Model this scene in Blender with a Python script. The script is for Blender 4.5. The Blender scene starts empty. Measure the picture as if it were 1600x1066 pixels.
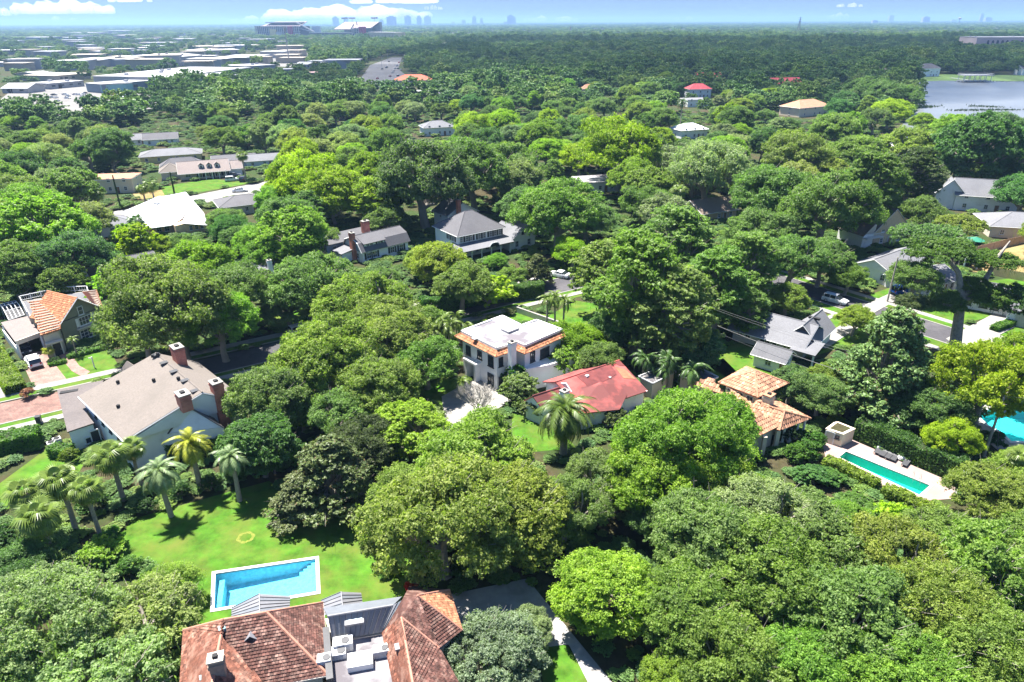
import bpy, bmesh, math, random
import numpy as np
from mathutils import Vector, Matrix
from mathutils.geometry import delaunay_2d_cdt, tessellate_polygon
SC = bpy.context.scene
COL = SC.collection
R = math.radians
# ---------------------------------------------------------------- camera
cam = bpy.data.objects.new('camera', bpy.data.cameras.new('camera'))
COL.objects.link(cam)
cam.location = (0, 0, 50)
cam.rotation_mode = 'QUATERNION'
cam.rotation_quaternion = (Matrix.Rotation(R(90-25.1), 3, 'X') @ Matrix.Rotation(R(-0.27), 3, 'Z')).to_quaternion()
cam.data.sensor_width = 36
cam.data.lens = 36*1067/1600
cam.data.clip_start = 0.5
cam.data.clip_end = 200000
SC.camera = cam
# ---------------------------------------------------------------- sky, sun, exposure
SUN_AZ, SUN_EL = -48, 66          # degrees from +Y (negative: to the left), elevation
W = bpy.data.worlds.new('World'); SC.world = W; W.use_nodes = True
nt = W.node_tree; nt.nodes.clear()
sky = nt.nodes.new('ShaderNodeTexSky'); sky.sky_type = 'NISHITA'; sky.sun_disc = False
sky.sun_elevation = R(SUN_EL); sky.sun_rotation = R(SUN_AZ)
sky.altitude = 500; sky.air_density = 1.2; sky.dust_density = 0.0; sky.ozone_density = 6.0
bg = nt.nodes.new('ShaderNodeBackground'); bg.inputs[1].default_value = 0.15
wo = nt.nodes.new('ShaderNodeOutputWorld')
tn = nt.nodes.new('ShaderNodeMix'); tn.data_type = 'RGBA'; tn.blend_type = 'MULTIPLY'; tn.inputs[0].default_value = 1; tn.inputs[7].default_value = (.46, .66, 1.12, 1)   # clear deep blue day
# the whole sky rolled off evenly, s / (1 + s / 2), so that the horizon is not burnt out
v1 = nt.nodes.new('ShaderNodeVectorMath'); v1.operation = 'MULTIPLY_ADD'; v1.inputs[1].default_value = (.5, .5, .5); v1.inputs[2].default_value = (1, 1, 1)
v2 = nt.nodes.new('ShaderNodeVectorMath'); v2.operation = 'DIVIDE'
nt.links.new(sky.outputs[0], v1.inputs[0]); nt.links.new(sky.outputs[0], v2.inputs[0]); nt.links.new(v1.outputs[0], v2.inputs[1])
nt.links.new(v2.outputs[0], tn.inputs[6]); nt.links.new(tn.outputs[2], bg.inputs[0]); nt.links.new(bg.outputs[0], wo.inputs[0])
sun = bpy.data.objects.new('sun', bpy.data.lights.new('sun', 'SUN')); COL.objects.link(sun)
sun.data.energy = 5.0; sun.data.angle = R(0.53); sun.data.color = (1.0, 0.96, 0.88)
sd = Vector((math.sin(R(SUN_AZ))*math.cos(R(SUN_EL)), math.cos(R(SUN_AZ))*math.cos(R(SUN_EL)), math.sin(R(SUN_EL))))
sun.rotation_euler = sd.to_track_quat('Z', 'Y').to_euler(); sun.location = (0, 0, 300)
SC.view_settings.view_transform = 'Standard'; SC.view_settings.look = 'None'
SC.view_settings.exposure = 1.95; SC.view_settings.gamma = 1.0
SC.view_settings.use_curve_mapping = False
SC.render.engine = 'CYCLES'
cy = SC.cycles
cy.max_bounces = 6; cy.diffuse_bounces = 4; cy.glossy_bounces = 2; cy.transmission_bounces = 4
cy.transparent_max_bounces = 48; cy.volume_bounces = 1
cy.use_denoising = True
try: cy.denoiser = 'OPENIMAGEDENOISE'
except Exception: pass
cy.sample_clamp_indirect = 4
# ---------------------------------------------------------------- helpers
ORI = {}
def put(o, parent=None, label=None, cat=None, group=None, kind=None):
    COL.objects.link(o)
    if parent is not None: o.parent = parent
    if label: o['label'] = label
    if cat: o['category'] = cat
    if group: o['group'] = group
    if kind: o['kind'] = kind
    return o
def thing(name, label, cat, loc, group=None, rz=0):
    o = bpy.data.objects.new(name, None); o.empty_display_size = .3
    o.location = (loc[0], loc[1], loc[2] if len(loc) > 2 else 0); o.rotation_euler = (0, 0, rz)
    put(o, None, label, cat, group); ORI[o] = Vector(o.location)
    return o
class MB:
    """collects polygons; obj() links them as one mesh object"""
    def __init__(s): s.v = []; s.f = []; s.m = []
    def poly(s, pts, m=0):
        k = len(s.v); s.v += [tuple(p) for p in pts]; s.f.append(tuple(range(k, k+len(pts)))); s.m.append(m)
    def faces(s, vs, fs, m=0):
        k = len(s.v); s.v += [tuple(p) for p in vs]
        for f in fs: s.f.append(tuple(i+k for i in f)); s.m.append(m)
    def box(s, c, size, rz=0, m=0, z0=None):
        x, y, z = (a/2 for a in size); ca, sa = math.cos(rz), math.sin(rz)
        cz = c[2] if z0 is None else z0+z
        vs = [(c[0]+a*x*ca-b*y*sa, c[1]+a*x*sa+b*y*ca, cz+d*z) for d in (-1, 1) for a, b in ((-1, -1), (1, -1), (1, 1), (-1, 1))]
        s.faces(vs, [(3, 2, 1, 0), (4, 5, 6, 7), (0, 1, 5, 4), (1, 2, 6, 5), (2, 3, 7, 6), (3, 0, 4, 7)], m)
    def prism(s, poly, z0, z1, m=0, top=True, bottom=True):
        if area2(poly) < 0: poly = poly[::-1]
        n = len(poly); vs = [(p[0], p[1], z0) for p in poly]+[(p[0], p[1], z1) for p in poly]
        fs = [(i, (i+1) % n, n+(i+1) % n, n+i) for i in range(n)]
        if n <= 4 or convex(poly):
            if top: fs.append(tuple(range(n, 2*n)))
            if bottom: fs.append(tuple(range(n-1, -1, -1)))
        else:
            for t in tessellate_polygon([[Vector((p[0], p[1], 0)) for p in poly]]):
                a, b, c = t
                if area2([poly[a], poly[b], poly[c]]) < 0: a, c = c, a
                if top: fs.append((n+a, n+b, n+c))
                if bottom: fs.append((c, b, a))
        s.faces(vs, fs, m)
    def slab(s, pts, th, m=0):
        """flat 3-D polygon given thickness th below its face (normal turned upwards)"""
        P = [Vector(p) for p in pts]; nn = newell(P)
        if nn.z < -1e-6 or (abs(nn.z) < 1e-6 and nn.y > 0): P = P[::-1]; nn = -nn
        n = len(P); vs = P+[p-nn*th for p in P]
        s.faces(vs, [tuple(range(n)), tuple(range(2*n-1, n-1, -1))]+[(i, n+i, n+(i+1) % n, (i+1) % n) for i in range(n)], m)
    def tube(s, pts, rad, n=6, m=0, cap=True):
        P = [Vector(p) for p in pts]
        if not hasattr(rad, '__len__'): rad = [rad]*len(P)
        rings = []; ref = Vector((0, 0, 1))
        for i, p in enumerate(P):
            d = (P[min(i+1, len(P)-1)]-P[max(i-1, 0)]).normalized()
            if abs(d.dot(ref)) > .95: ref = Vector((1, 0, 0))
            a = d.cross(ref).normalized(); b = d.cross(a)
            rings.append([p+(a*math.cos(2*math.pi*k/n)+b*math.sin(2*math.pi*k/n))*rad[i] for k in range(n)])
        vs = [q for r in rings for q in r]; fs = []
        for i in range(len(P)-1):
            for k in range(n): fs.append((i*n+k, i*n+(k+1) % n, (i+1)*n+(k+1) % n, (i+1)*n+k))
        if cap: fs += [tuple(range(n-1, -1, -1)), tuple(range((len(P)-1)*n, len(P)*n))]
        s.faces(vs, [tuple(f[::-1]) for f in fs], m)
    def obj(s, name, mat, parent=None, label=None, cat=None, group=None, kind=None, smooth=False, local=False):
        me = bpy.data.meshes.new(name)
        o3 = Vector((0, 0, 0))
        o = bpy.data.objects.new(name, me)
        if parent is not None: o3 = ORI[parent]
        elif not local and cat:
            xs = [v[0] for v in s.v]; ys = [v[1] for v in s.v]; zs = [v[2] for v in s.v]
            o3 = Vector(((min(xs)+max(xs))/2, (min(ys)+max(ys))/2, min(zs))); o.location = o3
        if local: vs = s.v
        else: vs = [(v[0]-o3[0], v[1]-o3[1], v[2]-o3[2]) for v in s.v]
        me.from_pydata(vs, [], s.f)
        for mm in (mat if isinstance(mat, (list, tuple)) else [mat]): me.materials.append(mm)
        me.polygons.foreach_set('material_index', s.m)
        if smooth: me.polygons.foreach_set('use_smooth', [True]*len(s.f))
        put(o, parent, label, cat, group, kind); ORI[o] = o3
        return o
def area2(p): return sum(p[i-1][0]*p[i][1]-p[i][0]*p[i-1][1] for i in range(len(p)))
def convex(p):
    n = len(p)
    for i in range(n):
        a, b, c = p[i-2], p[i-1], p[i]
        if (b[0]-a[0])*(c[1]-b[1])-(b[1]-a[1])*(c[0]-b[0]) < -1e-6: return False
    return True
def newell(P):
    n = Vector((0, 0, 0))
    for i in range(len(P)):
        a, b = P[i-1], P[i]
        n += Vector(((a.y-b.y)*(a.z+b.z), (a.z-b.z)*(a.x+b.x), (a.x-b.x)*(a.y+b.y)))
    return n.normalized()
def offset(poly, d):
    if area2(poly) < 0: poly = poly[::-1]
    out = []; n = len(poly)
    for i in range(n):
        a, b, c = Vector(poly[i-1][:2]), Vector(poly[i][:2]), Vector(poly[(i+1) % n][:2])
        e, f = (b-a).normalized(), (c-b).normalized()
        n1, n2 = Vector((e.y, -e.x)), Vector((f.y, -f.x)); m = (n1+n2)
        k = d/max(.35, (1+n1.dot(n2))); out.append((b.x+m.x*k, b.y+m.y*k))
    return out
def dup(src, loc, rz=None, label=None, group=None):
    r = src.copy(); COL.objects.link(r); r.location = loc
    if rz is not None: r.rotation_euler = (0, 0, rz)
    if label: r['label'] = label
    if group: r['group'] = group
    for ch in list(src.children):
        c = ch.copy(); COL.objects.link(c); c.parent = r
        for gch in ch.children:
            d = gch.copy(); COL.objects.link(d); d.parent = c
    return r
# ---------------------------------------------------------------- materials
MATS = {}
def mat(name, col, var=.15, scale=3.0, rough=.8, bump=.0, bscale=None, spec=.3, metal=0, dirt=None, dirt_scale=.35, dirt_lo=.5, dirt_hi=.7, stretch=None, vary=False):
    if name in MATS: return MATS[name]
    m = bpy.data.materials.new(name); m.use_nodes = True; t = m.node_tree; n = t.nodes; L = t.links
    b = n['Principled BSDF']; b.inputs['Roughness'].default_value = rough; b.inputs['Metallic'].default_value = metal
    b.inputs['Specular IOR Level'].default_value = spec
    tc = n.new('ShaderNodeTexCoord'); src = tc.outputs['Object']
    if stretch:
        mp = n.new('ShaderNodeMapping'); mp.inputs['Scale'].default_value = stretch; L.new(src, mp.inputs[0]); src = mp.outputs[0]
    nz = n.new('ShaderNodeTexNoise'); nz.inputs['Scale'].default_value = scale; nz.inputs['Detail'].default_value = 6; nz.inputs['Roughness'].default_value = .65
    L.new(src, nz.inputs[0])
    r = n.new('ShaderNodeMapRange'); r.inputs['From Min'].default_value = .3; r.inputs['From Max'].default_value = .7
    r.inputs['To Min'].default_value = 1-var; r.inputs['To Max'].default_value = 1+var; L.new(nz.outputs[0], r.inputs[0])
    mx = n.new('ShaderNodeMix'); mx.data_type = 'RGBA'; mx.blend_type = 'MULTIPLY'; mx.inputs[0].default_value = 1
    mx.inputs[6].default_value = (*col, 1); L.new(r.outputs[0], mx.inputs[7]); out = mx.outputs[2]
    if dirt:
        n2 = n.new('ShaderNodeTexNoise'); n2.inputs['Scale'].default_value = dirt_scale; n2.inputs['Detail'].default_value = 5; n2.inputs['Roughness'].default_value = .6; L.new(tc.outputs['Object'], n2.inputs[0])
        r2 = n.new('ShaderNodeMapRange'); r2.inputs['From Min'].default_value = dirt_lo; r2.inputs['From Max'].default_value = dirt_hi; L.new(n2.outputs[0], r2.inputs[0])
        m2 = n.new('ShaderNodeMix'); m2.data_type = 'RGBA'; L.new(r2.outputs[0], m2.inputs[0]); L.new(out, m2.inputs[6]); m2.inputs[7].default_value = (*dirt, 1); out = m2.outputs[2]
    if vary:
        at = n.new('ShaderNodeAttribute'); at.attribute_name = 'vary'; rv = n.new('ShaderNodeMapRange'); rv.inputs['To Min'].default_value = .5; rv.inputs['To Max'].default_value = 1.6; L.new(at.outputs['Fac'], rv.inputs[0])
        m3 = n.new('ShaderNodeMix'); m3.data_type = 'RGBA'; m3.blend_type = 'MULTIPLY'; m3.inputs[0].default_value = 1; L.new(out, m3.inputs[6]); L.new(rv.outputs[0], m3.inputs[7]); out = m3.outputs[2]
    L.new(out, b.inputs['Base Color'])
    if bump:
        nb = n.new('ShaderNodeTexNoise'); nb.inputs['Scale'].default_value = bscale or scale*6; nb.inputs['Detail'].default_value = 4; L.new(src, nb.inputs[0])
        bp = n.new('ShaderNodeBump'); bp.inputs['Strength'].default_value = bump; bp.inputs['Distance'].default_value = .05
        L.new(nb.outputs[0], bp.inputs['Height']); L.new(bp.outputs[0], b.inputs['Normal'])
    MATS[name] = m; return m
def brickmat(name, c1, c2, mortar, scale=1.0, bw=.24, rh=.08, rough=.85, axis='xy', ang=0, msize=.012):
    if name in MATS: return MATS[name]
    m = bpy.data.materials.new(name); m.use_nodes = True; t = m.node_tree; n = t.nodes; L = t.links
    b = n['Principled BSDF']; b.inputs['Roughness'].default_value = rough
    tc = n.new('ShaderNodeTexCoord'); mp = n.new('ShaderNodeMapping'); L.new(tc.outputs['Object'], mp.inputs[0])
    mp.inputs['Rotation'].default_value = (R(90) if axis == 'xz' else 0, 0, ang)
    br = n.new('ShaderNodeTexBrick'); br.inputs['Color1'].default_value = (*c1, 1); br.inputs['Color2'].default_value = (*c2, 1); br.inputs['Mortar'].default_value = (*mortar, 1)
    br.inputs['Scale'].default_value = scale; br.inputs['Brick Width'].default_value = bw; br.inputs['Row Height'].default_value = rh; br.inputs['Mortar Size'].default_value = msize
    L.new(mp.outputs[0], br.inputs[0])
    nz = n.new('ShaderNodeTexNoise'); nz.inputs['Scale'].default_value = .8; nz.inputs['Detail'].default_value = 6; L.new(tc.outputs['Object'], nz.inputs[0])
    r = n.new('ShaderNodeMapRange'); r.inputs['From Min'].default_value = .3; r.inputs['From Max'].default_value = .7; r.inputs['To Min'].default_value = .7; r.inputs['To Max'].default_value = 1.25; L.new(nz.outputs[0], r.inputs[0])
    mx = n.new('ShaderNodeMix'); mx.data_type = 'RGBA'; mx.blend_type = 'MULTIPLY'; mx.inputs[0].default_value = 1
    L.new(br.outputs[0], mx.inputs[6]); L.new(r.outputs[0], mx.inputs[7]); L.new(mx.outputs[2], b.inputs['Base Color'])
    MATS[name] = m; return m
def leafmat(name, trans=.32, rough=.55, under=None):
    m = bpy.data.materials.new(name); m.use_nodes = True; t = m.node_tree; n = t.nodes; L = t.links
    b = n['Principled BSDF']; b.inputs['Roughness'].default_value = rough; b.inputs['Specular IOR Level'].default_value = .3
    oi = n.new('ShaderNodeObjectInfo'); at = n.new('ShaderNodeAttribute'); at.attribute_name = 'vary'
    hv = n.new('ShaderNodeHueSaturation'); L.new(oi.outputs['Color'], hv.inputs['Color'])
    h = n.new('ShaderNodeMapRange'); h.inputs['To Min'].default_value = .522; h.inputs['To Max'].default_value = .492; L.new(at.outputs['Fac'], h.inputs[0]); L.new(h.outputs[0], hv.inputs['Hue'])
    v = n.new('ShaderNodeMapRange'); v.inputs['To Min'].default_value = .6; v.inputs['To Max'].default_value = 1.5; L.new(at.outputs['Fac'], v.inputs[0]); L.new(v.outputs[0], hv.inputs['Value'])
    src = hv.outputs[0]
    if under:
        ge = n.new('ShaderNodeNewGeometry'); mu = n.new('ShaderNodeMix'); mu.data_type = 'RGBA'; L.new(ge.outputs['Backfacing'], mu.inputs[0]); L.new(src, mu.inputs[6]); mu.inputs[7].default_value = (*under, 1); src = mu.outputs[2]
    L.new(src, b.inputs['Base Color'])
    tr = n.new('ShaderNodeBsdfTranslucent'); g = n.new('ShaderNodeMix'); g.data_type = 'RGBA'; g.blend_type = 'MULTIPLY'; g.inputs[0].default_value = 1
    L.new(hv.outputs[0], g.inputs[6]); g.inputs[7].default_value = (1.1, 1.35, .5, 1); L.new(g.outputs[2], tr.inputs[0])
    ms = n.new('ShaderNodeMixShader'); ms.inputs[0].default_value = trans
    L.new(b.outputs[0], ms.inputs[1]); L.new(tr.outputs[0], ms.inputs[2]); L.new(ms.outputs[0], n['Material Output'].inputs[0])
    return m
LEAF = leafmat('leaf', .48); GLOSSY = leafmat('glossy_leaf', .25, .5, (.12, .09, .04)); FROND = leafmat('frond_leaf', .25, .4)
BARK = mat('bark', (.24, .215, .185), .35, 2.5, .95, .6, 9)
TWIG = mat('grey_twig', (.36, .33, .29), .2, 5, .95)
PALMBARK = mat('palm_bark', (.27, .24, .2), .25, 4, .95, .5, 12)
def glassmat(name, col, rough=.06):
    return mat(name, col, .1, .6, rough, spec=.7)
PANE = glassmat('window_glass', (.035, .045, .055))
def watermat(name, tint, bump=.25, scale=1.2):
    m = bpy.data.materials.new(name); m.use_nodes = True; t = m.node_tree; n = t.nodes; L = t.links; n.remove(n['Principled BSDF'])
    tr = n.new('ShaderNodeBsdfTransparent'); tr.inputs[0].default_value = (*tint, 1)
    gl = n.new('ShaderNodeBsdfGlossy'); gl.inputs['Roughness'].default_value = .04
    fr = n.new('ShaderNodeFresnel'); fr.inputs[0].default_value = 1.33
    nz = n.new('ShaderNodeTexNoise'); nz.inputs['Scale'].default_value = scale; nz.inputs['Detail'].default_value = 3
    tc = n.new('ShaderNodeTexCoord'); L.new(tc.outputs['Object'], nz.inputs[0])
    bp = n.new('ShaderNodeBump'); bp.inputs['Strength'].default_value = bump; bp.inputs['Distance'].default_value = .1; L.new(nz.outputs[0], bp.inputs['Height'])
    L.new(bp.outputs[0], gl.inputs['Normal']); L.new(bp.outputs[0], fr.inputs['Normal'])
    ms = n.new('ShaderNodeMixShader'); L.new(fr.outputs[0], ms.inputs[0]); L.new(tr.outputs[0], ms.inputs[1]); L.new(gl.outputs[0], ms.inputs[2]); L.new(ms.outputs[0], n['Material Output'].inputs[0])
    return m
GRASS = mat('lawn_grass', (.046, .118, .01), .5, .5, .9, .5, 14, spec=.1, dirt=(.1, .122, .022), dirt_scale=.35, dirt_lo=.4, dirt_hi=.75)
DRYGRASS = mat('dry_grass', (.2, .15, .06), .25, .6, .95, .4, 9, spec=.1, dirt=(.25, .21, .11), dirt_scale=.12)
SOIL = mat('leaf_litter', (.05, .042, .022), .4, 1.2, .95, .5, 6, spec=.1, dirt=(.03, .05, .014), dirt_scale=.08, dirt_lo=.42, dirt_hi=.58)
CONC = mat('concrete', (.21, .2, .19), .12, 1.2, .85, .15, 8, dirt=(.15, .145, .13), dirt_scale=.25)
PALECONC = mat('pale_concrete', (.24, .228, .21), .1, 1.0, .85, .1, 8, dirt=(.17, .16, .145), dirt_scale=.5)
GREYCONC = mat('grey_drive', (.3, .29, .28), .18, .8, .9, .2, 9, dirt=(.2, .19, .18), dirt_scale=.35)
ASPH = mat('asphalt', (.055, .052, .058), .2, 2.0, .9, .2, 20, dirt=(.085, .08, .085), dirt_scale=.2)
PAVEBRICK = brickmat('street_brick', (.13, .062, .05), (.175, .09, .07), (.11, .07, .055), 1, .5, .25, ang=R(43), msize=.02)
DRIVEBRICK = brickmat('drive_brick', (.19, .1, .08), (.24, .14, .115), (.17, .115, .095), 1, .4, .2, ang=R(43), msize=.02)
BRICK = brickmat('chimney_brick', (.44, .11, .07), (.52, .17, .11), (.36, .26, .21), 1, .24, .085, axis='xz', msize=.008)
WHITE = mat('white_paint', (.74, .74, .73), .05, .8, .6, .1, 12, dirt=(.5, .49, .46), dirt_scale=.4, dirt_lo=.55, dirt_hi=.8)
TRIM = mat('white_trim', (.62, .62, .61), .03, 2, .5)
DARK = mat('dark_void', (.02, .02, .022), .2, 2, .8)
DARKMETAL = mat('dark_metal', (.06, .06, .065), .15, 3, .45)
SILVER = mat('silver_metal', (.55, .56, .57), .1, 3, .35, metal=.8)
# ================================================================ tree meshes (built once, shared by the copies)
def add_vary(me, per_face):
    a = me.attributes.new('vary', 'FLOAT', 'FACE'); a.data.foreach_set('value', per_face.astype(np.float32))
def leaf_cards(rng, P, N, size, aspect=.55, jit=.5):
    """one folded diamond leaf spray (two triangles) for every centre P with normal N"""
    n = len(P)
    N = N/np.linalg.norm(N, axis=1)[:, None]
    T = rng.normal(size=(n, 3)); T -= (T*N).sum(1)[:, None]*N; T /= np.linalg.norm(T, axis=1)[:, None]
    B = np.cross(N, T); s = size*(1+jit*(rng.random((n, 1))*2-1)); h = s*aspect
    V = np.empty((n, 4, 3), np.float32)
    V[:, 0] = P-T*s; V[:, 1] = P-B*h+N*s*.18*rng.random((n, 1)); V[:, 2] = P+T*s-N*s*.25; V[:, 3] = P+B*h+N*s*.18*rng.random((n, 1))
    return V
def cards_mesh(name, V, vary, mats):
    n = len(V); me = bpy.data.meshes.new(name)
    me.vertices.add(n*4); me.vertices.foreach_set('co', V.reshape(-1))
    me.loops.add(n*4); me.loops.foreach_set('vertex_index', np.arange(n*4, dtype=np.int32))
    me.polygons.add(n); me.polygons.foreach_set('loop_start', np.arange(0, n*4, 4, dtype=np.int32))
    try: me.polygons.foreach_set('loop_total', np.full(n, 4, np.int32))
    except Exception: pass
    add_vary(me, vary); me.materials.append(mats); me.update(); me.validate()
    return me
def unit(rng, n):
    d = rng.normal(size=(n, 3)); return d/np.linalg.norm(d, axis=1)[:, None]
def crown(seed, shape, nclump, per, leaf, cr=(.2, .32), gap=0.0, flat=.75, moss=0):
    """returns leaf mesh and the clump centres (unit crown radius 1, ground at z 0)"""
    rng = np.random.default_rng(seed); C = []; tries = 0
    lob = unit(rng, 7); lw = rng.uniform(-.28, .22, 7)
    while len(C) < nclump and tries < 6000:
        tries += 1; d = unit(rng, 1)[0]
        if shape == 'dome':
            if d[2] < -.35: continue
            rr = rng.uniform(.35, .8) if rng.random() < .3 else rng.uniform(.68, .84)
            rr *= 1+sum(w*max(0, float(d@l))**3 for l, w in zip(lob, lw))
            c = np.array([d[0]*rr, d[1]*rr, .8+d[2]*rr*.66])
        elif shape == 'round':
            if d[2] < -.75: continue
            rr = rng.uniform(.6, .82)*(1+.6*sum(w*max(0, float(d@l))**3 for l, w in zip(lob, lw)))
            c = np.array([d[0]*rr, d[1]*rr, 1.0+d[2]*rr*.85])
        elif shape == 'cone':
            t = rng.random()**1.25; a = rng.random()*2*math.pi; rad = (1-t)**.75*rng.uniform(.55, .85)+.04
            c = np.array([math.cos(a)*rad, math.sin(a)*rad, .35+t*1.85])
        elif shape == 'tall':
            t = rng.random(); a = rng.random()*2*math.pi
            rad = (.3+.55*math.sin(math.pi*min(1, t*.85+.16)))*rng.uniform(.45, 1.0)*(1+.5*lw[int(a*1.11) % 7]*2)
            c = np.array([math.cos(a)*rad, math.sin(a)*rad, .7+t*1.75])
        elif shape == 'flat':
            a = rng.random()*2*math.pi; rad = math.sqrt(rng.random())*.85
            c = np.array([math.cos(a)*rad, math.sin(a)*rad, 1.15+.32*(1-rad*rad)+rng.uniform(-.12, .1)])
        if C and min(np.linalg.norm(c-q) for q in C) < cr[0]*(.62+gap): continue
        C.append(c)
    C = np.array(C); allP = []; allN = []; var = []
    for c in C:
        r = rng.uniform(*cr); ns = max(8, int(per/14)); base = rng.random()
        sd = unit(rng, ns); sd[:, 2] = np.where(sd[:, 2] < -.3, -sd[:, 2]*.5, sd[:, 2])
        sp = c+sd*np.array([1, 1, flat])*r*rng.uniform(.55, 1.0, (ns, 1))
        k = per//ns; q = np.repeat(np.arange(ns), k); n = len(q)
        u = unit(rng, n); P = sp[q]+u*np.array([1, 1, .7])*r*.23*rng.random((n, 1))**.5
        N = sd[q]*.55+u*.35+np.array([0, 0, .45])+rng.normal(size=(n, 3))*.6
        allP.append(P); allN.append(N); var.append(np.clip(base*.45+rng.random(ns)[q]*.35+rng.random(n)*.3-.05, 0, 1))
    P = np.concatenate(allP); N = np.concatenate(allN); var = np.concatenate(var)
    V = leaf_cards(rng, P, N, leaf, .55, .75)
    if moss:
        low = C[rng.integers(0, len(C), moss)]; m = moss; a = low+rng.normal(size=(m, 3))*np.array([.13, .13, .05])
        ln = rng.uniform(.05, .17, (m, 1)); w = rng.uniform(.004, .011, (m, 1)); t = rng.random((m, 1))*6.28
        dx = np.concatenate([np.cos(t), np.sin(t), t*0], 1)*w; dn = np.concatenate([rng.normal(size=(m, 2))*.02, -ln], 1)
        M = np.stack([a-dx, a+dn*.5-dx*1.2, a+dn, a+dx*1.1+dn*.3], 1).astype(np.float32)
        V = np.concatenate([V, M]); var = np.concatenate([var, rng.random(m)*.5])
    return V, var, C
def trunk_mesh(name, seed, C, h0, r0, nlimb=7, bark=None, lean=.1):
    rng = random.Random(seed); mb = MB(); top = Vector((rng.uniform(-lean, lean), rng.uniform(-lean, lean), h0))
    mb.tube([(0, 0, -.03), (0, 0, .02), top*.5+Vector((rng.uniform(-.03, .03), 0, 0)), top], [r0*1.7, r0*1.15, r0*.95, r0*.85], 8)
    idx = list(range(len(C))); rng.shuffle(idx); forks = []
    for i in idx[:nlimb]:
        c = Vector(C[i])*.78+top*.22; mid = top.lerp(c, .5)+Vector((rng.uniform(-.1, .1), rng.uniform(-.1, .1), rng.uniform(-.05, .1)))
        mb.tube([top, top.lerp(mid, .6)+Vector((0, 0, .02)), mid, c], [r0*.7, r0*.5, r0*.38, r0*.18], 6); forks.append(mid)
    for i in idx[nlimb:nlimb+52]:
        c = Vector(C[i]); f = min(forks, key=lambda q: (q-c).length); m = f.lerp(c, .55)+Vector((rng.uniform(-.06, .06), rng.uniform(-.06, .06), .05))
        mb.tube([f, m, c+Vector((0, 0, .08))], [r0*.32, r0*.2, r0*.06], 4)
        for _ in range(2):
            e = c+Vector((rng.uniform(-.22, .22), rng.uniform(-.22, .22), rng.uniform(.02, .24)))
            mb.tube([m, e], [r0*.09, r0*.025], 3, cap=False)
    o = mb.obj(name, bark or BARK, local=True); me = o.data; bpy.data.objects.remove(o); return me
KIND = {}
def kind(key, seed, shape, n, per, leaf, cr, h0, r0, gap=0., flat=.75, moss=0, lm=None, nl=7, lean=.1):
    V, var, C = crown(seed, shape, n, per, leaf, cr, gap, flat, moss)
    KIND[key] = (cards_mesh(key+'_crown', V, var, lm or LEAF), trunk_mesh(key+'_trunk', seed, C, h0, r0, nl, lean=lean))
kind('oak0', 11, 'dome', 105, 1100, 0.0150, (0.115, 0.257), .42, .07)
kind('oak1', 12, 'dome', 94, 1203, 0.0160, (0.122, 0.275), .40, .075)
kind('oak2', 13, 'dome', 81, 1100, 0.0166, (0.115, 0.266), .45, .07, gap=.25)
kind('oak3', 14, 'dome', 116, 921, 0.0145, (0.101, 0.237), .38, .08, gap=.1)
kind('moss0', 21, 'dome', 113, 844, 0.0125, (0.094, 0.228), .42, .075, gap=.25, moss=1500, nl=9)
kind('moss1', 22, 'dome', 99, 504, 0.0185, (0.101, 0.228), .45, .08, gap=.3, moss=1200, nl=9)
kind('round0', 31, 'round', 113, 588, 0.0219, (0.122, 0.257), .35, .055)
kind('round1', 32, 'round', 102, 1075, 0.0170, (0.130, 0.285), .35, .055)
kind('cone0', 41, 'cone', 128, 462, 0.0232, (0.115, 0.228), .3, .06, lm=GLOSSY)
kind('tall0', 51, 'tall', 129, 504, 0.0212, (0.108, 0.237), .75, .085, gap=.15, moss=1600, nl=9)
kind('tall1', 52, 'tall', 113, 504, 0.0226, (0.115, 0.247), .75, .08, gap=.25, moss=800, nl=8)
kind('flat0', 61, 'flat', 81, 532, 0.0205, (0.101, 0.228), .7, .075, gap=.25, moss=700, nl=9, lean=.25)
kind('bush0', 71, 'round', 26, 260, .06, (.3, .45), .3, .05)
kind('bush1', 72, 'dome', 24, 260, .06, (.28, .42), .25, .05)
kind('far0', 81, 'dome', 40, 170, .05, (.2, .33), .4, .06, nl=3)
kind('far1', 82, 'round', 40, 170, .05, (.2, .33), .4, .06, nl=3)
def tree(key, name, label, cat, loc, rad, tint, rz, hs=1.0, group=None):
    cm, tm = KIND[key]
    r = bpy.data.objects.new(name, None); r.empty_display_size = .5; r.location = (loc[0], loc[1], 0); r.rotation_euler = (0, 0, rz)
    put(r, None, label, cat, group)
    c = bpy.data.objects.new('crown', cm); c.scale = (rad, rad, rad*hs); c.color = (*tint, 1); put(c, r)
    t = bpy.data.objects.new('trunk', tm); t.scale = (rad, rad, rad*hs); put(t, r)
    return r
# ================================================================ ground, roads, water
POOL = [(-29.78, 52.08), (-28.13, 47.55), (-19.03, 49.64), (-20.3, 54.08)]
LAP = [(42.61, 72.92), (41.17, 71.66), (47.13, 64.04), (49.38, 65.83)]
TURQ = [(67.35, 83.17), (64.72, 81.13), (64.69, 78.98), (65.39, 77.38), (65.14, 75.08), (69.3, 75.04), (75.89, 83.09), (72.35, 84.55)]
holes = [offset(p, .02) for p in (POOL, LAP, TURQ)]
gv = []; ge = []
for h in holes:
    k = len(gv); gv += [Vector(p) for p in h]; ge += [(k+i, k+(i+1) % len(h)) for i in range(len(h))]
for d in (260, 900, 3500, 9000, 30000):
    k = 12
    for i in range(k):
        for p in ((-d+2*d*i/k, -d), (d, -d+2*d*i/k), (d-2*d*i/k, d), (-d, d-2*d*i/k)): gv.append(Vector(p))
for x in range(-240, 241, 40):
    for y in range(-20, 250, 40): gv.append(Vector((x+.3, y+.7)))
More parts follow.
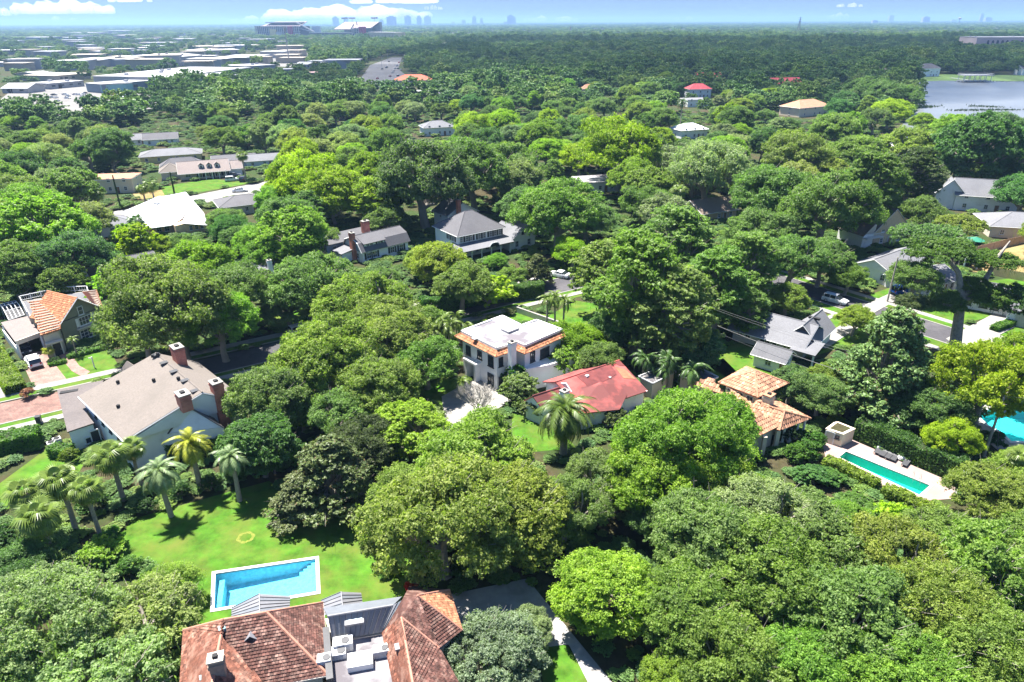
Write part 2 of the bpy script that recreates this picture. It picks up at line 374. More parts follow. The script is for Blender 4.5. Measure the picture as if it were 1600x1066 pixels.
cv, ce, cf = delaunay_2d_cdt(gv, ge, [], 0, 1e-5)[:3]
def inside(x, y, poly):
    s = False
    for i in range(len(poly)):
        a, b = poly[i-1], poly[i]
        if (a[1] > y) != (b[1] > y) and x < (b[0]-a[0])*(y-a[1])/(b[1]-a[1])+a[0]: s = not s
    return s
mb = MB()
mb.v = [(v.x, v.y, 0) for v in cv]
for f in cf:
    c = sum((cv[i] for i in f), Vector((0, 0)))/len(f)
    if any(inside(c.x, c.y, h) for h in holes): continue
    p = [cv[i] for i in f]; mb.f.append(tuple(f) if area2(p) > 0 else tuple(f[::-1])); mb.m.append(0)
mb.obj('ground', SOIL, kind='structure')
CLEAR = []; CLEARPOLY = []
def sheet(name, polys, z, m, kind='structure', z0=-.05):
    mb = MB(); CLEARPOLY.extend(polys)
    for p in polys: mb.prism(p, z0, z, bottom=False)
    return mb.obj(name, m, kind=kind)
lawn = MB()
def cut(poly, hole):
    """poly minus an enclosed hole, as triangles"""
    vs = [Vector(p[:2]) for p in poly]+[Vector(p) for p in hole]; n = len(poly)
    es = [(i, (i+1) % n) for i in range(n)]+[(n+i, n+(i+1) % len(hole)) for i in range(len(hole))]
    a, b, f, *_ = delaunay_2d_cdt(vs, es, [], 1, 1e-5); out = []
    for t in f:
        c = sum((a[i] for i in t), Vector((0, 0)))/len(t)
        if not inside(c.x, c.y, hole) and inside(c.x, c.y, poly): out.append([(a[i].x, a[i].y) for i in t])
    return out
for t in cut([(-42.15, 52.78), (-42.43, 60.41), (-36.92, 63.38), (-29.34, 67.31), (-22.02, 62.7), (-14.51, 61.52), (-9.9, 53.47), (-9.02, 46.45), (-14.06, 45.01), (-29.32, 44.04), (-30.98, 49.31), (-36.31, 52.74)], holes[0]):
    lawn.prism(t, -.05, .02, bottom=False)
lawn.obj('back_lawn', GRASS, kind='structure')
sheet('lawn', [[(-61.85, 65.34), (-60.41, 74.64), (-54.54, 75.34), (-52.73, 66.49), (-57.98, 61.84)], [(-76.31, 100.4), (-69.59, 105.7), (-62.17, 96.62), (-69.16, 91.62)], [(-15.37, 89.51), (-11.04, 94.58), (-5.88, 91.41), (-9.15, 83.87)], [(2.13, 43.17), (4.63, 43.29), (7.05, 39.29), (2.51, 39.01)],
  [(-8.42, 114.56), (-1.19, 120.26), (7.24, 118.28), (5.24, 113.53)], [(5.34, 115.88), (12.66, 125.35), (19.77, 121.93), (14.73, 110.05)], [(-0.05, 82.91), (4.5, 83.75), (8.21, 74.07), (-0.07, 72.7)], [(30.3, 99.75), (44.07, 109.71), (44.8, 90.91), (33.96, 91.02)],
  [(53.94, 115.3), (60.15, 118.26), (62.37, 115.2), (52.03, 105.64)], [(49.3, 105.67), (62.78, 112.29), (61.91, 106.83), (48.0, 99.56)], [(77.43, 127.29), (84.22, 131.54), (92.36, 117.87), (77.67, 111.55)], [(77.33, 111.55), (81.1, 109.29), (76.19, 106.67)], [(80.79, 106.62), (85.36, 109.79), (89.68, 108.65), (85.66, 102.76), (80.06, 104.06)], [(86.46, 110.6), (98.3, 117.8), (97.5, 113.32), (87.14, 106.55)],
  [(66.65, 124.66), (83.6, 135.35), (83.82, 130.8), (71.27, 121.29)], [(-46.89, 116.5), (-39.65, 122.67), (-36.37, 114.89), (-42.11, 110.69)], [(-118.27, 230.48), (-105.82, 242.54), (-88.11, 236.87), (-108.49, 213.77)], [(25.7, 93.16), (34.47, 99.7), (35.56, 93.06), (28.61, 89.09)], [(8.52, 142.5), (19.63, 153.64), (21.21, 132.37), (10.14, 125.38)], [(99.64, 135.13), (113.06, 138.94), (110.27, 131.19), (97.67, 125.98)]], .02, GRASS)
sheet('dry_grass_lot', [[(97.44, 147.79), (105.95, 154.76), (132.24, 166.42), (141.66, 161.89), (120.95, 134.84), (104.34, 138.25), (99.15, 143.34)], [(-124.2, 222.99), (-113.24, 226.51), (-108.45, 217.25), (-116.79, 212.24)]], .015, DRYGRASS)
# streets run on the neighbourhood grid
U = Vector((math.cos(R(43)), math.sin(R(43)))); Vv = Vector((math.cos(R(-47)), math.sin(R(-47))))
def band(a, b, w0, w1):
    a, b = Vector(a), Vector(b); d = (b-a).normalized(); n = Vector((-d.y, d.x))
    return [tuple(a+n*w0), tuple(b+n*w0), tuple(b+n*w1), tuple(a+n*w1)]
SA, SM, SB = (-76.95, 80.72), (-58.36, 91.12), (15.04, 137.08)
sheet('brick_street', [band(SA, SM, -3.4, 3.4)], .03, PAVEBRICK)
sheet('asphalt_street', [band(SM, SB, -3.6, 3.6)], .03, ASPH)
sheet('kerb', [band(SA, SB, 3.4, 3.65), band(SA, SB, -3.85, -3.6)], .12, PALECONC)
sheet('sidewalk', [band(SA, SB, 5.0, 6.7), band(SA, SB, -6.4, -5.0)], .1, PALECONC)
sheet('verge', [band(SA, SB, 3.65, 5.0), band(SA, SB, -5.0, -3.85)], .07, GRASS)
BA, BB = (51.98, 141.88), (84.96, 95.78)
sheet('side_street', [band(BA, BB, -3.6, 3.6)], .034, ASPH)
sheet('side_street_kerb', [band(BA, BB, 3.6, 3.85), band(BA, BB, -3.85, -3.6)], .12, PALECONC)
sheet('side_street_sidewalk', [band(BA, BB, 5.6, 7.1), band(BA, BB, -7.6, -6.2)], .104, PALECONC)
sheet('side_street_verge', [band(BA, BB, 3.85, 5.6), band(BA, BB, -6.2, -3.85)], .074, GRASS)
sheet('far_street', [[(-121.5, 187.38), (-115.18, 199.42), (-97.84, 222.44), (-83.54, 239.91), (-78.78, 224.83), (-89.59, 211.69), (-109.53, 192.0)]], .03, CONC)
sheet('boulevard', [[(-140.31, 670.94), (-179.19, 936.43), (-183.5, 1139.58), (-167.48, 1138.02), (-131.34, 855.9), (-85.07, 653.43), (-86.14, 562.68)]], .05, mat('worn_asphalt', (.1,.098,.102), .2, .05, .9))
sheet('parking_lot', [[(-334.78, 458.62), (-416.53, 607.29), (-454.57, 755.02), (-344.89, 603.57), (-264.65, 556.0), (-229.72, 461.41), (-274.83, 415.15)], [(-444.25, 987.19), (-437.84, 1418.18), (-319.93, 1242.01), (-257.71, 902.4)], [(953.63, 1599.91), (1210.35, 1754.35), (1098.56, 1495.53), (805.6, 1328.46)]], .05, mat('bleached_lot', (.15,.142,.135), .2, .04, .9))
# driveways and paths
sheet('brick_driveway', [[(-82.75, 102.86), (-78.67, 103.55), (-68.07, 92.43), (-71.66, 89.86)]], .05, DRIVEBRICK)
sheet('garden_path', [[(-75.91, 102.54), (-74.41, 103.26), (-69.7, 98.04), (-66.82, 96.01), (-66.84, 94.08), (-69.91, 96.26)]], .055, DRIVEBRICK)
sheet('side_driveway', [[(-88.72, 101.0), (-85.55, 102.89), (-74.14, 89.1), (-76.06, 84.48)]], .06, PALECONC)
sheet('paved_forecourt', [[(-6.28, 49.16), (-3.84, 49.8), (1.28, 51.19), (2.89, 47.52), (5.84, 43.49), (2.69, 43.03), (-5.78, 43.21)]], .06, GREYCONC)
sheet('driveway', [[(0.39, 50.77), (1.53, 50.93), (9.0, 38.09), (6.45, 38.69), (4.96, 43.15)]], .07, GREYCONC)
sheet('villa_drive', [[(-10.4, 87.54), (-5.48, 93.47), (-0.04, 86.5), (-4.9, 80.41), (-8.47, 75.7)]], .05, PALECONC)
sheet('villa_patio', [[(-8.91, 116.95), (-1.21, 122.85), (0.03, 120.89), (-7.6, 114.55)]], .06, mat('sand_path', (.36,.3,.21), .15, 1))
sheet('ranch_driveway', [[(49.16, 103.9), (62.37, 115.2), (63.76, 113.13), (52.62, 103.12)]], .112, PALECONC)
sheet('ranch_walk', [[(51.67, 111.85), (59.88, 117.65), (60.21, 116.72), (51.82, 110.45)]], .108, PALECONC)
sheet('garage_driveway', [[(74.87, 106.69), (91.77, 118.81), (95.68, 115.4), (84.71, 107.9), (79.28, 102.83), (75.02, 102.87)]], .112, PALECONC)
sheet('blue_car_driveway', [[(64.15, 119.15), (80.3, 131.59), (81.1, 129.38), (67.92, 118.17)]], .112, PALECONC)
sheet('pool_deck', [t for t in cut([(40.48, 75.28), (44.53, 75.7), (52.62, 66.05), (50.49, 63.31), (46.06, 62.88), (39.42, 71.53)], offset(LAP, .3))], .05, mat('pink_deck', (.28, .2, .18), .12, .8, .85, dirt=(.23, .17, .15), dirt_scale=.3))
sheet('patio', [t for t in cut([(63.75, 83.2), (68.94, 86.41), (80.32, 86.68), (70.25, 70.73), (62.06, 72.9), (62.04, 78.2)], offset(TURQ, .3))], .05, PALECONC)
# lake
LAKE = [(354.04, 641.99), (386.52, 654.38), (464.55, 642.54), (614.5, 633.67), (301.05, 298.63), (160.87, 302.59), (250.28, 441.93)]
lm = mat('lake_water', (.13, .14, .15), .2, .02, .3, .2, .5, spec=.4)
sheet('lake', [LAKE], .03, lm)
sheet('lake_bank', [[(356.79, 711.6), (429.01, 728.84), (514.62, 714.28), (617.86, 703.17), (560.27, 635.47), (463.6, 641.18), (385.72, 652.98), (354.04, 641.99), (329.34, 643.44)]], .05, mat('bank_grass', (.12, .19, .05), .4, .03, .95))

CLEARPOLY.extend([LAKE, offset(LAP, 1.6), offset(TURQ, 1.2), offset(POOL, 1.2)]); DISTRICT = [(-366.12, 446.34), (-304.76, 443.96), (-274.86, 546.56), (-226.91, 723.26), (-197.29, 756.54), (-367.44, 1297.01), (-663.67, 2362.27), (-1963.93, 2612.83)]
CLEARPOLY.append([(-132.33, 592.52), (-191.46, 966.18), (-197.58, 1183.45), (-161.24, 1179.76), (-121.54, 855.17), (-76.4, 652.93), (-75.25, 537.07)])
def inside_np(P, poly):
    s = np.zeros(len(P), bool)
    for i in range(len(poly)):
        (x1, y1), (x2, y2) = poly[i-1], poly[i]
        if y1 != y2: s ^= ((y1 > P[:, 1]) != (y2 > P[:, 1])) & (P[:, 0] < (x2-x1)*(P[:, 1]-y1)/(y2-y1)+x1)
    return s
# ================================================================ houses
def shingle(name, c, dirt=None): return mat(name, c, .16, 4.0, .93, .45, 26, dirt=dirt, dirt_scale=.22, dirt_lo=.45, dirt_hi=.75)
ROOF_TAN = shingle('tan_shingle', (.155, .133, .118), (.13, .113, .1)); ROOF_GREY = shingle('grey_shingle', (.105, .102, .11), (.085, .082, .09)); ROOF_LGREY = shingle('light_grey_shingle', (.15, .15, .162), (.12, .12, .13))
ROOF_DGREY = shingle('dark_grey_shingle', (.115, .115, .125), (.09, .09, .1)); ROOF_BROWN = shingle('brown_shingle', (.17, .13, .105)); ROOF_MAUVE = shingle('mauve_shingle', (.19, .158, .148), (.16, .13, .125)); ROOF_WING = shingle('worn_shingle', (.12, .103, .1), (.09, .08, .08))
ROOF_RED = mat('red_roof_paint', (.4, .088, .078), .14, 2.2, .85, .3, 20, dirt=(.13, .04, .038), dirt_scale=.22, dirt_lo=.4, dirt_hi=.56)
ROOF_WHITE = mat('white_metal', (.66, .67, .68), .03, 1, .45); ROOF_CRIMSON = mat('crimson_tile', (.5, .08, .09), .15, .8, .8)
TERRA = mat('terracotta', (.32, .14, .075), .22, 2.5, .85, .3, 14, dirt=(.36, .16, .09), dirt_scale=.8); TERRA2 = mat('salmon_tile', (.32, .165, .1), .2, 1.8, .85, .3, 12, dirt=(.4, .2, .13), dirt_scale=.5)
TERRA3 = mat('orange_tile', (.36, .15, .075), .16, 2.2, .85, .2, 12)
OLDTILE = mat('aged_red_tile', (.13, .05, .032), .4, 3.2, .85, .4, 18, dirt=(.24, .13, .095), dirt_scale=.9, dirt_lo=.48, dirt_hi=.66)
OLDTILE2 = mat('weathered_brown_tile', (.085, .038, .03), .4, 3.0, .85, .4, 18, dirt=(.17, .1, .08), dirt_scale=1.4, dirt_lo=.5, dirt_hi=.62)
STUCCO_GREEN = mat('olive_stucco', (.2, .2, .145), .06, 2, .9, .2, 20); CREAM = mat('cream_wall', (.6, .52, .4), .06, 2, .85); TANWALL = mat('tan_wall', (.5, .38, .25), .1, 2, .9)
BLUEWALL = mat('blue_siding', (.25, .33, .42), .06, 2, .8); GREYWALL = mat('grey_wall', (.42, .42, .42), .06, 2, .85); PEACH = mat('peach_wall', (.66, .45, .28), .06, 2, .85); BEIGE = mat('beige_wall', (.48, .43, .36), .06, 2, .85); YELLOWALL = mat('yellow_wall', (.6, .52, .24), .06, 2, .85)
ZINC = mat('zinc_panel', (.14, .15, .17), .1, 1.5, .4, spec=.5); ZINC2 = mat('grey_panel', (.17, .17, .185), .1, 1.5, .45, spec=.5); MEMBRANE = mat('roof_membrane', (.3, .29, .3), .1, 1.2, .8, dirt=(.1, .09, .1), dirt_scale=.16, dirt_lo=.46, dirt_hi=.6)
SHUTTER = mat('black_shutter', (.03, .032, .036), .1, 3, .6); WOOD = mat('brown_wood', (.2, .12, .07), .2, 4, .8); HOUSES = []
class House:
    def __init__(s, label, xy, ang=0, cat='house', name='house', group=None):
        s.o = Vector((xy[0], xy[1], 0)); s.ang = R(ang); s.root = thing(name, label, cat, s.o, group); s.c = Vector(s.o)
        HOUSES.append(s)
    def p(s, u, v, z=0):
        c, n = math.cos(s.ang), math.sin(s.ang); return (s.o.x+u*c-v*n, s.o.y+u*n+v*c, z)
    def rect(s, u0, v0, u1, v1): return [s.p(u0, v0), s.p(u1, v0), s.p(u1, v1), s.p(u0, v1)]
    def clear(s, poly, m=.5): CLEARPOLY.append(offset([q[:2] for q in poly], m))
    def walls(s, poly, z0, z1, m, name='wall'):
        mb = MB(); mb.prism(poly, z0, z1); s.clear(poly); return mb.obj(name, m, s.root)
    def roof(s, polys, m, th=.14, name='roof'):
        mb = MB(); [mb.slab(p, th) for p in polys]; s.clear(polys[0], .2) if len(polys[0]) > 3 and area2(polys[0]) != 0 else None
        return mb.obj(name, m, s.root)
    def panel(s, pts, m, th=.2, name='gable_wall'):
        mb = MB(); mb.slab(pts, th); return mb.obj(name, m, s.root)
    def ridge(s, lines, m, r=.13, name='ridge_cap'):
        
        for a, b in lines: mb = MB(); mb.tube([a, b], r, 6); mb.obj(name, m, s.root)
    def gable(s, u0, v0, u1, v1, ze, zr, m, wm, axis='u', over=.5, trim=True):
        d = (zr-ze); o = over
        if axis == 'u':
            vm = (v0+v1)/2; k = d/(vm-v0)*o
            pl = [[s.p(u0-o, v0-o, ze-k), s.p(u1+o, v0-o, ze-k), s.p(u1+o, vm, zr), s.p(u0-o, vm, zr)], [s.p(u1+o, v1+o, ze-k), s.p(u0-o, v1+o, ze-k), s.p(u0-o, vm, zr), s.p(u1+o, vm, zr)]]
            g = [[s.p(u, v0, ze), s.p(u, v1, ze), s.p(u, vm, zr-.12)] for u in (u0+.01, u1-.01)]
            rl = [(s.p(u0-o, vm, zr), s.p(u1+o, vm, zr))]
        else:
            um = (u0+u1)/2; k = d/(um-u0)*o
            pl = [[s.p(u0-o, v1+o, ze-k), s.p(u0-o, v0-o, ze-k), s.p(um, v0-o, zr), s.p(um, v1+o, zr)], [s.p(u1+o, v0-o, ze-k), s.p(u1+o, v1+o, ze-k), s.p(um, v1+o, zr), s.p(um, v0-o, zr)]]
            g = [[s.p(u0, v, ze), s.p(u1, v, ze), s.p(um, v, zr-.12)] for v in (v0+.01, v1-.01)]
            rl = [(s.p(um, v0-o, zr), s.p(um, v1+o, zr))]
        s.roof(pl, m); s.ridge(rl, m, .09)
        for t in g: s.panel(t, wm)
        if trim:
            mb = MB()
            for q in pl:
                a, b = Vector(q[0]), Vector(q[1]); n = Vector(q[3])-a
                mb.tube([a-Vector((0, 0, .1)), b-Vector((0, 0, .1))], .07, 4)
                mb.tube([a-Vector((0, 0, .1)), Vector(q[3])-Vector((0, 0, .1))], .06, 4); mb.tube([b-Vector((0, 0, .1)), Vector(q[2])-Vector((0, 0, .1))], .06, 4)
            mb.obj('eave_trim', TRIM, s.root)
        return pl
    def hip(s, u0, v0, u1, v1, ze, zr, m, over=.5, cap=None):
        u0 -= over; v0 -= over; u1 += over; v1 += over; w, l = v1-v0, u1-u0
        if l >= w: a, b = s.p(u0+w/2, (v0+v1)/2, zr), s.p(u1-w/2, (v0+v1)/2, zr)
        else: a, b = s.p((u0+u1)/2, v0+l/2, zr), s.p((u0+u1)/2, v1-l/2, zr)
        c = [s.p(u0, v0, ze), s.p(u1, v0, ze), s.p(u1, v1, ze), s.p(u0, v1, ze)]
        if abs(l-w) < .05: pl = [[c[0], c[1], a], [c[1], c[2], a], [c[2], c[3], a], [c[3], c[0], a]]; rl = [(q, a) for q in c]
        elif l > w: pl = [[c[0], c[1], b, a], [c[1], c[2], b], [c[2], c[3], a, b], [c[3], c[0], a]]; rl = [(a, b), (c[0], a), (c[3], a), (c[1], b), (c[2], b)]
        else: pl = [[c[1], c[2], b, a], [c[0], c[1], a], [c[3], c[0], a, b], [c[2], c[3], b]]; rl = [(a, b), (c[0], a), (c[1], a), (c[2], b), (c[3], b)]
        s.roof(pl, m); s.ridge(rl, cap or m, .08)
        mb = MB()
        for i in range(4): mb.tube([Vector(c[i])-Vector((0, 0, .12)), Vector(c[(i+1) % 4])-Vector((0, 0, .12))], .08, 4)
        mb.obj('eave_trim', TRIM, s.root)
        return pl
    def win(s, a, b, t, z, w, h, nx=2, ny=2, shut=None, frame=TRIM, pane=PANE, name='window', sill=True):
        a, b = Vector(a[:2]), Vector(b[:2]); d = (b-a).normalized(); n = Vector((d.y, -d.x)); ce = Vector(s.c[:2])
        if (a-ce).dot(n) < 0: n = -n
        rz = math.atan2(d.y, d.x)
        def bx(mb, dt, dz, sw, sh, th, off):
            q = a+d*(t+dt)+n*off; mb.box((q.x, q.y, z+dz), (sw, th, sh), rz)
        f = MB(); k = .09
        for sx in (-1, 1): bx(f, sx*(w/2-k/2), 0, k, h, .1, .035)
        for sz in (-1, 1): bx(f, 0, sz*(h/2-k/2), w-2*k, k, .1, .035)
        for i in range(1, nx): bx(f, -w/2+w*i/nx, 0, .045, h-2*k, .06, .035)
        for i in range(1, ny): bx(f, 0, -h/2+h*i/ny, w-2*k, .045, .05, .034)
        if sill: bx(f, 0, -h/2-.05, w+.2, .09, .2, .06)
        fo = f.obj(name, frame, s.root); p = MB(); bx(p, 0, 0, w-k, h-k, .03, .005); p.obj('pane', pane, fo)
        if shut:
            for sx in (-1, 1): m = MB(); bx(m, sx*(w/2+.3), 0, .46, h, .07, .03); m.obj('shutter', shut, s.root)
        return fo
    def door(s, a, b, t, w=1.0, h=2.1, m=WOOD, z0=0.0, name='door'):
        a, b = Vector(a[:2]), Vector(b[:2]); d = (b-a).normalized(); n = Vector((d.y, -d.x))
        if (a-Vector(s.c[:2])).dot(n) < 0: n = -n
        rz = math.atan2(d.y, d.x); q = a+d*t+n*.03; mb = MB(); mb.box((q.x, q.y, z0+h/2), (w, .1, h), rz); o = mb.obj(name, m, s.root)
        q = a+d*(t+w*.38)+n*.1; k = MB(); k.box((q.x, q.y, z0+1), (.12, .08, .12), rz); k.obj('handle', SILVER, o)
        f = MB()
        for dt, dz, sw, sh in ((-w/2-.07, h/2, .14, h+.14), (w/2+.07, h/2, .14, h+.14), (0, h+.07, w, .14)):
            q = a+d*(t+dt)+n*.04; f.box((q.x, q.y, z0+dz), (sw, .14, sh), rz)
        f.obj('door_frame', TRIM, s.root); return o
    def wins(s, rect, side, n, z, w, h, **k):
        c = rect; a, b = c[side], c[(side+1) % 4]; L = (Vector(b[:2])-Vector(a[:2])).length; s.c = (Vector(c[0])+Vector(c[2]))/2
        for i in range(n): s.win(a, b, L*(i+.5)/n, z, w, h, **k)
    def chimney(s, x, y, sx, sy, z0, z1, m=None, ang=None, cap=PALECONC):
        rz = s.ang if ang is None else R(ang); mb = MB(); mb.box((x, y, (z0+z1)/2), (sx, sy, z1-z0), rz); mb.box((x, y, z1-.45), (sx+.12, sy+.12, .3), rz); o = mb.obj('chimney', m or BRICK, s.root)
        k = MB(); k.box((x, y, z1+.06), (sx+.16, sy+.16, .13), rz); k.obj('chimney_cap', cap, o)
        f = MB(); f.box((x, y, z1+.2), (sx*.35, sy*.4, .25), rz); f.obj('flue', DARK, o); return o
    def vent(s, p, n, w=.35, l=.5, m=SHUTTER, name='roof_vent', rz=None, h=.14):
        mb = MB(); mb.box((p[0], p[1], p[2]+h/2), (w, l, h), s.ang if rz is None else rz); return mb.obj(name, m, s.root)
def on_plane(pl, x, y):
    a, b, c = (Vector(q) for q in pl[:3]); n = (b-a).cross(c-a); return a.z-(n.x*(x-a.x)+n.y*(y-a.y))/n.z
def laid(m, nm):
    """each tile fired to its own shade"""
    MATS[nm] = m; m.name = nm; n = m.node_tree.nodes; L = m.node_tree.links; b = n['Principled BSDF']; src = b.inputs['Base Color'].links[0].from_socket
    at = n.new('ShaderNodeAttribute'); at.attribute_name = 'vary'; rv = n.new('ShaderNodeMapRange'); rv.clamp = False; rv.inputs['To Min'].default_value = .55; rv.inputs['To Max'].default_value = 1.75; L.new(at.outputs['Fac'], rv.inputs[0])
    m3 = n.new('ShaderNodeMix'); m3.data_type = 'RGBA'; m3.blend_type = 'MULTIPLY'; m3.inputs[0].default_value = 1; L.new(src, m3.inputs[6]); L.new(rv.outputs[0], m3.inputs[7]); L.new(m3.outputs[2], b.inputs['Base Color'])
def tiles(h, poly, m0, cw, rl, name='roof_tiles', lift=.035, along=0, keep=lambda p: True, jit=.012, seed=1):
    """rows of separate tiles over a flat roof plane, first edge of poly = eave; joined as one part"""
    m = m0.copy() if m0.name+"_laid" not in MATS else MATS[m0.name+"_laid"]
    if m0.name+"_laid" not in MATS: laid(m, m0.name+"_laid")
    P = [Vector(p) for p in poly]; n = newell(P)
    if n.z < 0: n = -n
    e = (P[1]-P[0]).normalized(); up = n.cross(e)
    if up.z < 0: up = -up
    q = [((p-P[0]).dot(e), (p-P[0]).dot(up)) for p in P]; rng = random.Random(seed)
    u0, u1 = min(a for a, b in q), max(a for a, b in q); v1 = max(b for a, b in q); mb = MB(); r = 0; v = 0
    while v < v1:
        u = u0+(.5*cw if r % 2 else 0)
        while u < u1:
            if inside(u+cw/2, v+rl*.5, q):
                z0 = lift+rng.uniform(0, jit); a = P[0]+e*(u+.01)+up*v; j = rng.uniform(-.015, .015)
                b, c, d = a+e*(cw-.02), a+e*(cw-.02)+up*(rl*1.12), a+up*(rl*1.12)
                A, B, C, Dd = a+n*(z0+.045+j), b+n*(z0+.045-j), c+n*z0*.5, d+n*z0*.5
                if along: mid1, mid2 = (A+B)/2+n*.06, (C+Dd)/2+n*.05; mb.faces([A, mid1, B, C, mid2, Dd, a, b], [(0, 1, 4, 5), (1, 2, 3, 4), (6, 7, 2, 1, 0)])
                else: mb.faces([A, B, C, Dd, a, b], [(0, 1, 2, 3), (4, 5, 1, 0)])
            u += cw
        v += rl; r += 1
    o = mb.obj(name, m, h.root, kind='stuff'); vr = np.random.default_rng(seed); add_vary(o.data, np.array(VARY(o.data, vr, 3 if along else 2))); return o
def VARY(me, vr, k):
    n = len(me.polygons); return np.clip(np.repeat(vr.normal(.4, .22, n//k+1), k)[:n]+(np.repeat(vr.random(n//k+1) < .07, k)[:n])*.5, 0, 1.3)
def seams(h, poly, m, sm, step=.55, name='roof_panel'):
    """standing seam panels, each one its own part, poly = eave a, eave b, top b, top a"""
    a, b, c, d = (Vector(p) for p in poly); L = max((b-a).length, (c-d).length); k = max(1, round(L/step)); n = newell([a, b, c, d])
    if n.z < 0: n = -n
    for i in range(k):
        t0, t1 = i/k, (i+1)/k; g = .02/L
        p = [a.lerp(b, t0+g), a.lerp(b, t1-g), d.lerp(c, t1-g), d.lerp(c, t0+g)]
        mb = MB(); mb.slab([q+n*.03 for q in p], .05)
        for t in (t0+g,): mb.slab([a.lerp(b, t)+n*.09, a.lerp(b, t+2.2*g)+n*.09, d.lerp(c, t+2.2*g)+n*.09, d.lerp(c, t)+n*.09], .07)
        mb.obj(name, m if i % 3 else sm, h.root)
def simple(label, xy, ang, L, Wd, eave=2.8, rise=2.0, style='gable', wm=WHITE, rm=None, nw=3, name='house', group=None, shut=None, chim=None, door=True, axis='u', over=.5):
    h = House(label, xy, ang, 'house', name, group); rm = rm or ROOF_GREY; r = h.rect(-L/2, -Wd/2, L/2, Wd/2); h.walls(r, 0, eave, wm)
    if style == 'gable': h.gable(-L/2, -Wd/2, L/2, Wd/2, eave, eave+rise, rm, wm, axis, over)
    elif style == 'hip': h.hip(-L/2, -Wd/2, L/2, Wd/2, eave, eave+rise, rm, over)
    else:
        h.walls(offset(r, .3), eave+.003, eave+.35, TRIM, 'fascia'); h.roof([[(q[0], q[1], eave+.45) for q in offset(r, .25)]], rm, .1)
    for sd, n in ((0, nw), (1, max(1, nw//2)), (2, nw), (3, max(1, nw//2))):
        for zz in ([1.45] if eave < 4 else [1.45, 4.2]): h.wins(r, sd, n, zz, 1.0, 1.25, shut=shut)
    if door: h.c = Vector(h.o); h.door(r[0], r[1], L*.5+ (.0 if nw % 2 == 0 else L/nw*.5), 1, 2.05)
    if xy[1] > 380: CLEAR.append((xy[0]*.97, xy[1]*.97, 17))
    if chim: q = h.p(*chim); h.chimney(q[0], q[1], .9, .7, eave, eave+rise+1.0)
    return h
# ---------------------------------------------------------------- white house under the big tan roof
h = House('big white house under one broad tan shingled roof with three brick chimneys', (-54.0, 82.54))
E1, E2, R2, R1 = (-58.12, 79.77, 4.8), (-46.46, 68.9, 4.8), (-38.9, 74.95, 8), (-50.1, 86.29, 8)
nb = Vector((U.x, U.y, 0))*5.2
B1, B2 = tuple(Vector(R1)+nb-Vector((0, 0, 3.2))), tuple(Vector(R2)+nb-Vector((0, 0, 3.2)))
h.roof([[E1, E2, R2, R1], [B2, B1, R1, R2]], ROOF_TAN, .2); h.ridge([(R1, R2)], ROOF_TAN, .1)
foot = offset([E1[:2], E2[:2], B2[:2], B1[:2]], -.35)
cx = Vector((sum(q[0] for q in foot)/4, sum(q[1] for q in foot)/4, 0)); h.c = cx
h.walls(foot, 0, 4.5, WHITE)
for a, b, r in ((E1, B1, R1), (E2, B2, R2)):
    t = [Vector(a).lerp(cx+Vector((0, 0, a[2])), .03), Vector(b).lerp(cx+Vector((0, 0, b[2])), .03), Vector(r).lerp(cx+Vector((0, 0, r[2])), .03)-Vector((0, 0, .2))]
    t[0].z = t[1].z = 4.4; h.panel(t, WHITE, .25)
mb = MB()
for a, b in ((E1, E2), (E2, R2), (R2, B2), (E1, R1)): mb.tube([Vector(a)-Vector((0, 0, .14)), Vector(b)-Vector((0, 0, .14))], .1, 5)
mb.obj('eave_trim', TRIM, h.root)
# projecting gable wing on the near end
p0, pL, pR = Vector((-40.67, 74.03, 6.6)), Vector((-42.97, 72.26, 3.6)), Vector((-36.49, 73.69, 3.6))
bk = Vector((-Vv.x, -Vv.y, 0))*3.2
h.roof([[pL, p0, p0+bk, pL+bk], [pR, p0, p0+bk, pR+bk]], ROOF_TAN, .14)
h.panel([pL+bk*.04, pR+bk*.04, p0+bk*.04-Vector((0, 0, .12))], WHITE, .2)
h.walls([(pL+bk*.04)[:2], (pR+bk*.04)[:2], (pR+bk)[:2], (pL+bk)[:2]], 0, 3.55, WHITE, 'wing_wall')
mb = MB(); mb.tube([pL, p0], .08, 4); mb.tube([pR, p0], .08, 4); mb.obj('rake_board', DARKMETAL, h.root)
# low wing with worn roof on the left
wp = [(-64.36, 84.63, 3.1), (-56.42, 73.6, 3.1), (-54.18, 75.71, 3.1), (-60.94, 83.5, 3.3), (-59.01, 87.05, 3.3)]
wr = [wp[0], wp[1], wp[2], E1[:2]+(3.3,), wp[4]]
h.roof([[wp[0], wp[1], wp[2], (wp[2][0]*.4+E1[0]*.6, wp[2][1]*.4+E1[1]*.6, 3.1)], [wp[0], (wp[2][0]*.4+E1[0]*.6, wp[2][1]*.4+E1[1]*.6, 3.1), wp[4]]], ROOF_WING, .16)
h.walls(offset([wp[0][:2], wp[1][:2], wp[2][:2], E1[:2], wp[4][:2]], -.15), 0, 2.94, WHITE, 'wing_wall')
h.vent((-62.27, 84.02, 3.12), None, 2.2, .7, DARK, 'skylight', R(20), .1)
a, b = Vector(foot[0]), Vector(foot[1])
fe = sorted(foot, key=lambda q: (Vector(q)-Vector(E1[:2])).length)[0]; fn = sorted(foot, key=lambda q: (Vector(q)-Vector(E2[:2])).length)[0]
L = (Vector(fn)-Vector(fe)).length
for t in (.28, .45, .62, .8): h.win(fe, fn, L*t, 3.75, .8, 1.2, 2, 3, frame=SHUTTER)
h.win(wp[1], wp[2], 2.0, .95, .9, .9, 2, 2); h.door(wp[1], wp[2], 2.8, .9, 2.0, m=SHUTTER)
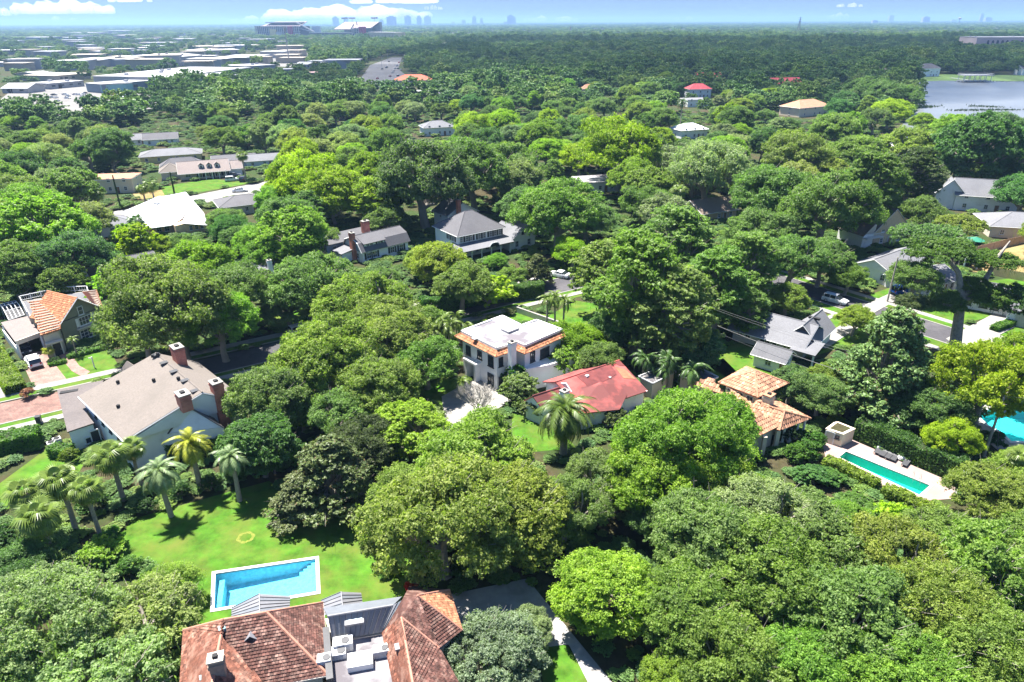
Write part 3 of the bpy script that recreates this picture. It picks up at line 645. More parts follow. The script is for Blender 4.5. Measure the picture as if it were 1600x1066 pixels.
c = (-46.51, 85.52, 9.3); h.chimney(c[0], c[1], 1.9, 1.3, 4.5, 9.3, ang=-47)
c = (-40.57, 73.4, 8.7); h.chimney(c[0], c[1], 1.75, 1.3, 6.5, 8.7, ang=-47)
c = (-37.71, 76.52, 8.6); h.chimney(c[0], c[1], 1.5, 1.25, 0, 8.6, ang=-47)
for px in [(-49.54, 85.38), (-47.4, 83.01), (-44.96, 80.56), (-42.42, 78.05), (-40.07, 75.49)]: h.vent((px[0], px[1], on_plane([E1, E2, R2], px[0], px[1])), None, .75, .95, DARKMETAL, 'skylight', R(-47))
for px in [(-52.9, 80.71), (-47.24, 79.38), (-50.29, 75.47), (-49.84, 84.98), (-43.52, 78.61), (-49.2, 85.18)]: h.vent((px[0], px[1], on_plane([E1, E2, R2], px[0], px[1])), None, .32, .32, DARK, 'vent_pipe', 0, .4)
# rear cross wings whose grey roof shows beyond the ridge
d1 = (-55.05, 87.01, 6.2)
h.roof([[Vector((-56.14, 86.96, 5)), Vector((-54.66, 86.62, 6.6)), Vector((-52.03, 84.42, 6.6)), Vector((-53.39, 84.61, 5))]], ROOF_TAN, .12, 'dormer_roof')
c = (-44.8, 86.26, 5.2); q = [Vector((-46.14, 86.09, 5.4)), Vector((-44.53, 87.47, 5.4)), Vector((-44.52, 87.2, 4.4)), Vector((-44.61, 85.64, 4.4))]
h.roof([q], ROOF_TAN, .12); h.walls([tuple(k[:2]) for k in q], 0, 4.2, WHITE, 'wing_wall')
# ---------------------------------------------------------------- olive stucco house with striped tile roofs
h = House('olive stucco house with orange striped tile roof and steep front gable', (-74.37, 104.49))
gL, gR, gP = Vector((-75.3, 104.4, 4.9)), Vector((-72.13, 111.1, 4.9)), Vector((-73.85, 108.98, 7.9))
gl, gr = Vector((gL.x, gL.y, 0)), Vector((gR.x, gR.y, 0)); dv = (gr-gl).normalized(); bkd = Vector((-dv.y, dv.x, 0))*7.5
if bkd.y < 0: bkd = -bkd
h.c = (gl+gr)/2+bkd*.5; gP = (gL+gR)/2+Vector((0, 0, 3.1))
h.walls([gl[:2], gr[:2], (gr+bkd)[:2], (gl+bkd)[:2]], 0, 4.75, STUCCO_GREEN)
h.panel([gL+bkd*.005, gR+bkd*.005, gP+bkd*.005-Vector((0, 0, .15))], STUCCO_GREEN, .3)
ov = -bkd.normalized()*.45; ovl = (gL-gP)*.1; ovr = (gR-gP)*.1
pl1 = [gL+ovl+ov, gL+ovl+bkd, gP+bkd, gP+ov]; pl2 = [gR+ovr+ov, gR+ovr+bkd, gP+bkd, gP+ov]
h.roof([pl1, pl2], TERRA3, .14); tiles(h, pl1, TERRA3, .32, .38, along=1); tiles(h, pl2, TERRA3, .32, .38, along=1, seed=2); h.ridge([(gP+ov, gP+bkd)], TERRA3, .15)
mb = MB(); mb.tube([gL+ovl+ov, gP+ov], .1, 4); mb.tube([gR+ovr+ov, gP+ov], .1, 4); mb.obj('rake_board', TRIM, h.root)
for px, w_, h_, nx, ny, sh in (((127, 486), .95, 1.5, 1, 2, None), ((131, 506), 2.3, 1.5, 4, 2, TRIM), ((131.5, 533), 2.7, 1.75, 4, 3, None)):
    t_, z_ = {(127, 486): (.52, 5.6), (131, 506): (.57, 3.7), (131.5, 533): (.55, 1.35)}[px]; h.win(gl, gr, (gr-gl).length*t_, z_, w_, h_, nx, ny, sh)
mb = MB(); q = gl.lerp(gr, .6)-bkd.normalized()*.25; mb.box((q.x, q.y, 2.6), (4.2, .5, .25), math.atan2(dv.y, dv.x)); mb.obj('window_hood', BEIGE, h.root)
# left wing: striped roof over the entrance
eL, eR, tR, tL = (Vector(q) for q in [(-76.04, 100.38, 4.4), (-74.39, 102.64, 4.4), (-78.77, 111.76, 6.6), (-83.29, 109.7, 6.6)])
h.roof([[eL, eR, tR, tL]], TERRA, .14); tiles(h, [eL, eR, tR, tL], TERRA, .34, .4, along=1, seed=3)
mb = MB()
L = (tL-eL).length
for i in range(13):
    f = (i+.5)/13; a = eL.lerp(tL, f)+Vector((0, 0, .2)); b = eR.lerp(tR, f)+Vector((0, 0, .2)); mb.tube([a, b], .1, 4)
mb.obj('roof_batten', BEIGE, h.root, kind='stuff')
wl = offset([eL[:2], eR[:2], tR[:2], tL[:2]], -.3); h.walls(wl, 0, 4.1, BEIGE); h.c = Vector((sum(q[0] for q in wl)/4, sum(q[1] for q in wl)/4, 0))
fl = sorted(wl, key=lambda q: (Vector(q)-eL.xy).length)[0]; fr = sorted(wl, key=lambda q: (Vector(q)-eR.xy).length)[0]
h.door(fl, fr, (Vector(fr)-Vector(fl)).length*.62, 1.2, 2.2, SHUTTER); mb = MB(); q = Vector(fl).lerp(Vector(fr), .6); mb.box((q.x+.2, q.y-.5, 2.7), (2.4, .9, .2), R(45)); mb.obj('door_hood', BEIGE, h.root)
# right striped wing
rw = [Vector(q) for q in [(-75.64, 112.65, 7.2), (-73.76, 113.73, 7.2), (-71.31, 110.26, 5.0), (-75.58, 113.92, 5.0)]]
h.roof([rw], TERRA, .14); h.walls([q[:2] for q in offset([k[:2] for k in rw], -.2)], 0, 4.7, STUCCO_GREEN, 'wing_wall')
mb = MB()
for i in range(9):
    f = (i+.5)/9; mb.tube([rw[0].lerp(rw[3], f)+Vector((0, 0, .1)), rw[1].lerp(rw[2], f)+Vector((0, 0, .1))], .07, 4)
mb.obj('roof_batten', BEIGE, h.root, kind='stuff')
# roof terrace behind with white balustrade
tc = [Vector(q) for q in [(-89.74, 116.3, 5.0), (-83.34, 108.67, 5.0), (-80.2, 113.98, 5.0), (-77.0, 116.46, 5.0), (-80.41, 121.49, 5.0), (-84.88, 120.86, 5.0)]]
h.walls([q[:2] for q in (tc[0], tc[1], tc[3], tc[4])], 0, 4.0, BEIGE, 'terrace_block'); h.walls(offset([q[:2] for q in (tc[0], tc[1], tc[3], tc[4])], -.3), 4.003, 4.06, ROOF_DGREY, 'terrace_floor')
mb = MB()
for a, b in ((tc[0], tc[1]), (tc[0], tc[5]), (tc[5], tc[4]), (tc[4], tc[3])):
    a = Vector((a.x, a.y, 5)); b = Vector((b.x, b.y, 5)); n_ = max(2, int((b-a).length/1.6))
    mb.tube([a, b], .08, 4); mb.tube([a-Vector((0, 0, .8)), b-Vector((0, 0, .8))], .05, 4)
    for i in range(n_+1): q = a.lerp(b, i/n_); mb.box((q.x, q.y, 4.55), (.16, .16, 1.15))
    for i in range(n_*5): q = a.lerp(b, i/(n_*5)); mb.box((q.x, q.y, 4.6), (.045, .045, .8))
mb.obj('terrace_railing', TRIM, h.root)
# carport
cp = [Vector(q) for q in [(-88.47, 108.59, 2.9), (-80.75, 100.71, 2.9), (-78.97, 104.2, 2.9), (-85.6, 111.38, 2.9)]]
h.roof([[q+Vector((0, 0, .25 if i in (0, 3) else 0)) for i, q in enumerate(cp)]], ROOF_MAUVE, .25, 'carport_roof')
for q in cp: mb = MB(); mb.box((q.x*.98+cp[2].x*.02, q.y, 1.3), (.3, .3, 2.6)); mb.obj('carport_post', TRIM, h.root)
mb = MB(); mb.box(((cp[0].x+cp[3].x)/2, (cp[0].y+cp[3].y)/2, 1.3), ((cp[0]-cp[3]).length, .15, 2.6), math.atan2(cp[3].y-cp[0].y, cp[3].x-cp[0].x)); mb.obj('carport_wall', DARKMETAL, h.root)
mb = MB(); a, b = cp[1], cp[2]; mb.box(((a.x+b.x)/2, (a.y+b.y)/2, 2.85), ((b-a).length, .2, .75), math.atan2(b.y-a.y, b.x-a.x)); mb.obj('carport_fascia', BEIGE, h.root)
mb = MB(); a, b = cp[0], cp[1]; mb.box(((a.x+b.x)/2-.1, (a.y+b.y)/2, .9), ((b-a).length, .2, 1.8), math.atan2(b.y-a.y, b.x-a.x)); mb.obj('carport_side', TRIM, h.root)
# screened pool cage behind the carport
cg = thing('pool_cage', 'white framed screen enclosure with curved ribs behind the carport', 'screen enclosure', (-95.01, 120.15))
q = [Vector(k) for k in [(-94.94, 117.77, 2.8), (-93.34, 119.67, 2.8), (-88.33, 114.23, 2.2), (-89.57, 111.9, 2.2)]]
mb = MB()
for i in range(5):
    f = i/4; a, b = q[0].lerp(q[1], f), q[3].lerp(q[2], f); mb.tube([a, (a+b)/2+Vector((0, 0, .7)), b, Vector((b.x, b.y, 0))], .07, 4); mb.tube([a, Vector((a.x, a.y, 0))], .06, 4)
for i in range(4):
    f = i/3; a, b = q[0].lerp(q[3], f), q[1].lerp(q[2], f); e = .7*4*f*(1-f); mb.tube([a+Vector((0, 0, e)), b+Vector((0, 0, e))], .06, 4)
mb.obj('rib', TRIM, cg); mb = MB(); mb.slab([q[0], q[1], q[2], q[3]], .02); mb.obj('mesh_screen', DARKMETAL, cg)
# ---------------------------------------------------------------- white flat roofed villa with orange tile skirt
VR = [(-7.67, 95.65), (-2.24, 89.6), (0.57, 91.87), (1.88, 90.53), (7.61, 96.08), (3.88, 99.72), (1.51, 97.61), (-1.53, 101.47)]
h = House('white two storey villa with flat pale roof and orange tile skirt', (-0.54, 100.07))
h.c = Vector((sum(q[0] for q in VR)/8, sum(q[1] for q in VR)/8, 0))
wallp = offset(VR, -.02); h.walls(wallp, 0, 6.75, WHITE)
h.roof([[(q[0], q[1], 5.9) for q in offset(VR, .12)]] if False else [[(VR[0][0], VR[0][1], 6.92), (VR[1][0], VR[1][1], 6.92), (VR[2][0], VR[2][1], 6.92), (VR[6][0], VR[6][1], 6.92), (VR[7][0], VR[7][1], 6.92)], [(VR[2][0], VR[2][1], 6.92), (VR[3][0], VR[3][1], 6.92), (VR[4][0], VR[4][1], 6.92), (VR[5][0], VR[5][1], 6.92), (VR[6][0], VR[6][1], 6.92)]], mat('stained_membrane', (.36, .36, .38), .12, 1.5, .8, dirt=(.125, .112, .125), dirt_scale=.2, dirt_lo=.38, dirt_hi=.56), .16)
ring = offset(VR, .02); out = offset(VR, .85); mb = MB(); k = len(ring)
for i in range(k):
    a, b = ring[i-1], ring[i]; e = (Vector(b)-Vector(a)).normalized(); mb.box(((a[0]+b[0])/2, (a[1]+b[1])/2, 6.86), ((Vector(b)-Vector(a)).length+.2, .26, .4), math.atan2(e.y, e.x))
mb.obj('parapet', WHITE, h.root)
mb = MB(); sk = []
for i in range(k):
    a, b, c, d = ring[i-1], ring[i], out[i], out[i-1]; sk.append([(d[0], d[1], 6.0), (c[0], c[1], 6.0), (b[0], b[1], 6.62), (a[0], a[1], 6.62)]); mb.slab(sk[-1], .12)
mb.obj('tile_skirt', TERRA3, h.root)
for i, q in enumerate(sk): tiles(h, q, TERRA3, .3, .4, along=1, seed=i, name='skirt_tiles')
h.ridge([((out[i][0], out[i][1], 6.05), (ring[i][0], ring[i][1], 6.68)) for i in range(k)], TERRA3, .1, 'hip_cap')
h.vent((-0.29, 95.85, 6.95), None, 2.2, 1.7, MEMBRANE, 'skylight', R(43), .3); h.vent((-5.47, 92.87, 6.95), None, 1.1, .8, MEMBRANE, 'roof_cricket', R(43), .12)
c = (-0.0, 89.44, 7.9); h.chimney(c[0], c[1], 1.0, .8, 0, 7.9, WHITE, 43)
va = [(-7.67, 95.65), (-2.24, 89.6), (0.57, 91.87), (1.88, 90.53), (7.61, 96.08)]
for px, w_, h_ in ((1.44, 4.1), 1.15, 1.7), ((4.16, 4.37), 1.05, 1.4), ((6.76, 4.26), 1.25, 1.8), ((1.29, 0.94), .95, 1.7), ((6.68, 1.15), 1.4, 2.0), :
    h.win(va[0], va[1], px[0], px[1], w_, h_, 2, 3, frame=SHUTTER)
for px, w_, h_ in ((0.73, 4.43), .8, 1.5), ((3.86, 4.34), .7, 1.4), ((0.69, 1.28), .8, 1.5): h.win(va[1], va[2], px[0], px[1], w_, h_, 2, 3, frame=SHUTTER)
for px, w_, h_ in ((1.64, 4.45), 1.0, 1.7), ((4.3, 4.23), 2.0, 1.6): h.win(va[3], va[4], px[0], px[1], w_, h_, 2, 2, frame=SHUTTER)
pd = (2.98, 0.02); a, b = Vector(va[0]), Vector(va[1]); d = (b-a).normalized(); n = Vector((d.y, -d.x)); n = n if n.y < 0 else -n; q = a+d*pd[0]; rz = math.atan2(d.y, d.x)
mb = MB(); w = q+n*.5
for s_ in (-1, 1): e = w+d*s_*1.05; mb.box((e.x, e.y, 1.5), (.45, 1.0, 3.0), rz)
mb.box((w.x, w.y, 3.05), (3.1, 1.3, .3), rz); mb.obj('entry_porch', WHITE, h.root); h.door(va[0], va[1], pd[0], 1.1, 2.2, mat('pale_door', (.45, .45, .42)))
mb = MB(); e0, e1 = w-d*1.4+n*.6, w+d*1.4+n*.6
for z_ in (3.4, 4.0): mb.tube([(w-d*1.4)[:]+(z_,), e0[:]+(z_,), e1[:]+(z_,), (w+d*1.4)[:]+(z_,)], .03, 4)
for i in range(13): t = e0.lerp(e1, i/12); mb.tube([t[:]+(3.2,), t[:]+(4.0,)], .018, 3)
mb.obj('balcony_rail', SHUTTER, h.root)
ter = [(-0.68, 89.86), (-0.02, 88.24), (5.52, 90.63), (9.77, 93.36), (7.0, 96.08)]
tp = [ter[0], ter[1], ter[2], ter[3], va[4], va[3]]
h.walls(tp, 0, 3.2, WHITE, 'terrace_block'); mb = MB()
for i in (0, 1, 2): a, b = Vector(tp[i]), Vector(tp[i+1]); mb.box(((a.x+b.x)/2, (a.y+b.y)/2, 3.45), ((b-a).length+.2, .25, .5), math.atan2(b.y-a.y, b.x-a.x))
mb.obj('terrace_parapet', WHITE, h.root)
# ---------------------------------------------------------------- red roofed house
h = House('single storey white house with faded patched red roof', (9.83, 87.35), 43)
r0, r1 = Vector((6.02, 83.44, 4.6)), Vector((15.75, 89.47, 4.9)); ax = (r1-r0); ax.z = 0; ax.normalize(); sd = Vector((ax.y, -ax.x, 0)); sd = sd if sd.y < 0 else -sd
f0, f1 = r0+sd*6-Vector((0, 0, 1.9)), r1+sd*6.4-Vector((0, 0, 2.1)); k0, k1 = r0-sd*3.2-Vector((0, 0, 1.4)), r1-sd*3.2-Vector((0, 0, 1.5))
h.roof([[f0, f1, r1, r0], [k1, k0, r0, r1]], ROOF_RED, .16); h.ridge([(r0, r1)], ROOF_RED, .12)
h.walls(offset([f0[:2], f1[:2], k1[:2], k0[:2]], -.4), 0, 2.55, WHITE); h.c = (r0+r1)/2
h.panel([r0+ax*.3-Vector((0, 0, .2)), f0+ax*.3, k0+ax*.3-Vector((0, 0, .5))], WHITE); h.panel([r1-ax*.3-Vector((0, 0, .2)), f1-ax*.3, k1-ax*.3-Vector((0, 0, .6))], WHITE)
pa = lambda s_, t_: r0.lerp(r1, s_).lerp(f0.lerp(f1, s_), t_)+Vector((0, 0, .05))
FADED = mat('faded_roof_patch', (.26, .125, .07), .3, 1.4, .9, dirt=(.22, .06, .05), dirt_scale=.7); MAROONR = mat('maroon_roof_patch', (.12, .03, .03), .3, 1.2, .85, dirt=(.2, .05, .045), dirt_scale=.5)
h.roof([[pa(.86, .12), pa(.97, .3), pa(.98, .62), pa(.84, .5)]], FADED, .03, 'roof_patch'); h.roof([[pa(.3, .04), pa(.84, .04), pa(.8, .34), pa(.34, .5)]], MAROONR, .03, 'roof_patch'); h.roof([[pa(.9, .02), pa(.995, .02), pa(.995, .2), pa(.93, .14)]], MAROONR, .03, 'roof_patch')
# front left gabled wing with the garage door
wa, wb = Vector((1.81, 81.47, 2.9)), Vector((4.1, 79.56, 2.9)); wp_ = (wa+wb)/2+Vector((0, 0, 1.25)); bk = ax*7
h.roof([[wa-bk*.04, wp_-bk*.04, wp_+bk, wa+bk], [wb-bk*.04, wp_-bk*.04, wp_+bk, wb+bk]], ROOF_RED, .14); h.ridge([(wp_-bk*.04, wp_+bk)], ROOF_RED, .1)
h.panel([wa+bk*.01-Vector((0, 0, .1)), wb+bk*.01-Vector((0, 0, .1)), wp_+bk*.01-Vector((0, 0, .15))], WHITE); h.walls([q[:2] for q in (wa+bk*.01, wb+bk*.01, wb+bk, wa+bk)], 0, 2.8, WHITE, 'wing_wall')
h.c = Vector((((wa+wb)/2+bk*.5).x, ((wa+wb)/2+bk*.5).y, 0)); GD = mat('garage_panel', (.5, .52, .56), .08, 3, .6)
L = (wb-wa).length; h.door(wa, wb, L*.5, L*.62, 2.1, GD, name='garage_door')
# hipped cross wing right, facing the camera
ca, cb, ct, c2 = Vector((8.35, 77.87, 2.8)), Vector((14.37, 78.96, 2.8)), Vector((12.26, 83.57, 4.5)), Vector((16.68, 84.39, 3))
h.roof([[ca, cb, ct]], ROOF_RED, .14); h.roof([[cb, c2, ct]], ROOF_RED, .14)
cl = Vector((7.0, 81.78, 3.2)); h.roof([[ca, ct, cl]], ROOF_RED, .14)
h.walls(offset([ca[:2], cb[:2], c2[:2], cl[:2]], -.4), 0, 2.4, WHITE, 'wing_wall')
c = (7.03, 80.36, 4.9); h.chimney(c[0], c[1], 1.0, .9, 1.5, 4.9, WHITE); c = (4.5, 83.27, 4.7)
h.panel([Vector((6.17, 84.36, 4.0)), Vector((8.23, 81.95, 3.9)), Vector((7.46, 82.69, 4.9))], TRIM, .2, 'gablet')
h.vent((10.57, 85.28, 4.4), None, .5, .4, TRIM, 'vent_hood', R(43), .25); h.vent((13.89, 85.61, 4.0), None, .3, .3, TRIM, 'vent_hood', R(43), .2)
# ---------------------------------------------------------------- tan tile roofed house with loggia
h = House('sprawling cream house with salmon tile hip roofs and columned loggia', (34.76, 81.74), 43)
q = [(28.48, 83.04, 4.6), (32.59, 78.83, 4.6), (38.2, 82.76, 4.6), (33.87, 87.81, 4.6)]; pk1, pk2 = (32.12, 83.57, 6.3), (32.53, 82.62, 6.3)
a, b, c, d = (Vector(k) for k in q); m1 = (a+b+c+d)/4+Vector((0, 0, 1.8))
pls = [[a, b, m1], [b, c, m1], [c, d, m1], [d, a, m1]]; h.roof(pls, TERRA2, .16)
for i, p_ in enumerate(pls): tiles(h, p_, TERRA2, .36, .55, along=1, seed=i)
h.ridge([(k, m1) for k in (a, b, c, d)], TERRA2, .14); wl = offset([k[:2] for k in (a, b, c, d)], -.8); h.walls(wl, 0, 4.4, CREAM); h.c = m1.copy(); h.c.z = 0
h.wins([k+(0,) for k in wl], 0, 3, 3.4, 1, 1.2); h.wins([k+(0,) for k in wl], 1, 3, 3.4, 1, 1.2)
# lower wing towards the pool
e0, e1, e2, e3 = (Vector(k) for k in [(33.82, 73.43, 2.9), (38.94, 76.3, 2.9), (36.16, 80.97, 2.9), (29.15, 76.23, 2.9)]); rd0, rd1 = Vector((34.94, 75.45, 4.5)), Vector((31.89, 77.75, 4.6))
pls = [[e0, e1, rd0], [e1, e2, rd1, rd0], [e3, e0, rd0, rd1]]; h.roof(pls, TERRA2, .16)
for i, p_ in enumerate(pls): tiles(h, p_, TERRA2, .36, .55, along=1, seed=5+i)
h.ridge([(e0, rd0), (e1, rd0), (rd0, rd1)], TERRA2, .14)
g0, g1, g2, g3 = (Vector(k) for k in [(28.68, 70.71, 2.9), (34.85, 74.61, 3.2), (32.03, 75.49, 4.3), (24.08, 70.32, 4.3)])
h.roof([[g0, g1, g2, g3]], TERRA2, .16); tiles(h, [g0, g1, g2, g3], TERRA2, .36, .55, along=1, seed=11)
h.walls(offset([k[:2] for k in (g0, g1, g2, g3)], -.6), 0, 2.7, CREAM, 'wing_wall')
di = (e1-e0).normalized(); inn = Vector((-di.y, di.x, 0)); inn = inn if inn.x < 0 else -inn
wq = [(e0+inn*2.6)[:2], (e1+inn*2.6-di*.6)[:2], (e2-di*.6)[:2], (e3+di*1)[:2]]; h.walls(wq, 0, 2.6, CREAM, 'loggia_wall')
for i in range(5):
    c = e0.lerp(e1, .06+.22*i)+inn*.5; mb = MB(); mb.tube([(c.x, c.y, 0), (c.x, c.y, 2.75)], .17, 8); mb.box((c.x, c.y, .15), (.5, .5, .3)); mb.box((c.x, c.y, 2.65), (.5, .5, .2)); mb.obj('column', TRIM, h.root)
for i in range(3): c = g0.lerp(g1, .12+.35*i)+Vector((.1, -.1, 0)); mb = MB(); mb.box((c.x, c.y, 1.35), (.5, .5, 2.7)); mb.obj('pier', CREAM, h.root)
c = (33.54, 77.66, 5.7); h.chimney(c[0], c[1], 1.3, 1.0, 2, 5.7, CREAM, cap=TERRA2)
# lower hips peeping through the leaves
for nm, s_ in (('roof', [(25.44, 85.26, 3.2), (29.49, 81.92, 3.2), (27.94, 84.92, 4.4)]), ('roof', [(26.76, 79.86, 3.0), (32.9, 78.12, 3.2), (30.15, 81.39, 4.3)]), ('roof', [(20.45, 78.57, 3.0), (26.81, 76.88, 3.0), (24.25, 80.74, 4.2)])): h.roof([s_], TERRA2, .14, nm); tiles(h, s_, TERRA2, .36, .55, along=1, seed=21)
h.walls([(21.3, 78.57), (28.11, 78.5), (29.32, 82.81), (25.1, 83.76)], 0, 2.8, CREAM, 'wing_wall')
# flat dark roofs behind it
for lb, s_ in (('flat roofed grey outbuilding with dark patched felt beside the red roof', '[(18.51, 88.2, 2.8), (20.16, 86.04, 2.8), (24.24, 89.55, 2.8), (22.82, 91.42, 2.8)]'), ('flat dark felt garage roof behind the tan tile house', '[(24.35, 88.34, 2.8), (27.31, 85.97, 2.8), (30.03, 87.88, 2.8), (27.86, 91.16, 2.8)]')):
    s_ = eval(s_); h = House(lb, s_[0], 43, 'outbuilding', 'outbuilding'); h.walls(offset([k[:2] for k in s_], -.2), 0, 2.6, BEIGE); h.roof([s_], mat('patched_felt', (.09, .085, .09), .4, .7, .9, dirt=(.4, .36, .33), dirt_scale=.4), .16)
    mb = MB(); P_ = offset([k[:2] for k in s_], .02)
    for i in range(4): a, b = Vector(P_[i-1]), Vector(P_[i]); mb.box(((a.x+b.x)/2, (a.y+b.y)/2, 2.86), ((b-a).length, .16, .2), math.atan2(b.y-a.y, b.x-a.x))
    mb.obj('parapet', GREYWALL, h.root)
# ---------------------------------------------------------------- blue gambrel house
h = House('blue house with grey gambrel roof and tall red brick chimney', (-31.18, 152.01), 43)
def fr(px): return px
h.o = Vector((-33.83, 148.81, 0)); h.c = Vector(h.p(6, 3.5))
r = h.rect(0, 0, 12.5, 7.4); h.walls(r, 0, 2.7, WHITE)
oo = .5
gx = [(-.5, 0, 2.7), (.9, 0, 4.6), (3.7, 0, 5.7), (6.5, 0, 4.6), (7.9, 0, 2.7)]
pls = [[h.p(-oo, gx[i][0], gx[i][2]), h.p(12.5+oo, gx[i][0], gx[i][2]), h.p(12.5+oo, gx[i+1][0], gx[i+1][2]), h.p(-oo, gx[i+1][0], gx[i+1][2])] for i in range(4)]
h.roof(pls, ROOF_GREY, .15); h.ridge([(h.p(-oo, 3.7, 5.72), h.p(12.5+oo, 3.7, 5.72))], ROOF_GREY, .08)
for u_ in (.02, 12.3): h.panel([h.p(u_, 0, 2.6), h.p(u_, .95, 4.5), h.p(u_, 3.7, 5.55), h.p(u_, 6.45, 4.5), h.p(u_, 7.4, 2.6)], BLUEWALL, .2)
mb = MB()
for i in range(4): mb.tube([h.p(-oo, gx[i][0], gx[i][2]-.1), h.p(-oo, gx[i+1][0], gx[i+1][2]-.1)], .12, 4)
mb.obj('rake_board', TRIM, h.root)
h.win(r[0], r[3], 2.0, 3.7, .8, 1.1); h.win(r[0], r[3], 5.4, 3.7, .8, 1.1); h.win(r[0], r[3], 2, 1.4, 1, 1.3)
for t_ in (1.6, 3.2, 8, 10.5): h.win(r[0], r[1], t_, 1.55, 1.2, 1.5, 2, 2, SHUTTER)
# shed dormer along the eave
h.walls(h.rect(.8, .3, 6.2, 2.5), 2.75, 4.4, WHITE, 'dormer'); h.roof([[h.p(.5, -.1, 4.42), h.p(6.5, -.1, 4.42), h.p(6.5, 3.0, 5.5), h.p(.5, 3.0, 5.5)]], ROOF_GREY, .14, 'dormer_roof')
d_ = h.rect(.8, .3, 6.2, 2.5)
for t_ in (.9, 1.9, 4.0): h.win(d_[0], d_[1], t_, 3.6, .85, 1.25, 2, 2, SHUTTER if t_ > 3 else None)
q = h.p(-.55, 3.0); h.chimney(q[0], q[1], .9, 1.3, 0, 6.7); q = h.p(6.5, 8.6); h.chimney(q[0], q[1], 1.7, 1.2, 2, 7.0)
h.walls(h.rect(-4.5, 8, 7.5, 14.5), 0, 3.6, BLUEWALL, 'rear_wing'); h.roof([[h.p(-5, 7.2, 3.7), h.p(8, 7.2, 3.7), h.p(8, 11.2, 5), h.p(-4, 11.2, 5)], [h.p(8, 15, 3.7), h.p(-5, 15, 3.7), h.p(-4, 11.2, 5), h.p(8, 11.2, 5)], [h.p(-5, 15, 3.7), h.p(-5, 7.2, 3.7), h.p(-4, 11.2, 5)]], ROOF_GREY, .15)
rr_ = h.rect(-4.5, 8, 7.5, 14.5); h.wins(rr_, 3, 3, 2.4, .9, 1.0); h.wins(rr_, 0, 3, 2.4, .9, 1.0)
h.walls(h.rect(-3.5, 3.0, -.1, 6.8), 0, 2.4, WHITE, 'side_porch'); h.roof([[h.p(-3.9, 2.6, 2.45), h.p(0, 2.6, 3.1), h.p(0, 7.2, 3.1), h.p(-3.9, 7.2, 2.45)]], ROOF_LGREY, .12, 'porch_roof')
# ---------------------------------------------------------------- grey hip roofed house with shutters
h = House('large white house with pyramid grey roof and black shuttered upper windows', (-5.24, 156.46), 36)
h.o = Vector((-11.37, 151.15, 0)); L_, W_ = 12.5, 12.0
r = h.rect(0, 1.5, L_, W_); h.walls(r, 0, 5.4, WHITE); h.hip(0, 1.5, L_, W_, 5.4, 9.3, ROOF_GREY, .55); h.c = Vector(h.p(L_/2, W_/2))
for t_, two in ((.8, 0), (2.3, 1), (3.5, 1), (5.8, 1), (7.2, 0), (9.0, 1), (10.3, 0), (11.6, 1)): h.win(r[0], r[1], t_, 4.35, .8, 1.5, 2, 3, SHUTTER if two else None)
for t_ in (2, 4.2): h.win(r[3], r[0], 10.5-t_, 4.35, .8, 1.5, 2, 3, SHUTTER)
for t_ in (2, 5, 8, 11): h.win(r[0], r[1], t_, 1.5, 1.0, 1.6)
h.roof([[h.p(-2.2, -2.6, 2.7), h.p(L_+.5, -2.6, 2.7), h.p(L_+.5, 1.45, 3.4), h.p(.5, 1.45, 3.4)], [h.p(-2.2, 4, 2.7), h.p(-2.2, -2.6, 2.7), h.p(.5, 1.45, 3.4), h.p(.5, 4, 3.4)]], ROOF_LGREY, .15, 'porch_roof')
for i in range(6): q = h.p(-1.4+i*2.7, -2.1); mb = MB(); mb.tube([(q[0], q[1], 0), (q[0], q[1], 2.65)], .15, 8); mb.obj('column', TRIM, h.root)
mb = MB(); c0 = h.p(7.2, -2.7, 2.7)
pts = [h.p(7.2+1.3*math.cos(t_*math.pi/10), -2.75, 2.65+.9*math.sin(t_*math.pi/10)) for t_ in range(11)]; mb.tube(pts, .14, 5); mb.obj('porch_arch', TRIM, h.root)
mb = MB(); mb.slab([Vector(k) for k in pts], .1); mb.obj('arch_infill', DARK, h.root)
h.walls(h.rect(L_+.2, -1.5, L_+7.5, 7), 0, 2.9, WHITE, 'side_wing'); h.gable(L_+.2, -1.5, L_+7.5, 7, 2.9, 5.0, ROOF_LGREY, WHITE, 'v', .45)
w_ = h.rect(L_+.2, -1.5, L_+7.5, 7); h.c = Vector(h.p(L_+4, 3)); h.wins(w_, 0, 2, 1.5, 1, 1.5); q = h.p(L_+3.85, -1.55, 3.9); mb = MB(); mb.box(q, (.8, .1, .9), h.ang); mb.obj('oval_vent', SHUTTER, h.root)
h.walls(h.rect(L_+7.4, 2, L_+10.5, 10), 0, 2.7, WHITE, 'end_wing'); h.gable(L_+7.4, 2, L_+10.5, 10, 2.7, 4.2, ROOF_LGREY, WHITE, 'v', .4)
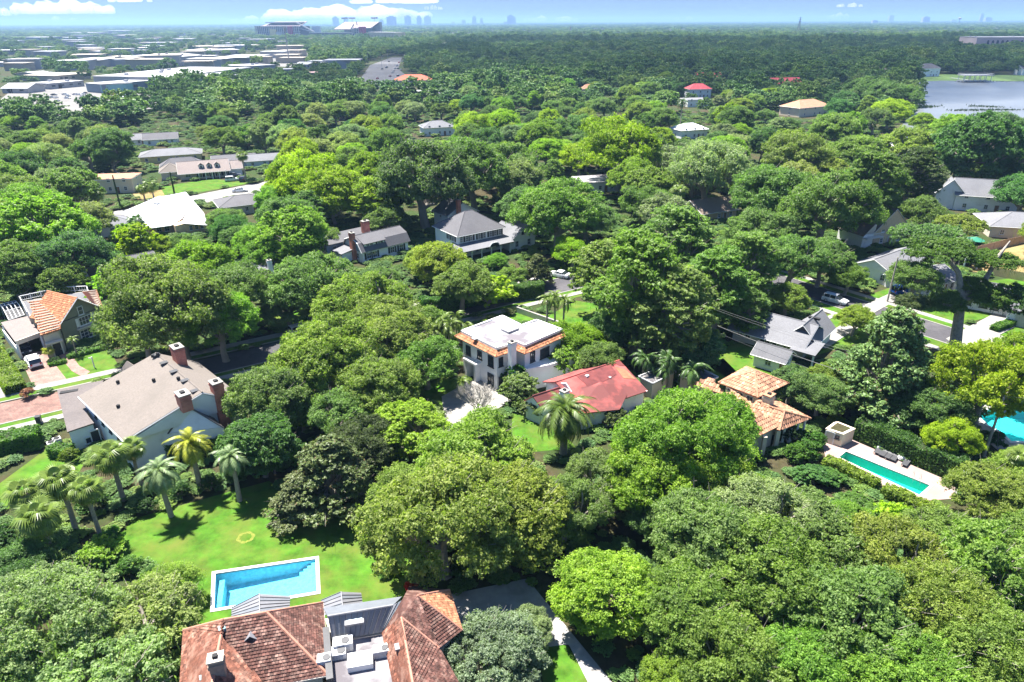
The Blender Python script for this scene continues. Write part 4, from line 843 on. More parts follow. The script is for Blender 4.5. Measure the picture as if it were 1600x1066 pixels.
# ---------------------------------------------------------------- white metal roofed house
h = House('peach walled house under a bright white metal roof', (-95.6, 183.6), -40)
a, b, c, d = (Vector(k) for k in [(-106.36, 183.83, 3.2), (-85.97, 166.56, 3.0), (-78.06, 172.38, 3.0), (-99.36, 196.11, 3.2)]); m_, n_ = Vector((-99.59, 192.2, 5.6)), Vector((-95.15, 191.26, 5.8))
e = Vector((-87.05, 181.63, 4.2)); f_ = Vector((-87.15, 177.1, 3.3))
pA = [a, b, f_, n_, m_]; 
for pl_ in ([a, Vector((-91.66, 168.41, 3.0)), Vector((-87.15, 171.31, 3.0)), Vector((-86.62, 176.71, 3.4)), Vector((-88.39, 184.96, 4.6)), n_, m_],): mb = MB(); mb.slab(pl_, .15); mb.obj('roof', ROOF_WHITE, h.root)
h.roof([[Vector((-85.31, 173.12, 3.0)), Vector((-77.57, 171.15, 3.0)), Vector((-82.22, 179.89, 4.1)), Vector((-88.21, 184.96, 4.6))], [n_, Vector((-88.21, 184.96, 4.6)), Vector((-82.22, 179.89, 4.1))], [m_, n_, (-82.22, 179.89, 4.1), (-99.46, 208.37, 3.2), (-106.48, 198.6, 3.2)]], ROOF_WHITE, .15, 'side_roof')
mb = MB()
for i in range(11):
    t0 = Vector(m_).lerp(n_, min(1, i/10)); t1 = a.lerp(Vector((-87.15, 171.31, 3.0)), i/10); mb.tube([t0+Vector((0, 0, .05)), t1+Vector((0, 0, .05))], .035, 4)
mb.obj('roof_seam', ROOF_WHITE, h.root); h.ridge([(m_, n_)], ROOF_WHITE, .1)
wf = [(-103.97, 183.49), (-93.09, 171.36), (-88.2, 173.67), (-86.03, 170.65), (-84.58, 173.0), (-80.13, 175.99), (-90.77, 191.58), (-105.35, 199.34)]; h.walls(wf, 0, 2.95, PEACH); h.c = Vector((-96.11, 188.13, 0))
NAVY = mat('blue_door', (.1, .16, .27), .1, 3, .5)
A_, B_ = Vector(wf[2]), Vector(wf[4]); h.win(A_, B_, (B_-A_).length*.38, 1.7, 3.0, 2.6, 4, 2, frame=TRIM, pane=NAVY)
for t_ in (.25, .5, .75): h.win(wf[4], wf[5], (Vector(wf[5])-Vector(wf[4])).length*t_, 1.6, .8, 1.3)
for t_ in (.4, .75): h.win(wf[1], wf[2], (Vector(wf[2])-Vector(wf[1])).length*t_, 1.6, 1.2, 1.3)
h.vent((-97.29, 185.94, 4.4), None, .9, 1.5, mat('grey_stack', (.3, .31, .33)), 'roof_stack', R(60), .9)
# ---------------------------------------------------------------- house with three dormers and a porch
h = House('long taupe roofed ranch house with three white dormers above a columned porch', (-108.55, 242.6), 24)
h.o = Vector((-115.59, 240.62, 0)); r = h.rect(0, 0, 16, 10); h.walls(r, 0, 2.9, CREAM); h.gable(0, -1.8, 16, 10, 2.8, 5.6, ROOF_MAUVE, CREAM, 'u', .6); h.c = Vector(h.p(10, 6))
for i in range(5): q = h.p(6+i*2.2, -2.0); mb = MB(); mb.box((q[0], q[1], 1.35), (.3, .3, 2.7), h.ang); mb.obj('column', TRIM, h.root)
for t_ in (6.5, 8.7, 12.6, 14.8): h.win(r[0], r[1], t_, 1.45, 1.2, 1.8, 2, 3, SHUTTER)
h.door(r[0], r[1], 10.6, 1.1, 2.1, SHUTTER); h.win(r[0], r[1], 2.5, 1.5, 1.6, 1.3)
for u_ in (7.2, 9.8, 12.4):
    mb = MB(); mb.prism(h.rect(u_-.7, .2, u_+.7, 3), 3.2, 4.7); dm = mb.obj('dormer', TRIM, h.root); mb = MB()
    mb.slab([h.p(u_-.95, -.05, 4.62), h.p(u_, -.05, 5.4), h.p(u_, 3.4, 5.4), h.p(u_-.95, 3.4, 4.62)], .1); mb.slab([h.p(u_+.95, -.05, 4.62), h.p(u_, -.05, 5.4), h.p(u_, 3.4, 5.4), h.p(u_+.95, 3.4, 4.62)], .1); mb.obj('dormer_roof', ROOF_MAUVE, dm)
    mb = MB(); mb.box(h.p(u_, .17, 4.0), (.7, .06, .95), h.ang); mb.obj('dormer_window', PANE, dm)
h.walls(h.rect(16, 1, 20.5, 9), 0, 2.7, WHITE, 'garage_wing'); h.gable(16.2, 1, 20.5, 9, 2.7, 4.6, ROOF_MAUVE, WHITE, 'u', .5)
h.walls(h.rect(-6, 3, 0, 11), 0, 2.7, CREAM, 'side_wing'); h.hip(-6, 3, .5, 11, 2.7, 5.0, ROOF_TAN, .6)
h.walls(h.rect(-6, 12, 8, 19), 0, 2.8, CREAM, 'rear_wing'); h.hip(-6, 12, 8, 19, 2.8, 5.4, ROOF_GREY, .6)
# ---------------------------------------------------------------- more houses, mostly hidden in the canopy
simple('long low house with plain grey roof among the trees left of centre', (-84.14, 140.18), 43, 13, 8, 2.8, 1.7, 'gable', WHITE, ROOF_GREY)
simple('low house with pale grey roof and white chimney between two dense crowns', (-54.58, 137.68), 43, 9, 8, 2.8, 1.6, 'hip', WHITE, ROOF_LGREY, chim=None).chimney(-50.43, 135.71, .8, .8, 2, 5.2, WHITE)
simple('small house with grey hip roof just before the white metal roof', (-105.92, 175.25), 43, 10, 8, 2.8, 1.8, 'hip', WHITE, ROOF_LGREY)
simple('terracotta flat roofed building behind a thin dark cypress', (-130.22, 225.45), 8, 14, 9, 4.2, 1.0, 'flat', CREAM, TERRA2)
simple('white cottage with grey roof highest up the left street', (-158.95, 320.22), 20, 14, 8, 3, 2, 'gable', WHITE, ROOF_GREY)
simple('small white bungalow with white roof beside the highest grey cottage', (-169.58, 320.54), 30, 9, 8, 2.8, 1.8, 'gable', WHITE, ROOF_LGREY)
simple('yellow walled ranch house with wide pale grey roof', (-136.32, 280.23), 22, 22, 11, 2.8, 1.8, 'hip', YELLOWALL, ROOF_LGREY, 5)
simple('blue grey bungalow behind the parked wagons', (-105.79, 265.62), 22, 15, 9, 2.8, 1.8, 'gable', BLUEWALL, ROOF_GREY, 4)
simple('pale blue cottage half hidden behind palms beside the blue grey bungalow', (-95.33, 268.01), 22, 13, 8, 2.8, 1.6, 'gable', mat('pale_blue_wall', (.45, .52, .58)), ROOF_LGREY, 3)
simple('grey roofed house in front of the parked white sedan', (-78.52, 198.32), 30, 14, 10, 2.8, 1.8, 'hip', BEIGE, ROOF_GREY)
h = simple('small white two storey house with dark grey gable behind the hip roof', (-14.83, 178.07), 36, 9, 7, 5.0, 2.6, 'gable', WHITE, ROOF_DGREY, 2, axis='v', chim=None); c = (-13.57, 173.38, 8.6); h.chimney(c[0], c[1], 1, .9, 5, 8.8)
simple('pale flat roofed house under the trees at centre', (29.22, 224.89), 15, 16, 10, 2.9, 1, 'flat', WHITE, MEMBRANE, 4)
simple('tan walled house with plain brown gabled roof', (54.94, 188.86), 25, 12, 10, 2.8, 2.4, 'gable', TANWALL, ROOF_BROWN)
h = simple('steep gabled tan house with a white balcony', (90.48, 165.38), 22, 11, 9, 4.2, 4.8, 'gable', TANWALL, ROOF_BROWN, 2, axis='v', over=.35)
q = h.rect(-5.5, -4.5, 5.5, 4.5); h.panel([h.p(-9, -4.6, 3.6), h.p(-5.4, -4.6, 3.6), h.p(-5.4, -4.6, 6.8)], BEIGE); h.roof([[h.p(-9.5, -5, 3.4), h.p(-5.2, -5, 7.2), h.p(-5.2, 3, 7.2), h.p(-9.5, 3, 3.4)]], ROOF_BROWN, .15, 'side_roof'); h.walls(h.rect(-9, -4.5, -5.6, 3), 0, 3.5, WHITE, 'side_wing')
mb = MB()
for i in range(15): mb.tube([h.p(-9+i*.36, -5.8, 2.9), h.p(-9+i*.36, -5.8, 3.9)], .04, 4)
mb.tube([h.p(-9.1, -5.8, 3.9), h.p(-3.8, -5.8, 3.9)], .06, 4); mb.slab([h.p(-9.1, -5.9, 2.9), h.p(-3.8, -5.9, 2.9), h.p(-3.8, -4.5, 2.9), h.p(-9.1, -4.5, 2.9)], .15); mb.obj('balcony', TRIM, h.root)
h = simple('white gabled house with pale lilac grey roof at the right edge', (136.75, 196.43), -20, 16, 9, 4.8, 3.6, 'gable', WHITE, ROOF_LGREY, 3)
q = h.rect(-13, -4, -7, 12); h.walls(q, 0, 5.0, WHITE, 'rear_wing'); h.gable(-13, -4, -6, 12, 5.0, 8.6, ROOF_LGREY, WHITE, 'v', .4)
simple('low grey roofed house on the right edge below the white gables', (129.96, 171.15), -15, 16, 12, 3, 2.4, 'hip', BEIGE, ROOF_LGREY)
simple('pale grey roofed house behind the blue car', (81.66, 139.9), 36, 15, 9, 2.8, 2.2, 'gable', WHITE, ROOF_LGREY, 4)
h = simple('pale house with white slatted porch beside the blue car', (83.69, 131.26), 25, 11, 8, 2.8, 1.6, 'gable', WHITE, ROOF_LGREY, 3)
mb = MB()
for i in range(12): mb.box(h.p(-5+i*.9, -4.6, 1.3), (.16, .1, 2.4), h.ang)
mb.obj('slat_screen', TRIM, h.root)
# grey ranch house by the side street
h = House('grey ranch house with light grey roof and dark front gable by the street', (46.89, 109.68), -41)
h.o = Vector((38.11, 107.1, 0)); r = h.rect(0, 0, 12, 8.5); h.walls(r, 0, 2.8, GREYWALL); h.gable(0, -1.0, 12, 8.5, 2.6, 4.9, ROOF_LGREY, GREYWALL, 'u', .5); h.c = Vector(h.p(7, 4))
for t_, w_ in ((1.2, 1.0), (2.6, 1.0), (5.6, 1.8), (7.2, .8), (9.2, 1.2), (10.8, 1.0)): h.win(r[0], r[1], t_, 1.6, w_, 1.3 if w_ < 1.5 else 1.9)
h.walls(h.rect(8.5, 2.0, 13, 10), 0, 3.0, WHITE, 'front_wing'); h.gable(8.5, 2.0, 13, 10, 3.0, 5.2, ROOF_LGREY, DARKMETAL, 'v', .5); w_ = h.rect(8.5, 2, 13, 10); h.c = Vector(h.p(11, 6)); h.win(w_[0], w_[1], 3.4, 1.8, .7, 1.3, frame=SHUTTER)
h.roof([[h.p(10.5, -2.4, 2.3), h.p(14.5, -2.4, 2.3), h.p(14.5, 1.9, 2.9), h.p(10.5, 1.9, 2.9)]], ROOF_LGREY, .14, 'carport_roof')
for u_ in (10.9, 14.2): mb = MB(); mb.box(h.p(u_, -2.1, 1.1), (.25, .25, 2.2), h.ang); mb.obj('post', TRIM, h.root)
h.vent(h.p(11, 6, 4.9), None, 1.8, .6, DARK, 'ridge_vent', None, .3)
h = simple('little white pool house with dark roof behind the ranch house', (41.31, 96.78), -41, 4.6, 3.6, 2.5, 1.1, 'gable', WHITE, ROOF_DGREY, 1)
# dark roofed garage house on the right edge
h = House('white house with dark slate roof and a two car garage door', (90.76, 121.05), -38)
h.o = Vector((85.06, 121.77, 0)); r = h.rect(0, 0, 17, 9); h.walls(r, 0, 2.9, WHITE); h.gable(0, -.8, 17, 9, 2.7, 4.6, ROOF_DGREY, WHITE, 'u', .5); h.c = Vector(h.p(8, 4))
for t_ in (2, 4.6, 6.4): h.win(r[0], r[1], t_, 1.5, 1.4, 1.5, 2, 1, frame=SHUTTER)
h.walls(h.rect(8.5, -4.5, 16.5, 0), 0, 2.9, WHITE, 'garage'); h.roof([[h.p(8, -5, 2.9), h.p(17, -5, 2.9), h.p(17, .2, 3.8), h.p(8, .2, 3.8)]], ROOF_DGREY, .16, 'garage_roof')
w_ = h.rect(8.5, -4.5, 16.5, 0); h.c = Vector(h.p(12, -2)); h.door(w_[0], w_[1], 3.8, 5.0, 2.3, BEIGE, name='garage_door')
# ---------------------------------------------------------------- pool house shed by the long pool
h = House('white cube shed with open top planter beside the long green pool', (42.65, 75.27), -40, 'shed', 'shed')
q = [(40.65, 75.28), (42.32, 73.93), (44.41, 75.25), (42.77, 77.1)]; h.walls(q, 0, 1.85, CREAM); h.walls(offset(q, .05), 1.853, 2.0, CREAM, 'parapet'); h.walls(offset(q, -.3), 2.003, 2.03, SOIL, 'planter_soil'); h.c = Vector(((q[0][0]+q[2][0])/2, (q[0][1]+q[2][1])/2, 0)); L = (Vector(q[1])-Vector(q[0])).length
h.win(q[0], q[1], L*.72, 1.3, .5, .5, 1, 1, frame=SHUTTER); h.door(q[0], q[1], L*.3, .9, 1.7, CREAM)
# ---------------------------------------------------------------- brown shingled house in front
h = House('brown shingled hip roofed house in front with zinc roofs and white flat roof', (-17.11, 43.28), 17)
P1, C1, C2, P0 = (Vector(q) for q in [(-19.09, 39.03, 8.6), (-16.17, 43.06, 5.4), (-13.97, 35.97, 5.4), (-22.15, 38.33, 8.6)])
W0, WL = Vector((-20.93, 32.66, 8.3)), Vector((-24.19, 33.63, 5.4)); LF = Vector((-26.72, 40.23, 5.4)); V1 = Vector((-18.29, 34.44, 6.6)); dn = Vector((-13.99, 33.58, 5.4))
ax = (P1-P0).normalized()
h.c = (P0+P1)/2; front = Vector((C2.x, C2.y, 5.4)); fl = front-Vector((ax.x, ax.y, 0))*9
pA = [front, P1, P0, fl]; near = [fl, front, P1, P0]
h.roof([near], OLDTILE, .16); tiles(h, near, OLDTILE2, .26, .24, seed=31)
hipR = [C2, C1, P1]; h.roof([hipR], OLDTILE2, .16); tiles(h, hipR, OLDTILE2, .26, .22, seed=32)
nd = Vector((-ax.y, ax.x, 0)); farL = Vector((LF.x, LF.y, 5.4))
h.roof([[C1, farL, P0, P1]], OLDTILE2, .16); tiles(h, [C1, farL, P0, P1], OLDTILE2, .26, .24, seed=33)
# wing running towards the viewer
RGs = Vector((-21.98, 37.12, 8.3)); rg = Vector((W0.x, W0.y, 8.3)); left0 = farL; left1 = Vector((WL.x, WL.y, 5.4))
wl_, wl2 = [left1, left0, RGs, rg], [left0, P0, RGs]; h.roof([wl_, wl2], OLDTILE, .16); tiles(h, wl_, OLDTILE, .26, .24, seed=34); tiles(h, [RGs, left0, P0], OLDTILE, .26, .24, seed=36)
wr_ = [Vector((rg.x+5.0, rg.y-.3, 5.6)), Vector((V1.x, V1.y, V1.z)), RGs, rg]; h.roof([wr_], OLDTILE, .16); tiles(h, wr_, OLDTILE, .26, .24, seed=35)
h.ridge([(P0, P1), (P1, C1), (P1, C2), (P0, farL), (RGs, rg)], mat('hip_tile', (.36, .17, .12), .2, 3), .13, 'hip_cap')
mb = MB(); mb.tube([C1-Vector((0, 0, .05)), C2-Vector((0, 0, .05))], .11, 5); mb.tube([C2-Vector((0, 0, .05)), front-Vector((0, 0, .05))-(front-fl)*.7], .11, 5); mb.obj('gutter', mat('beige_gutter', (.5, .44, .38)), h.root)
h.walls(offset([farL[:2], C1[:2], C2[:2], fl[:2], left1[:2]], -.5), 0, 5.2, BEIGE)
# little metal dormer, plumbing flashings, chimney
dp = (-19.94, 37.31, 7.4); m_ = MB(); z_ = 7.4; x_, y_ = dp[0], dp[1]; dd = Vector((ax.x, ax.y, 0)); oo = nd*-1 if nd.y > 0 else nd
tp_ = Vector((x_, y_, z_+.55)); m_.slab([tp_, tp_-oo*1.3, Vector((x_, y_, z_-.1))+dd*.75], .06); m_.slab([tp_, tp_-oo*1.3, Vector((x_, y_, z_-.1))-dd*.75], .06); do = m_.obj('dormer_roof', ZINC2, h.root)
m_ = MB(); m_.slab([tp_-oo*.03, Vector((x_, y_, z_-.1))+dd*.7-oo*.03, Vector((x_, y_, z_-.1))-dd*.7-oo*.03], .05); m_.obj('dormer_vent', SHUTTER, do)
c = (-20.98, 34.09, 9.4); h.chimney(c[0], c[1], .95, .8, 6.5, 9.5, mat('brown_render', (.26, .2, .16), .2, 3), 17, cap=mat('stone_cap', (.42, .36, .3)))
for k_ in [(-22.17, 37.81, 8.2), (-22.35, 34.31, 7.2)]: m_ = MB(); m_.box((k_[0], k_[1], k_[2]), (.5, .45, .35), R(30)); m_.obj('copper_flashing', mat('verdigris', (.2, .36, .38)), h.root)
# right tiled block
Q1, QA, QB, QL = (Vector(q) for q in [(-7.64, 40.65, 8.6), (-5.53, 44.43, 5.4), (-4.15, 40.1, 5.4), (-8.99, 40.69, 8.3)]); RG0, RG1 = Vector((-8.66, 38.74, 8.3)), Vector((-6.77, 32.09, 8.3)); VB = Vector((-5.72, 37.51, 6.4)); VT = Vector((-8.14, 38.4, 8.0))
hr = [QB, QA, Q1]; h.roof([hr], OLDTILE, .16); tiles(h, hr, TERRA, .26, .24, seed=41)  # terracotta tiles put this slope's bright sunlight into the colour
QN = Vector((-3.27, 36.2, 5.4)); nr1, nr2 = [VB, QB, Q1], [VB, Q1, RG0]; h.roof([nr1, nr2], OLDTILE2, .16); tiles(h, nr1, OLDTILE2, .26, .24, seed=42); tiles(h, nr2, OLDTILE2, .26, .24, seed=47)
rs1, rs2 = [Vector((-3.13, 33.52, 5.4)), VB, RG1], [VB, RG0, RG1]; h.roof([rs1, rs2], OLDTILE, .16); tiles(h, rs1, OLDTILE2, .26, .24, seed=43); tiles(h, [RG1, VB, RG0], OLDTILE2, .26, .24, seed=48)
LB0, LB1 = Vector((-10.47, 39.64, 5.6)), Vector((-8.31, 33.4, 5.6)); ls = [LB1, LB0, RG0, RG1]; h.roof([ls], OLDTILE, .16); tiles(h, ls, OLDTILE, .28, .26, seed=44)
lu = [LB0, RG0, Q1, Vector((-8.9, 40.75, 8.3))]; h.roof([[LB0, RG0, Q1, Vector((-8.76, 40.6, 8.45))]], OLDTILE2, .14)
h.roof([[QA, Vector((-9.04, 44.97, 5.4)), Vector((-8.76, 40.6, 8.45)), Q1]], OLDTILE2, .14)
h.ridge([(Q1, QA), (Q1, QB), (RG0, RG1), (RG0, VB)], mat('hip_tile', (.36, .17, .12)), .11, 'hip_cap')
h.walls(offset([QA[:2], QB[:2], (-5.36, 38.17), LB1[:2], LB0[:2], (-9.64, 44.27)], -.4), 0, 5.1, BEIGE)
sk_ = (-8.47, 36.77, 7.0); h.vent((sk_[0], sk_[1], on_plane(ls, sk_[0], sk_[1])), None, .6, .9, ZINC2, 'skylight', R(-73), .16)
# zinc roof between them
zt0, zt1, zb0, zb1 = (Vector(q) for q in [(-14.69, 39.74, 7.4), (-9.7, 40.83, 7.4), (-14.37, 38.97, 5.6), (-10.6, 39.77, 5.6)])
h.roof([[zb0, zb1, zt1, zt0]], DARKMETAL, .08, 'roof_deck'); seams(h, [zb0, zb1, zt1, zt0], ZINC, ZINC2, .48)
f0_, f1_ = Vector((-15.55, 41.36, 6.6)), Vector((-9.28, 42.55, 6.6)); h.roof([[f0_, f1_, zt1, zt0]], ZINC, .08, 'rear_zinc_roof'); h.ridge([(zt0, zt1)], ZINC2, .09)
seams(h, [zb1, Vector((-10.38, 39.78, 5.8)), Vector((-8.92, 40.78, 8.0)), zt1], ZINC, ZINC2, .5)
h.walls([zb0[:2], zb1[:2], f1_[:2], f0_[:2]], 0, 5.4, BEIGE, 'link_wall')
sp = zb0.lerp(zb1, .42).lerp(zt0.lerp(zt1, .42), .62); m_ = MB(); m_.box((sp[0], sp[1], sp[2]+.1), (1.5, .9, .18), R(12)); so = m_.obj('skylight', ZINC2, h.root); m_ = MB(); m_.box((sp[0], sp[1], sp[2]+.2), (1.25, .65, .04), R(12)); m_.obj('pane', glassmat('skylight_glass', (.3, .36, .4)), so)
# white flat roof with machines
fr_ = [(-14.48, 39.3), (-10.64, 40.16), (-9.72, 39.27), (-7.53, 33.62), (-13.33, 33.65)]; h.walls(fr_, 0, 5.3, MEMBRANE, 'flat_roof')
m_ = MB(); m_.box((-14.32, 37.53, 5.6), (.5, 5, .9), R(17)); m_.obj('parapet', DARKMETAL, h.root)
cu = (-11.75, 37.05, 5.6); m_ = MB(); m_.box((cu[0], cu[1], 5.6), (1.9, 1.35, .55), R(12)); so = m_.obj('roof_curb', TRIM, h.root); m_ = MB(); m_.box((cu[0], cu[1], 5.9), (1.2, .75, .06), R(12)); m_.obj('pane', glassmat('curb_glass', (.25, .26, .27)), so)
# porch gables beyond
for k_, (rf, rn, la, lb_, ra, rb) in enumerate(([(-22.18, 44.69, 4.8), (-21.42, 42.55, 4.8), (-24.64, 44.26, 3.6), (-24.2, 43.06, 3.6), (-19.9, 45.56, 3.6), (-19.57, 44.23, 3.6)], [(-15.07, 44.87, 4.8), (-14.42, 42.71, 4.8), (-17.01, 45.09, 3.6), (-16.35, 43.36, 3.6), (-13.66, 45.93, 3.6), (-13.19, 44.41, 3.6)])):
    seams(h, [la, lb_, rn, rf], ZINC2, ZINC, .42); seams(h, [rb, ra, rf, rn], ZINC2, ZINC, .42); h.ridge([(rf, rn)], ZINC2, .06)
    h.walls(offset([la[:2], ra[:2], rb[:2], lb_[:2]], -.25), 0, 3.45, BEIGE, 'porch_wall')
fm = thing('machine', '', '', (0, 0)) if False else None
# ================================================================ commercial district, stadium, lakeside, skyline
FW = mat('warehouse_white', (.3, .3, .31), .06, .05, .8); FG = mat('warehouse_grey', (.36, .35, .34), .08, .05, .8); FT = mat('warehouse_slate', (.17, .21, .25), .08, .05, .8); FC = mat('warehouse_cream', (.34, .3, .24), .08, .05, .8)
RW = mat('white_flat_roof', (.36, .36, .37), .05, .03, .8, dirt=(.22, .215, .21), dirt_scale=.02); RB = mat('buff_flat_roof', (.34, .3, .25), .08, .03, .85); RG = mat('grey_flat_roof', (.33, .33, .35), .08, .03, .85); NAVYW = mat('navy_wall', (.03, .1, .24), .06, .1, .7)
DGL = glassmat('dark_window', (.05, .06, .075), .15)
def big(label, a, b, depth, hgt, wm, rm, nw=6, pitch=0., cat='building', name='warehouse', group=None, units=2, doors=1, ribs=True):
    """long building whose front runs a -> b on the ground and which goes back by depth"""
    a, b = Vector(a), Vector(b); L = (b-a).length; h = House(label, a, math.degrees(math.atan2(b.y-a.y, b.x-a.x)), cat, name, group); h.c = Vector(h.p(L/2, depth/2))
    r = h.rect(0, 0, L, depth); CLEARPOLY.append(offset(r, 4)); h.walls(r, 0, hgt, wm)
    if pitch: h.gable(0, 0, L, depth, hgt, hgt+pitch, rm, wm, 'u', .8, trim=True)
    else: h.roof([[(q[0], q[1], hgt+.35) for q in offset(r, .5)]], rm, .34)
    rn = random.Random(int(L*7))
    for i in range(nw):
        t = L*(i+.5)/nw; mb = MB(); q = h.p(t, -.08, hgt*.55); mb.box(q, (min(3.2, L/nw*.5), .12, min(2.2, hgt*.3)), h.ang); mb.obj('window', DGL, h.root)
    for i in range(doors):
        t = L*(i+.3)/max(1, doors); mb = MB(); q = h.p(t, -.1, 1.7); mb.box(q, (3.4, .14, 3.4), h.ang); mb.obj('loading_door', SHUTTER, h.root)
    if ribs:
        mb = MB(); n = max(3, int(L/7))
        for i in range(n+1): mb.box(h.p(L*i/n, -.12, hgt*.5), (.35, .2, hgt), h.ang)
        mb.obj('wall_rib', wm, h.root, kind='stuff')
    for i in range(units):
        mb = MB(); mb.box(h.p(L*rn.uniform(.1, .9), depth*rn.uniform(.15, .85), hgt+1.1+pitch*.4), (3.0, 2.2, 1.5), h.ang); mb.obj('roof_unit', RG, h.root)
    return h
big('huge white roofed warehouse in the middle of the district', (-286.6, 606.43), (-259.02, 733.8), 70, 9, FW, RW, 5, 0, units=5)
big('left bay of the white warehouse with grey doors', (-328.51, 660.33), (-286.6, 606.43), 60, 8, FW, RW, 2, 0, units=1)
big('long slate walled warehouse with white roof and teal end', (-319.85, 568.99), (-297.01, 606.98), 22, 6.5, FT, RW, 4, 0, units=1)
h = big('short teal fronted bay on the left of the slate warehouse', (-342.13, 586.3), (-320.37, 569.01), 24, 6.0, mat('teal_wall', (.2, .38, .4), .05, .1, .7), RW, 1, 0, units=0)
big('white fronted warehouse annex with navy door at the tree line', (-278.56, 771.23), (-255.53, 799.14), 40, 8, FW, RW, 2, 0, units=2)
big('navy walled bay between white warehouse and trees', (-266.73, 743.01), (-263.17, 751.71), 12, 6.5, NAVYW, RW, 1, 0, units=0)
big('grey block with blank walls behind the white warehouse', (-451.93, 917.42), (-416.61, 927.93), 60, 13, FG, RB, 3, 0, units=2)
big('buff fronted block left of the blank grey block', (-465.13, 905.5), (-454.42, 917.61), 50, 11, FC, RB, 3, 0, units=1)
big('wide white shed with curved pale roof behind the blank grey block', (-421.09, 941.92), (-410.52, 984.38), 60, 11, FW, RW, 3, 2.5, units=0)
h = big('white hall with pointed awnings and blue door', (-375.63, 898.68), (-350.08, 922.72), 40, 8, FW, RW, 2, 0, units=1)
for i in range(4): q = h.p(18+i*9, -1.2, 7.5); mb = MB(); mb.slab([h.p(15+i*9, -.2, 7), h.p(21+i*9, -.2, 7), h.p(18+i*9, -2.4, 10)], .3); mb.obj('awning', DARKMETAL, h.root)
big('low buff shed with flat roof beyond the left trees', (-428.63, 687.82), (-417.69, 726.74), 40, 5, FC, RB, 3, 0, units=1)
big('white cottage like depot left of the buff shed', (-456.16, 704.8), (-449.53, 720.43), 30, 6, FW, RW, 3, 1.5, units=0)
big('pale workshop under the single large roundish tree', (-384.46, 605.62), (-372.72, 635.87), 22, 4.5, FW, RW, 4, 0, units=2)
big('row of grey gabled sheds at the far left', (-401.49, 573.01), (-380.59, 571.98), 20, 4, FG, RG, 2, 3, units=0)
big('low pale depot at the left picture edge', (-663.39, 920.62), (-637.96, 945.29), 30, 5, FW, RW, 2, 0, units=0)
big('long white roofed mall behind the sheds', (-523.95, 1216.51), (-458.31, 1256.56), 60, 8, FC, RW, 6, 0, units=3)
big('buff store with red front beyond the mall', (-602.5, 1437.71), (-572.43, 1465.96), 50, 8, FC, RB, 3, 0, units=1)
big('white flat store right of the buff store', (-563.16, 1464.84), (-519.63, 1459.56), 50, 9, FW, RW, 3, 0, units=1)
big('pale low shop behind the tree screen', (-711.3, 1390.22), (-681.68, 1416.35), 40, 7, FW, RW, 3, 0, units=0)
big('long white distribution shed far on the left', (-1858.36, 3280.47), (-1821.24, 3422.48), 120, 12, FW, RW, 4, 0, units=0)
big('second distribution shed with dark front far left', (-1485.56, 2355.53), (-1457.11, 2430.02), 90, 10, FT, RW, 4, 0, units=0)
big('white block with a stair tower far left', (-2006.35, 3822.19), (-1974.31, 4017.13), 100, 14, FW, RW, 4, 0, units=0)
big('grey roofed motel with red end beyond the monopole', (-256.83, 877.25), (-225.66, 862.9), 18, 5, FG, RG, 6, 2, units=0)
big('small building with red roof at the motel end', (-224.9, 862.84), (-221.01, 874.55), 14, 5, FC, ROOF_CRIMSON, 2, 2, units=0)
big('pink roofed low shop above the tree line', (-197.27, 721.41), (-185.91, 729.17), 16, 4.5, FC, mat('pink_roof', (.55, .36, .33), .08, .1, .85), 2, 0, units=0)
big('white roofed shop by the road left of the pink one', (-240.71, 768.72), (-222.86, 777.09), 16, 5, FW, RW, 3, 0, units=0)
big('long apartment block in cream beside the stadium', (-429.63, 2238.67), (-333.15, 2147.87), 40, 22, mat('apartment_cream', (.55, .47, .32), .05, .1, .8), RW, 8, 0, units=0)
rn = random.Random(4)
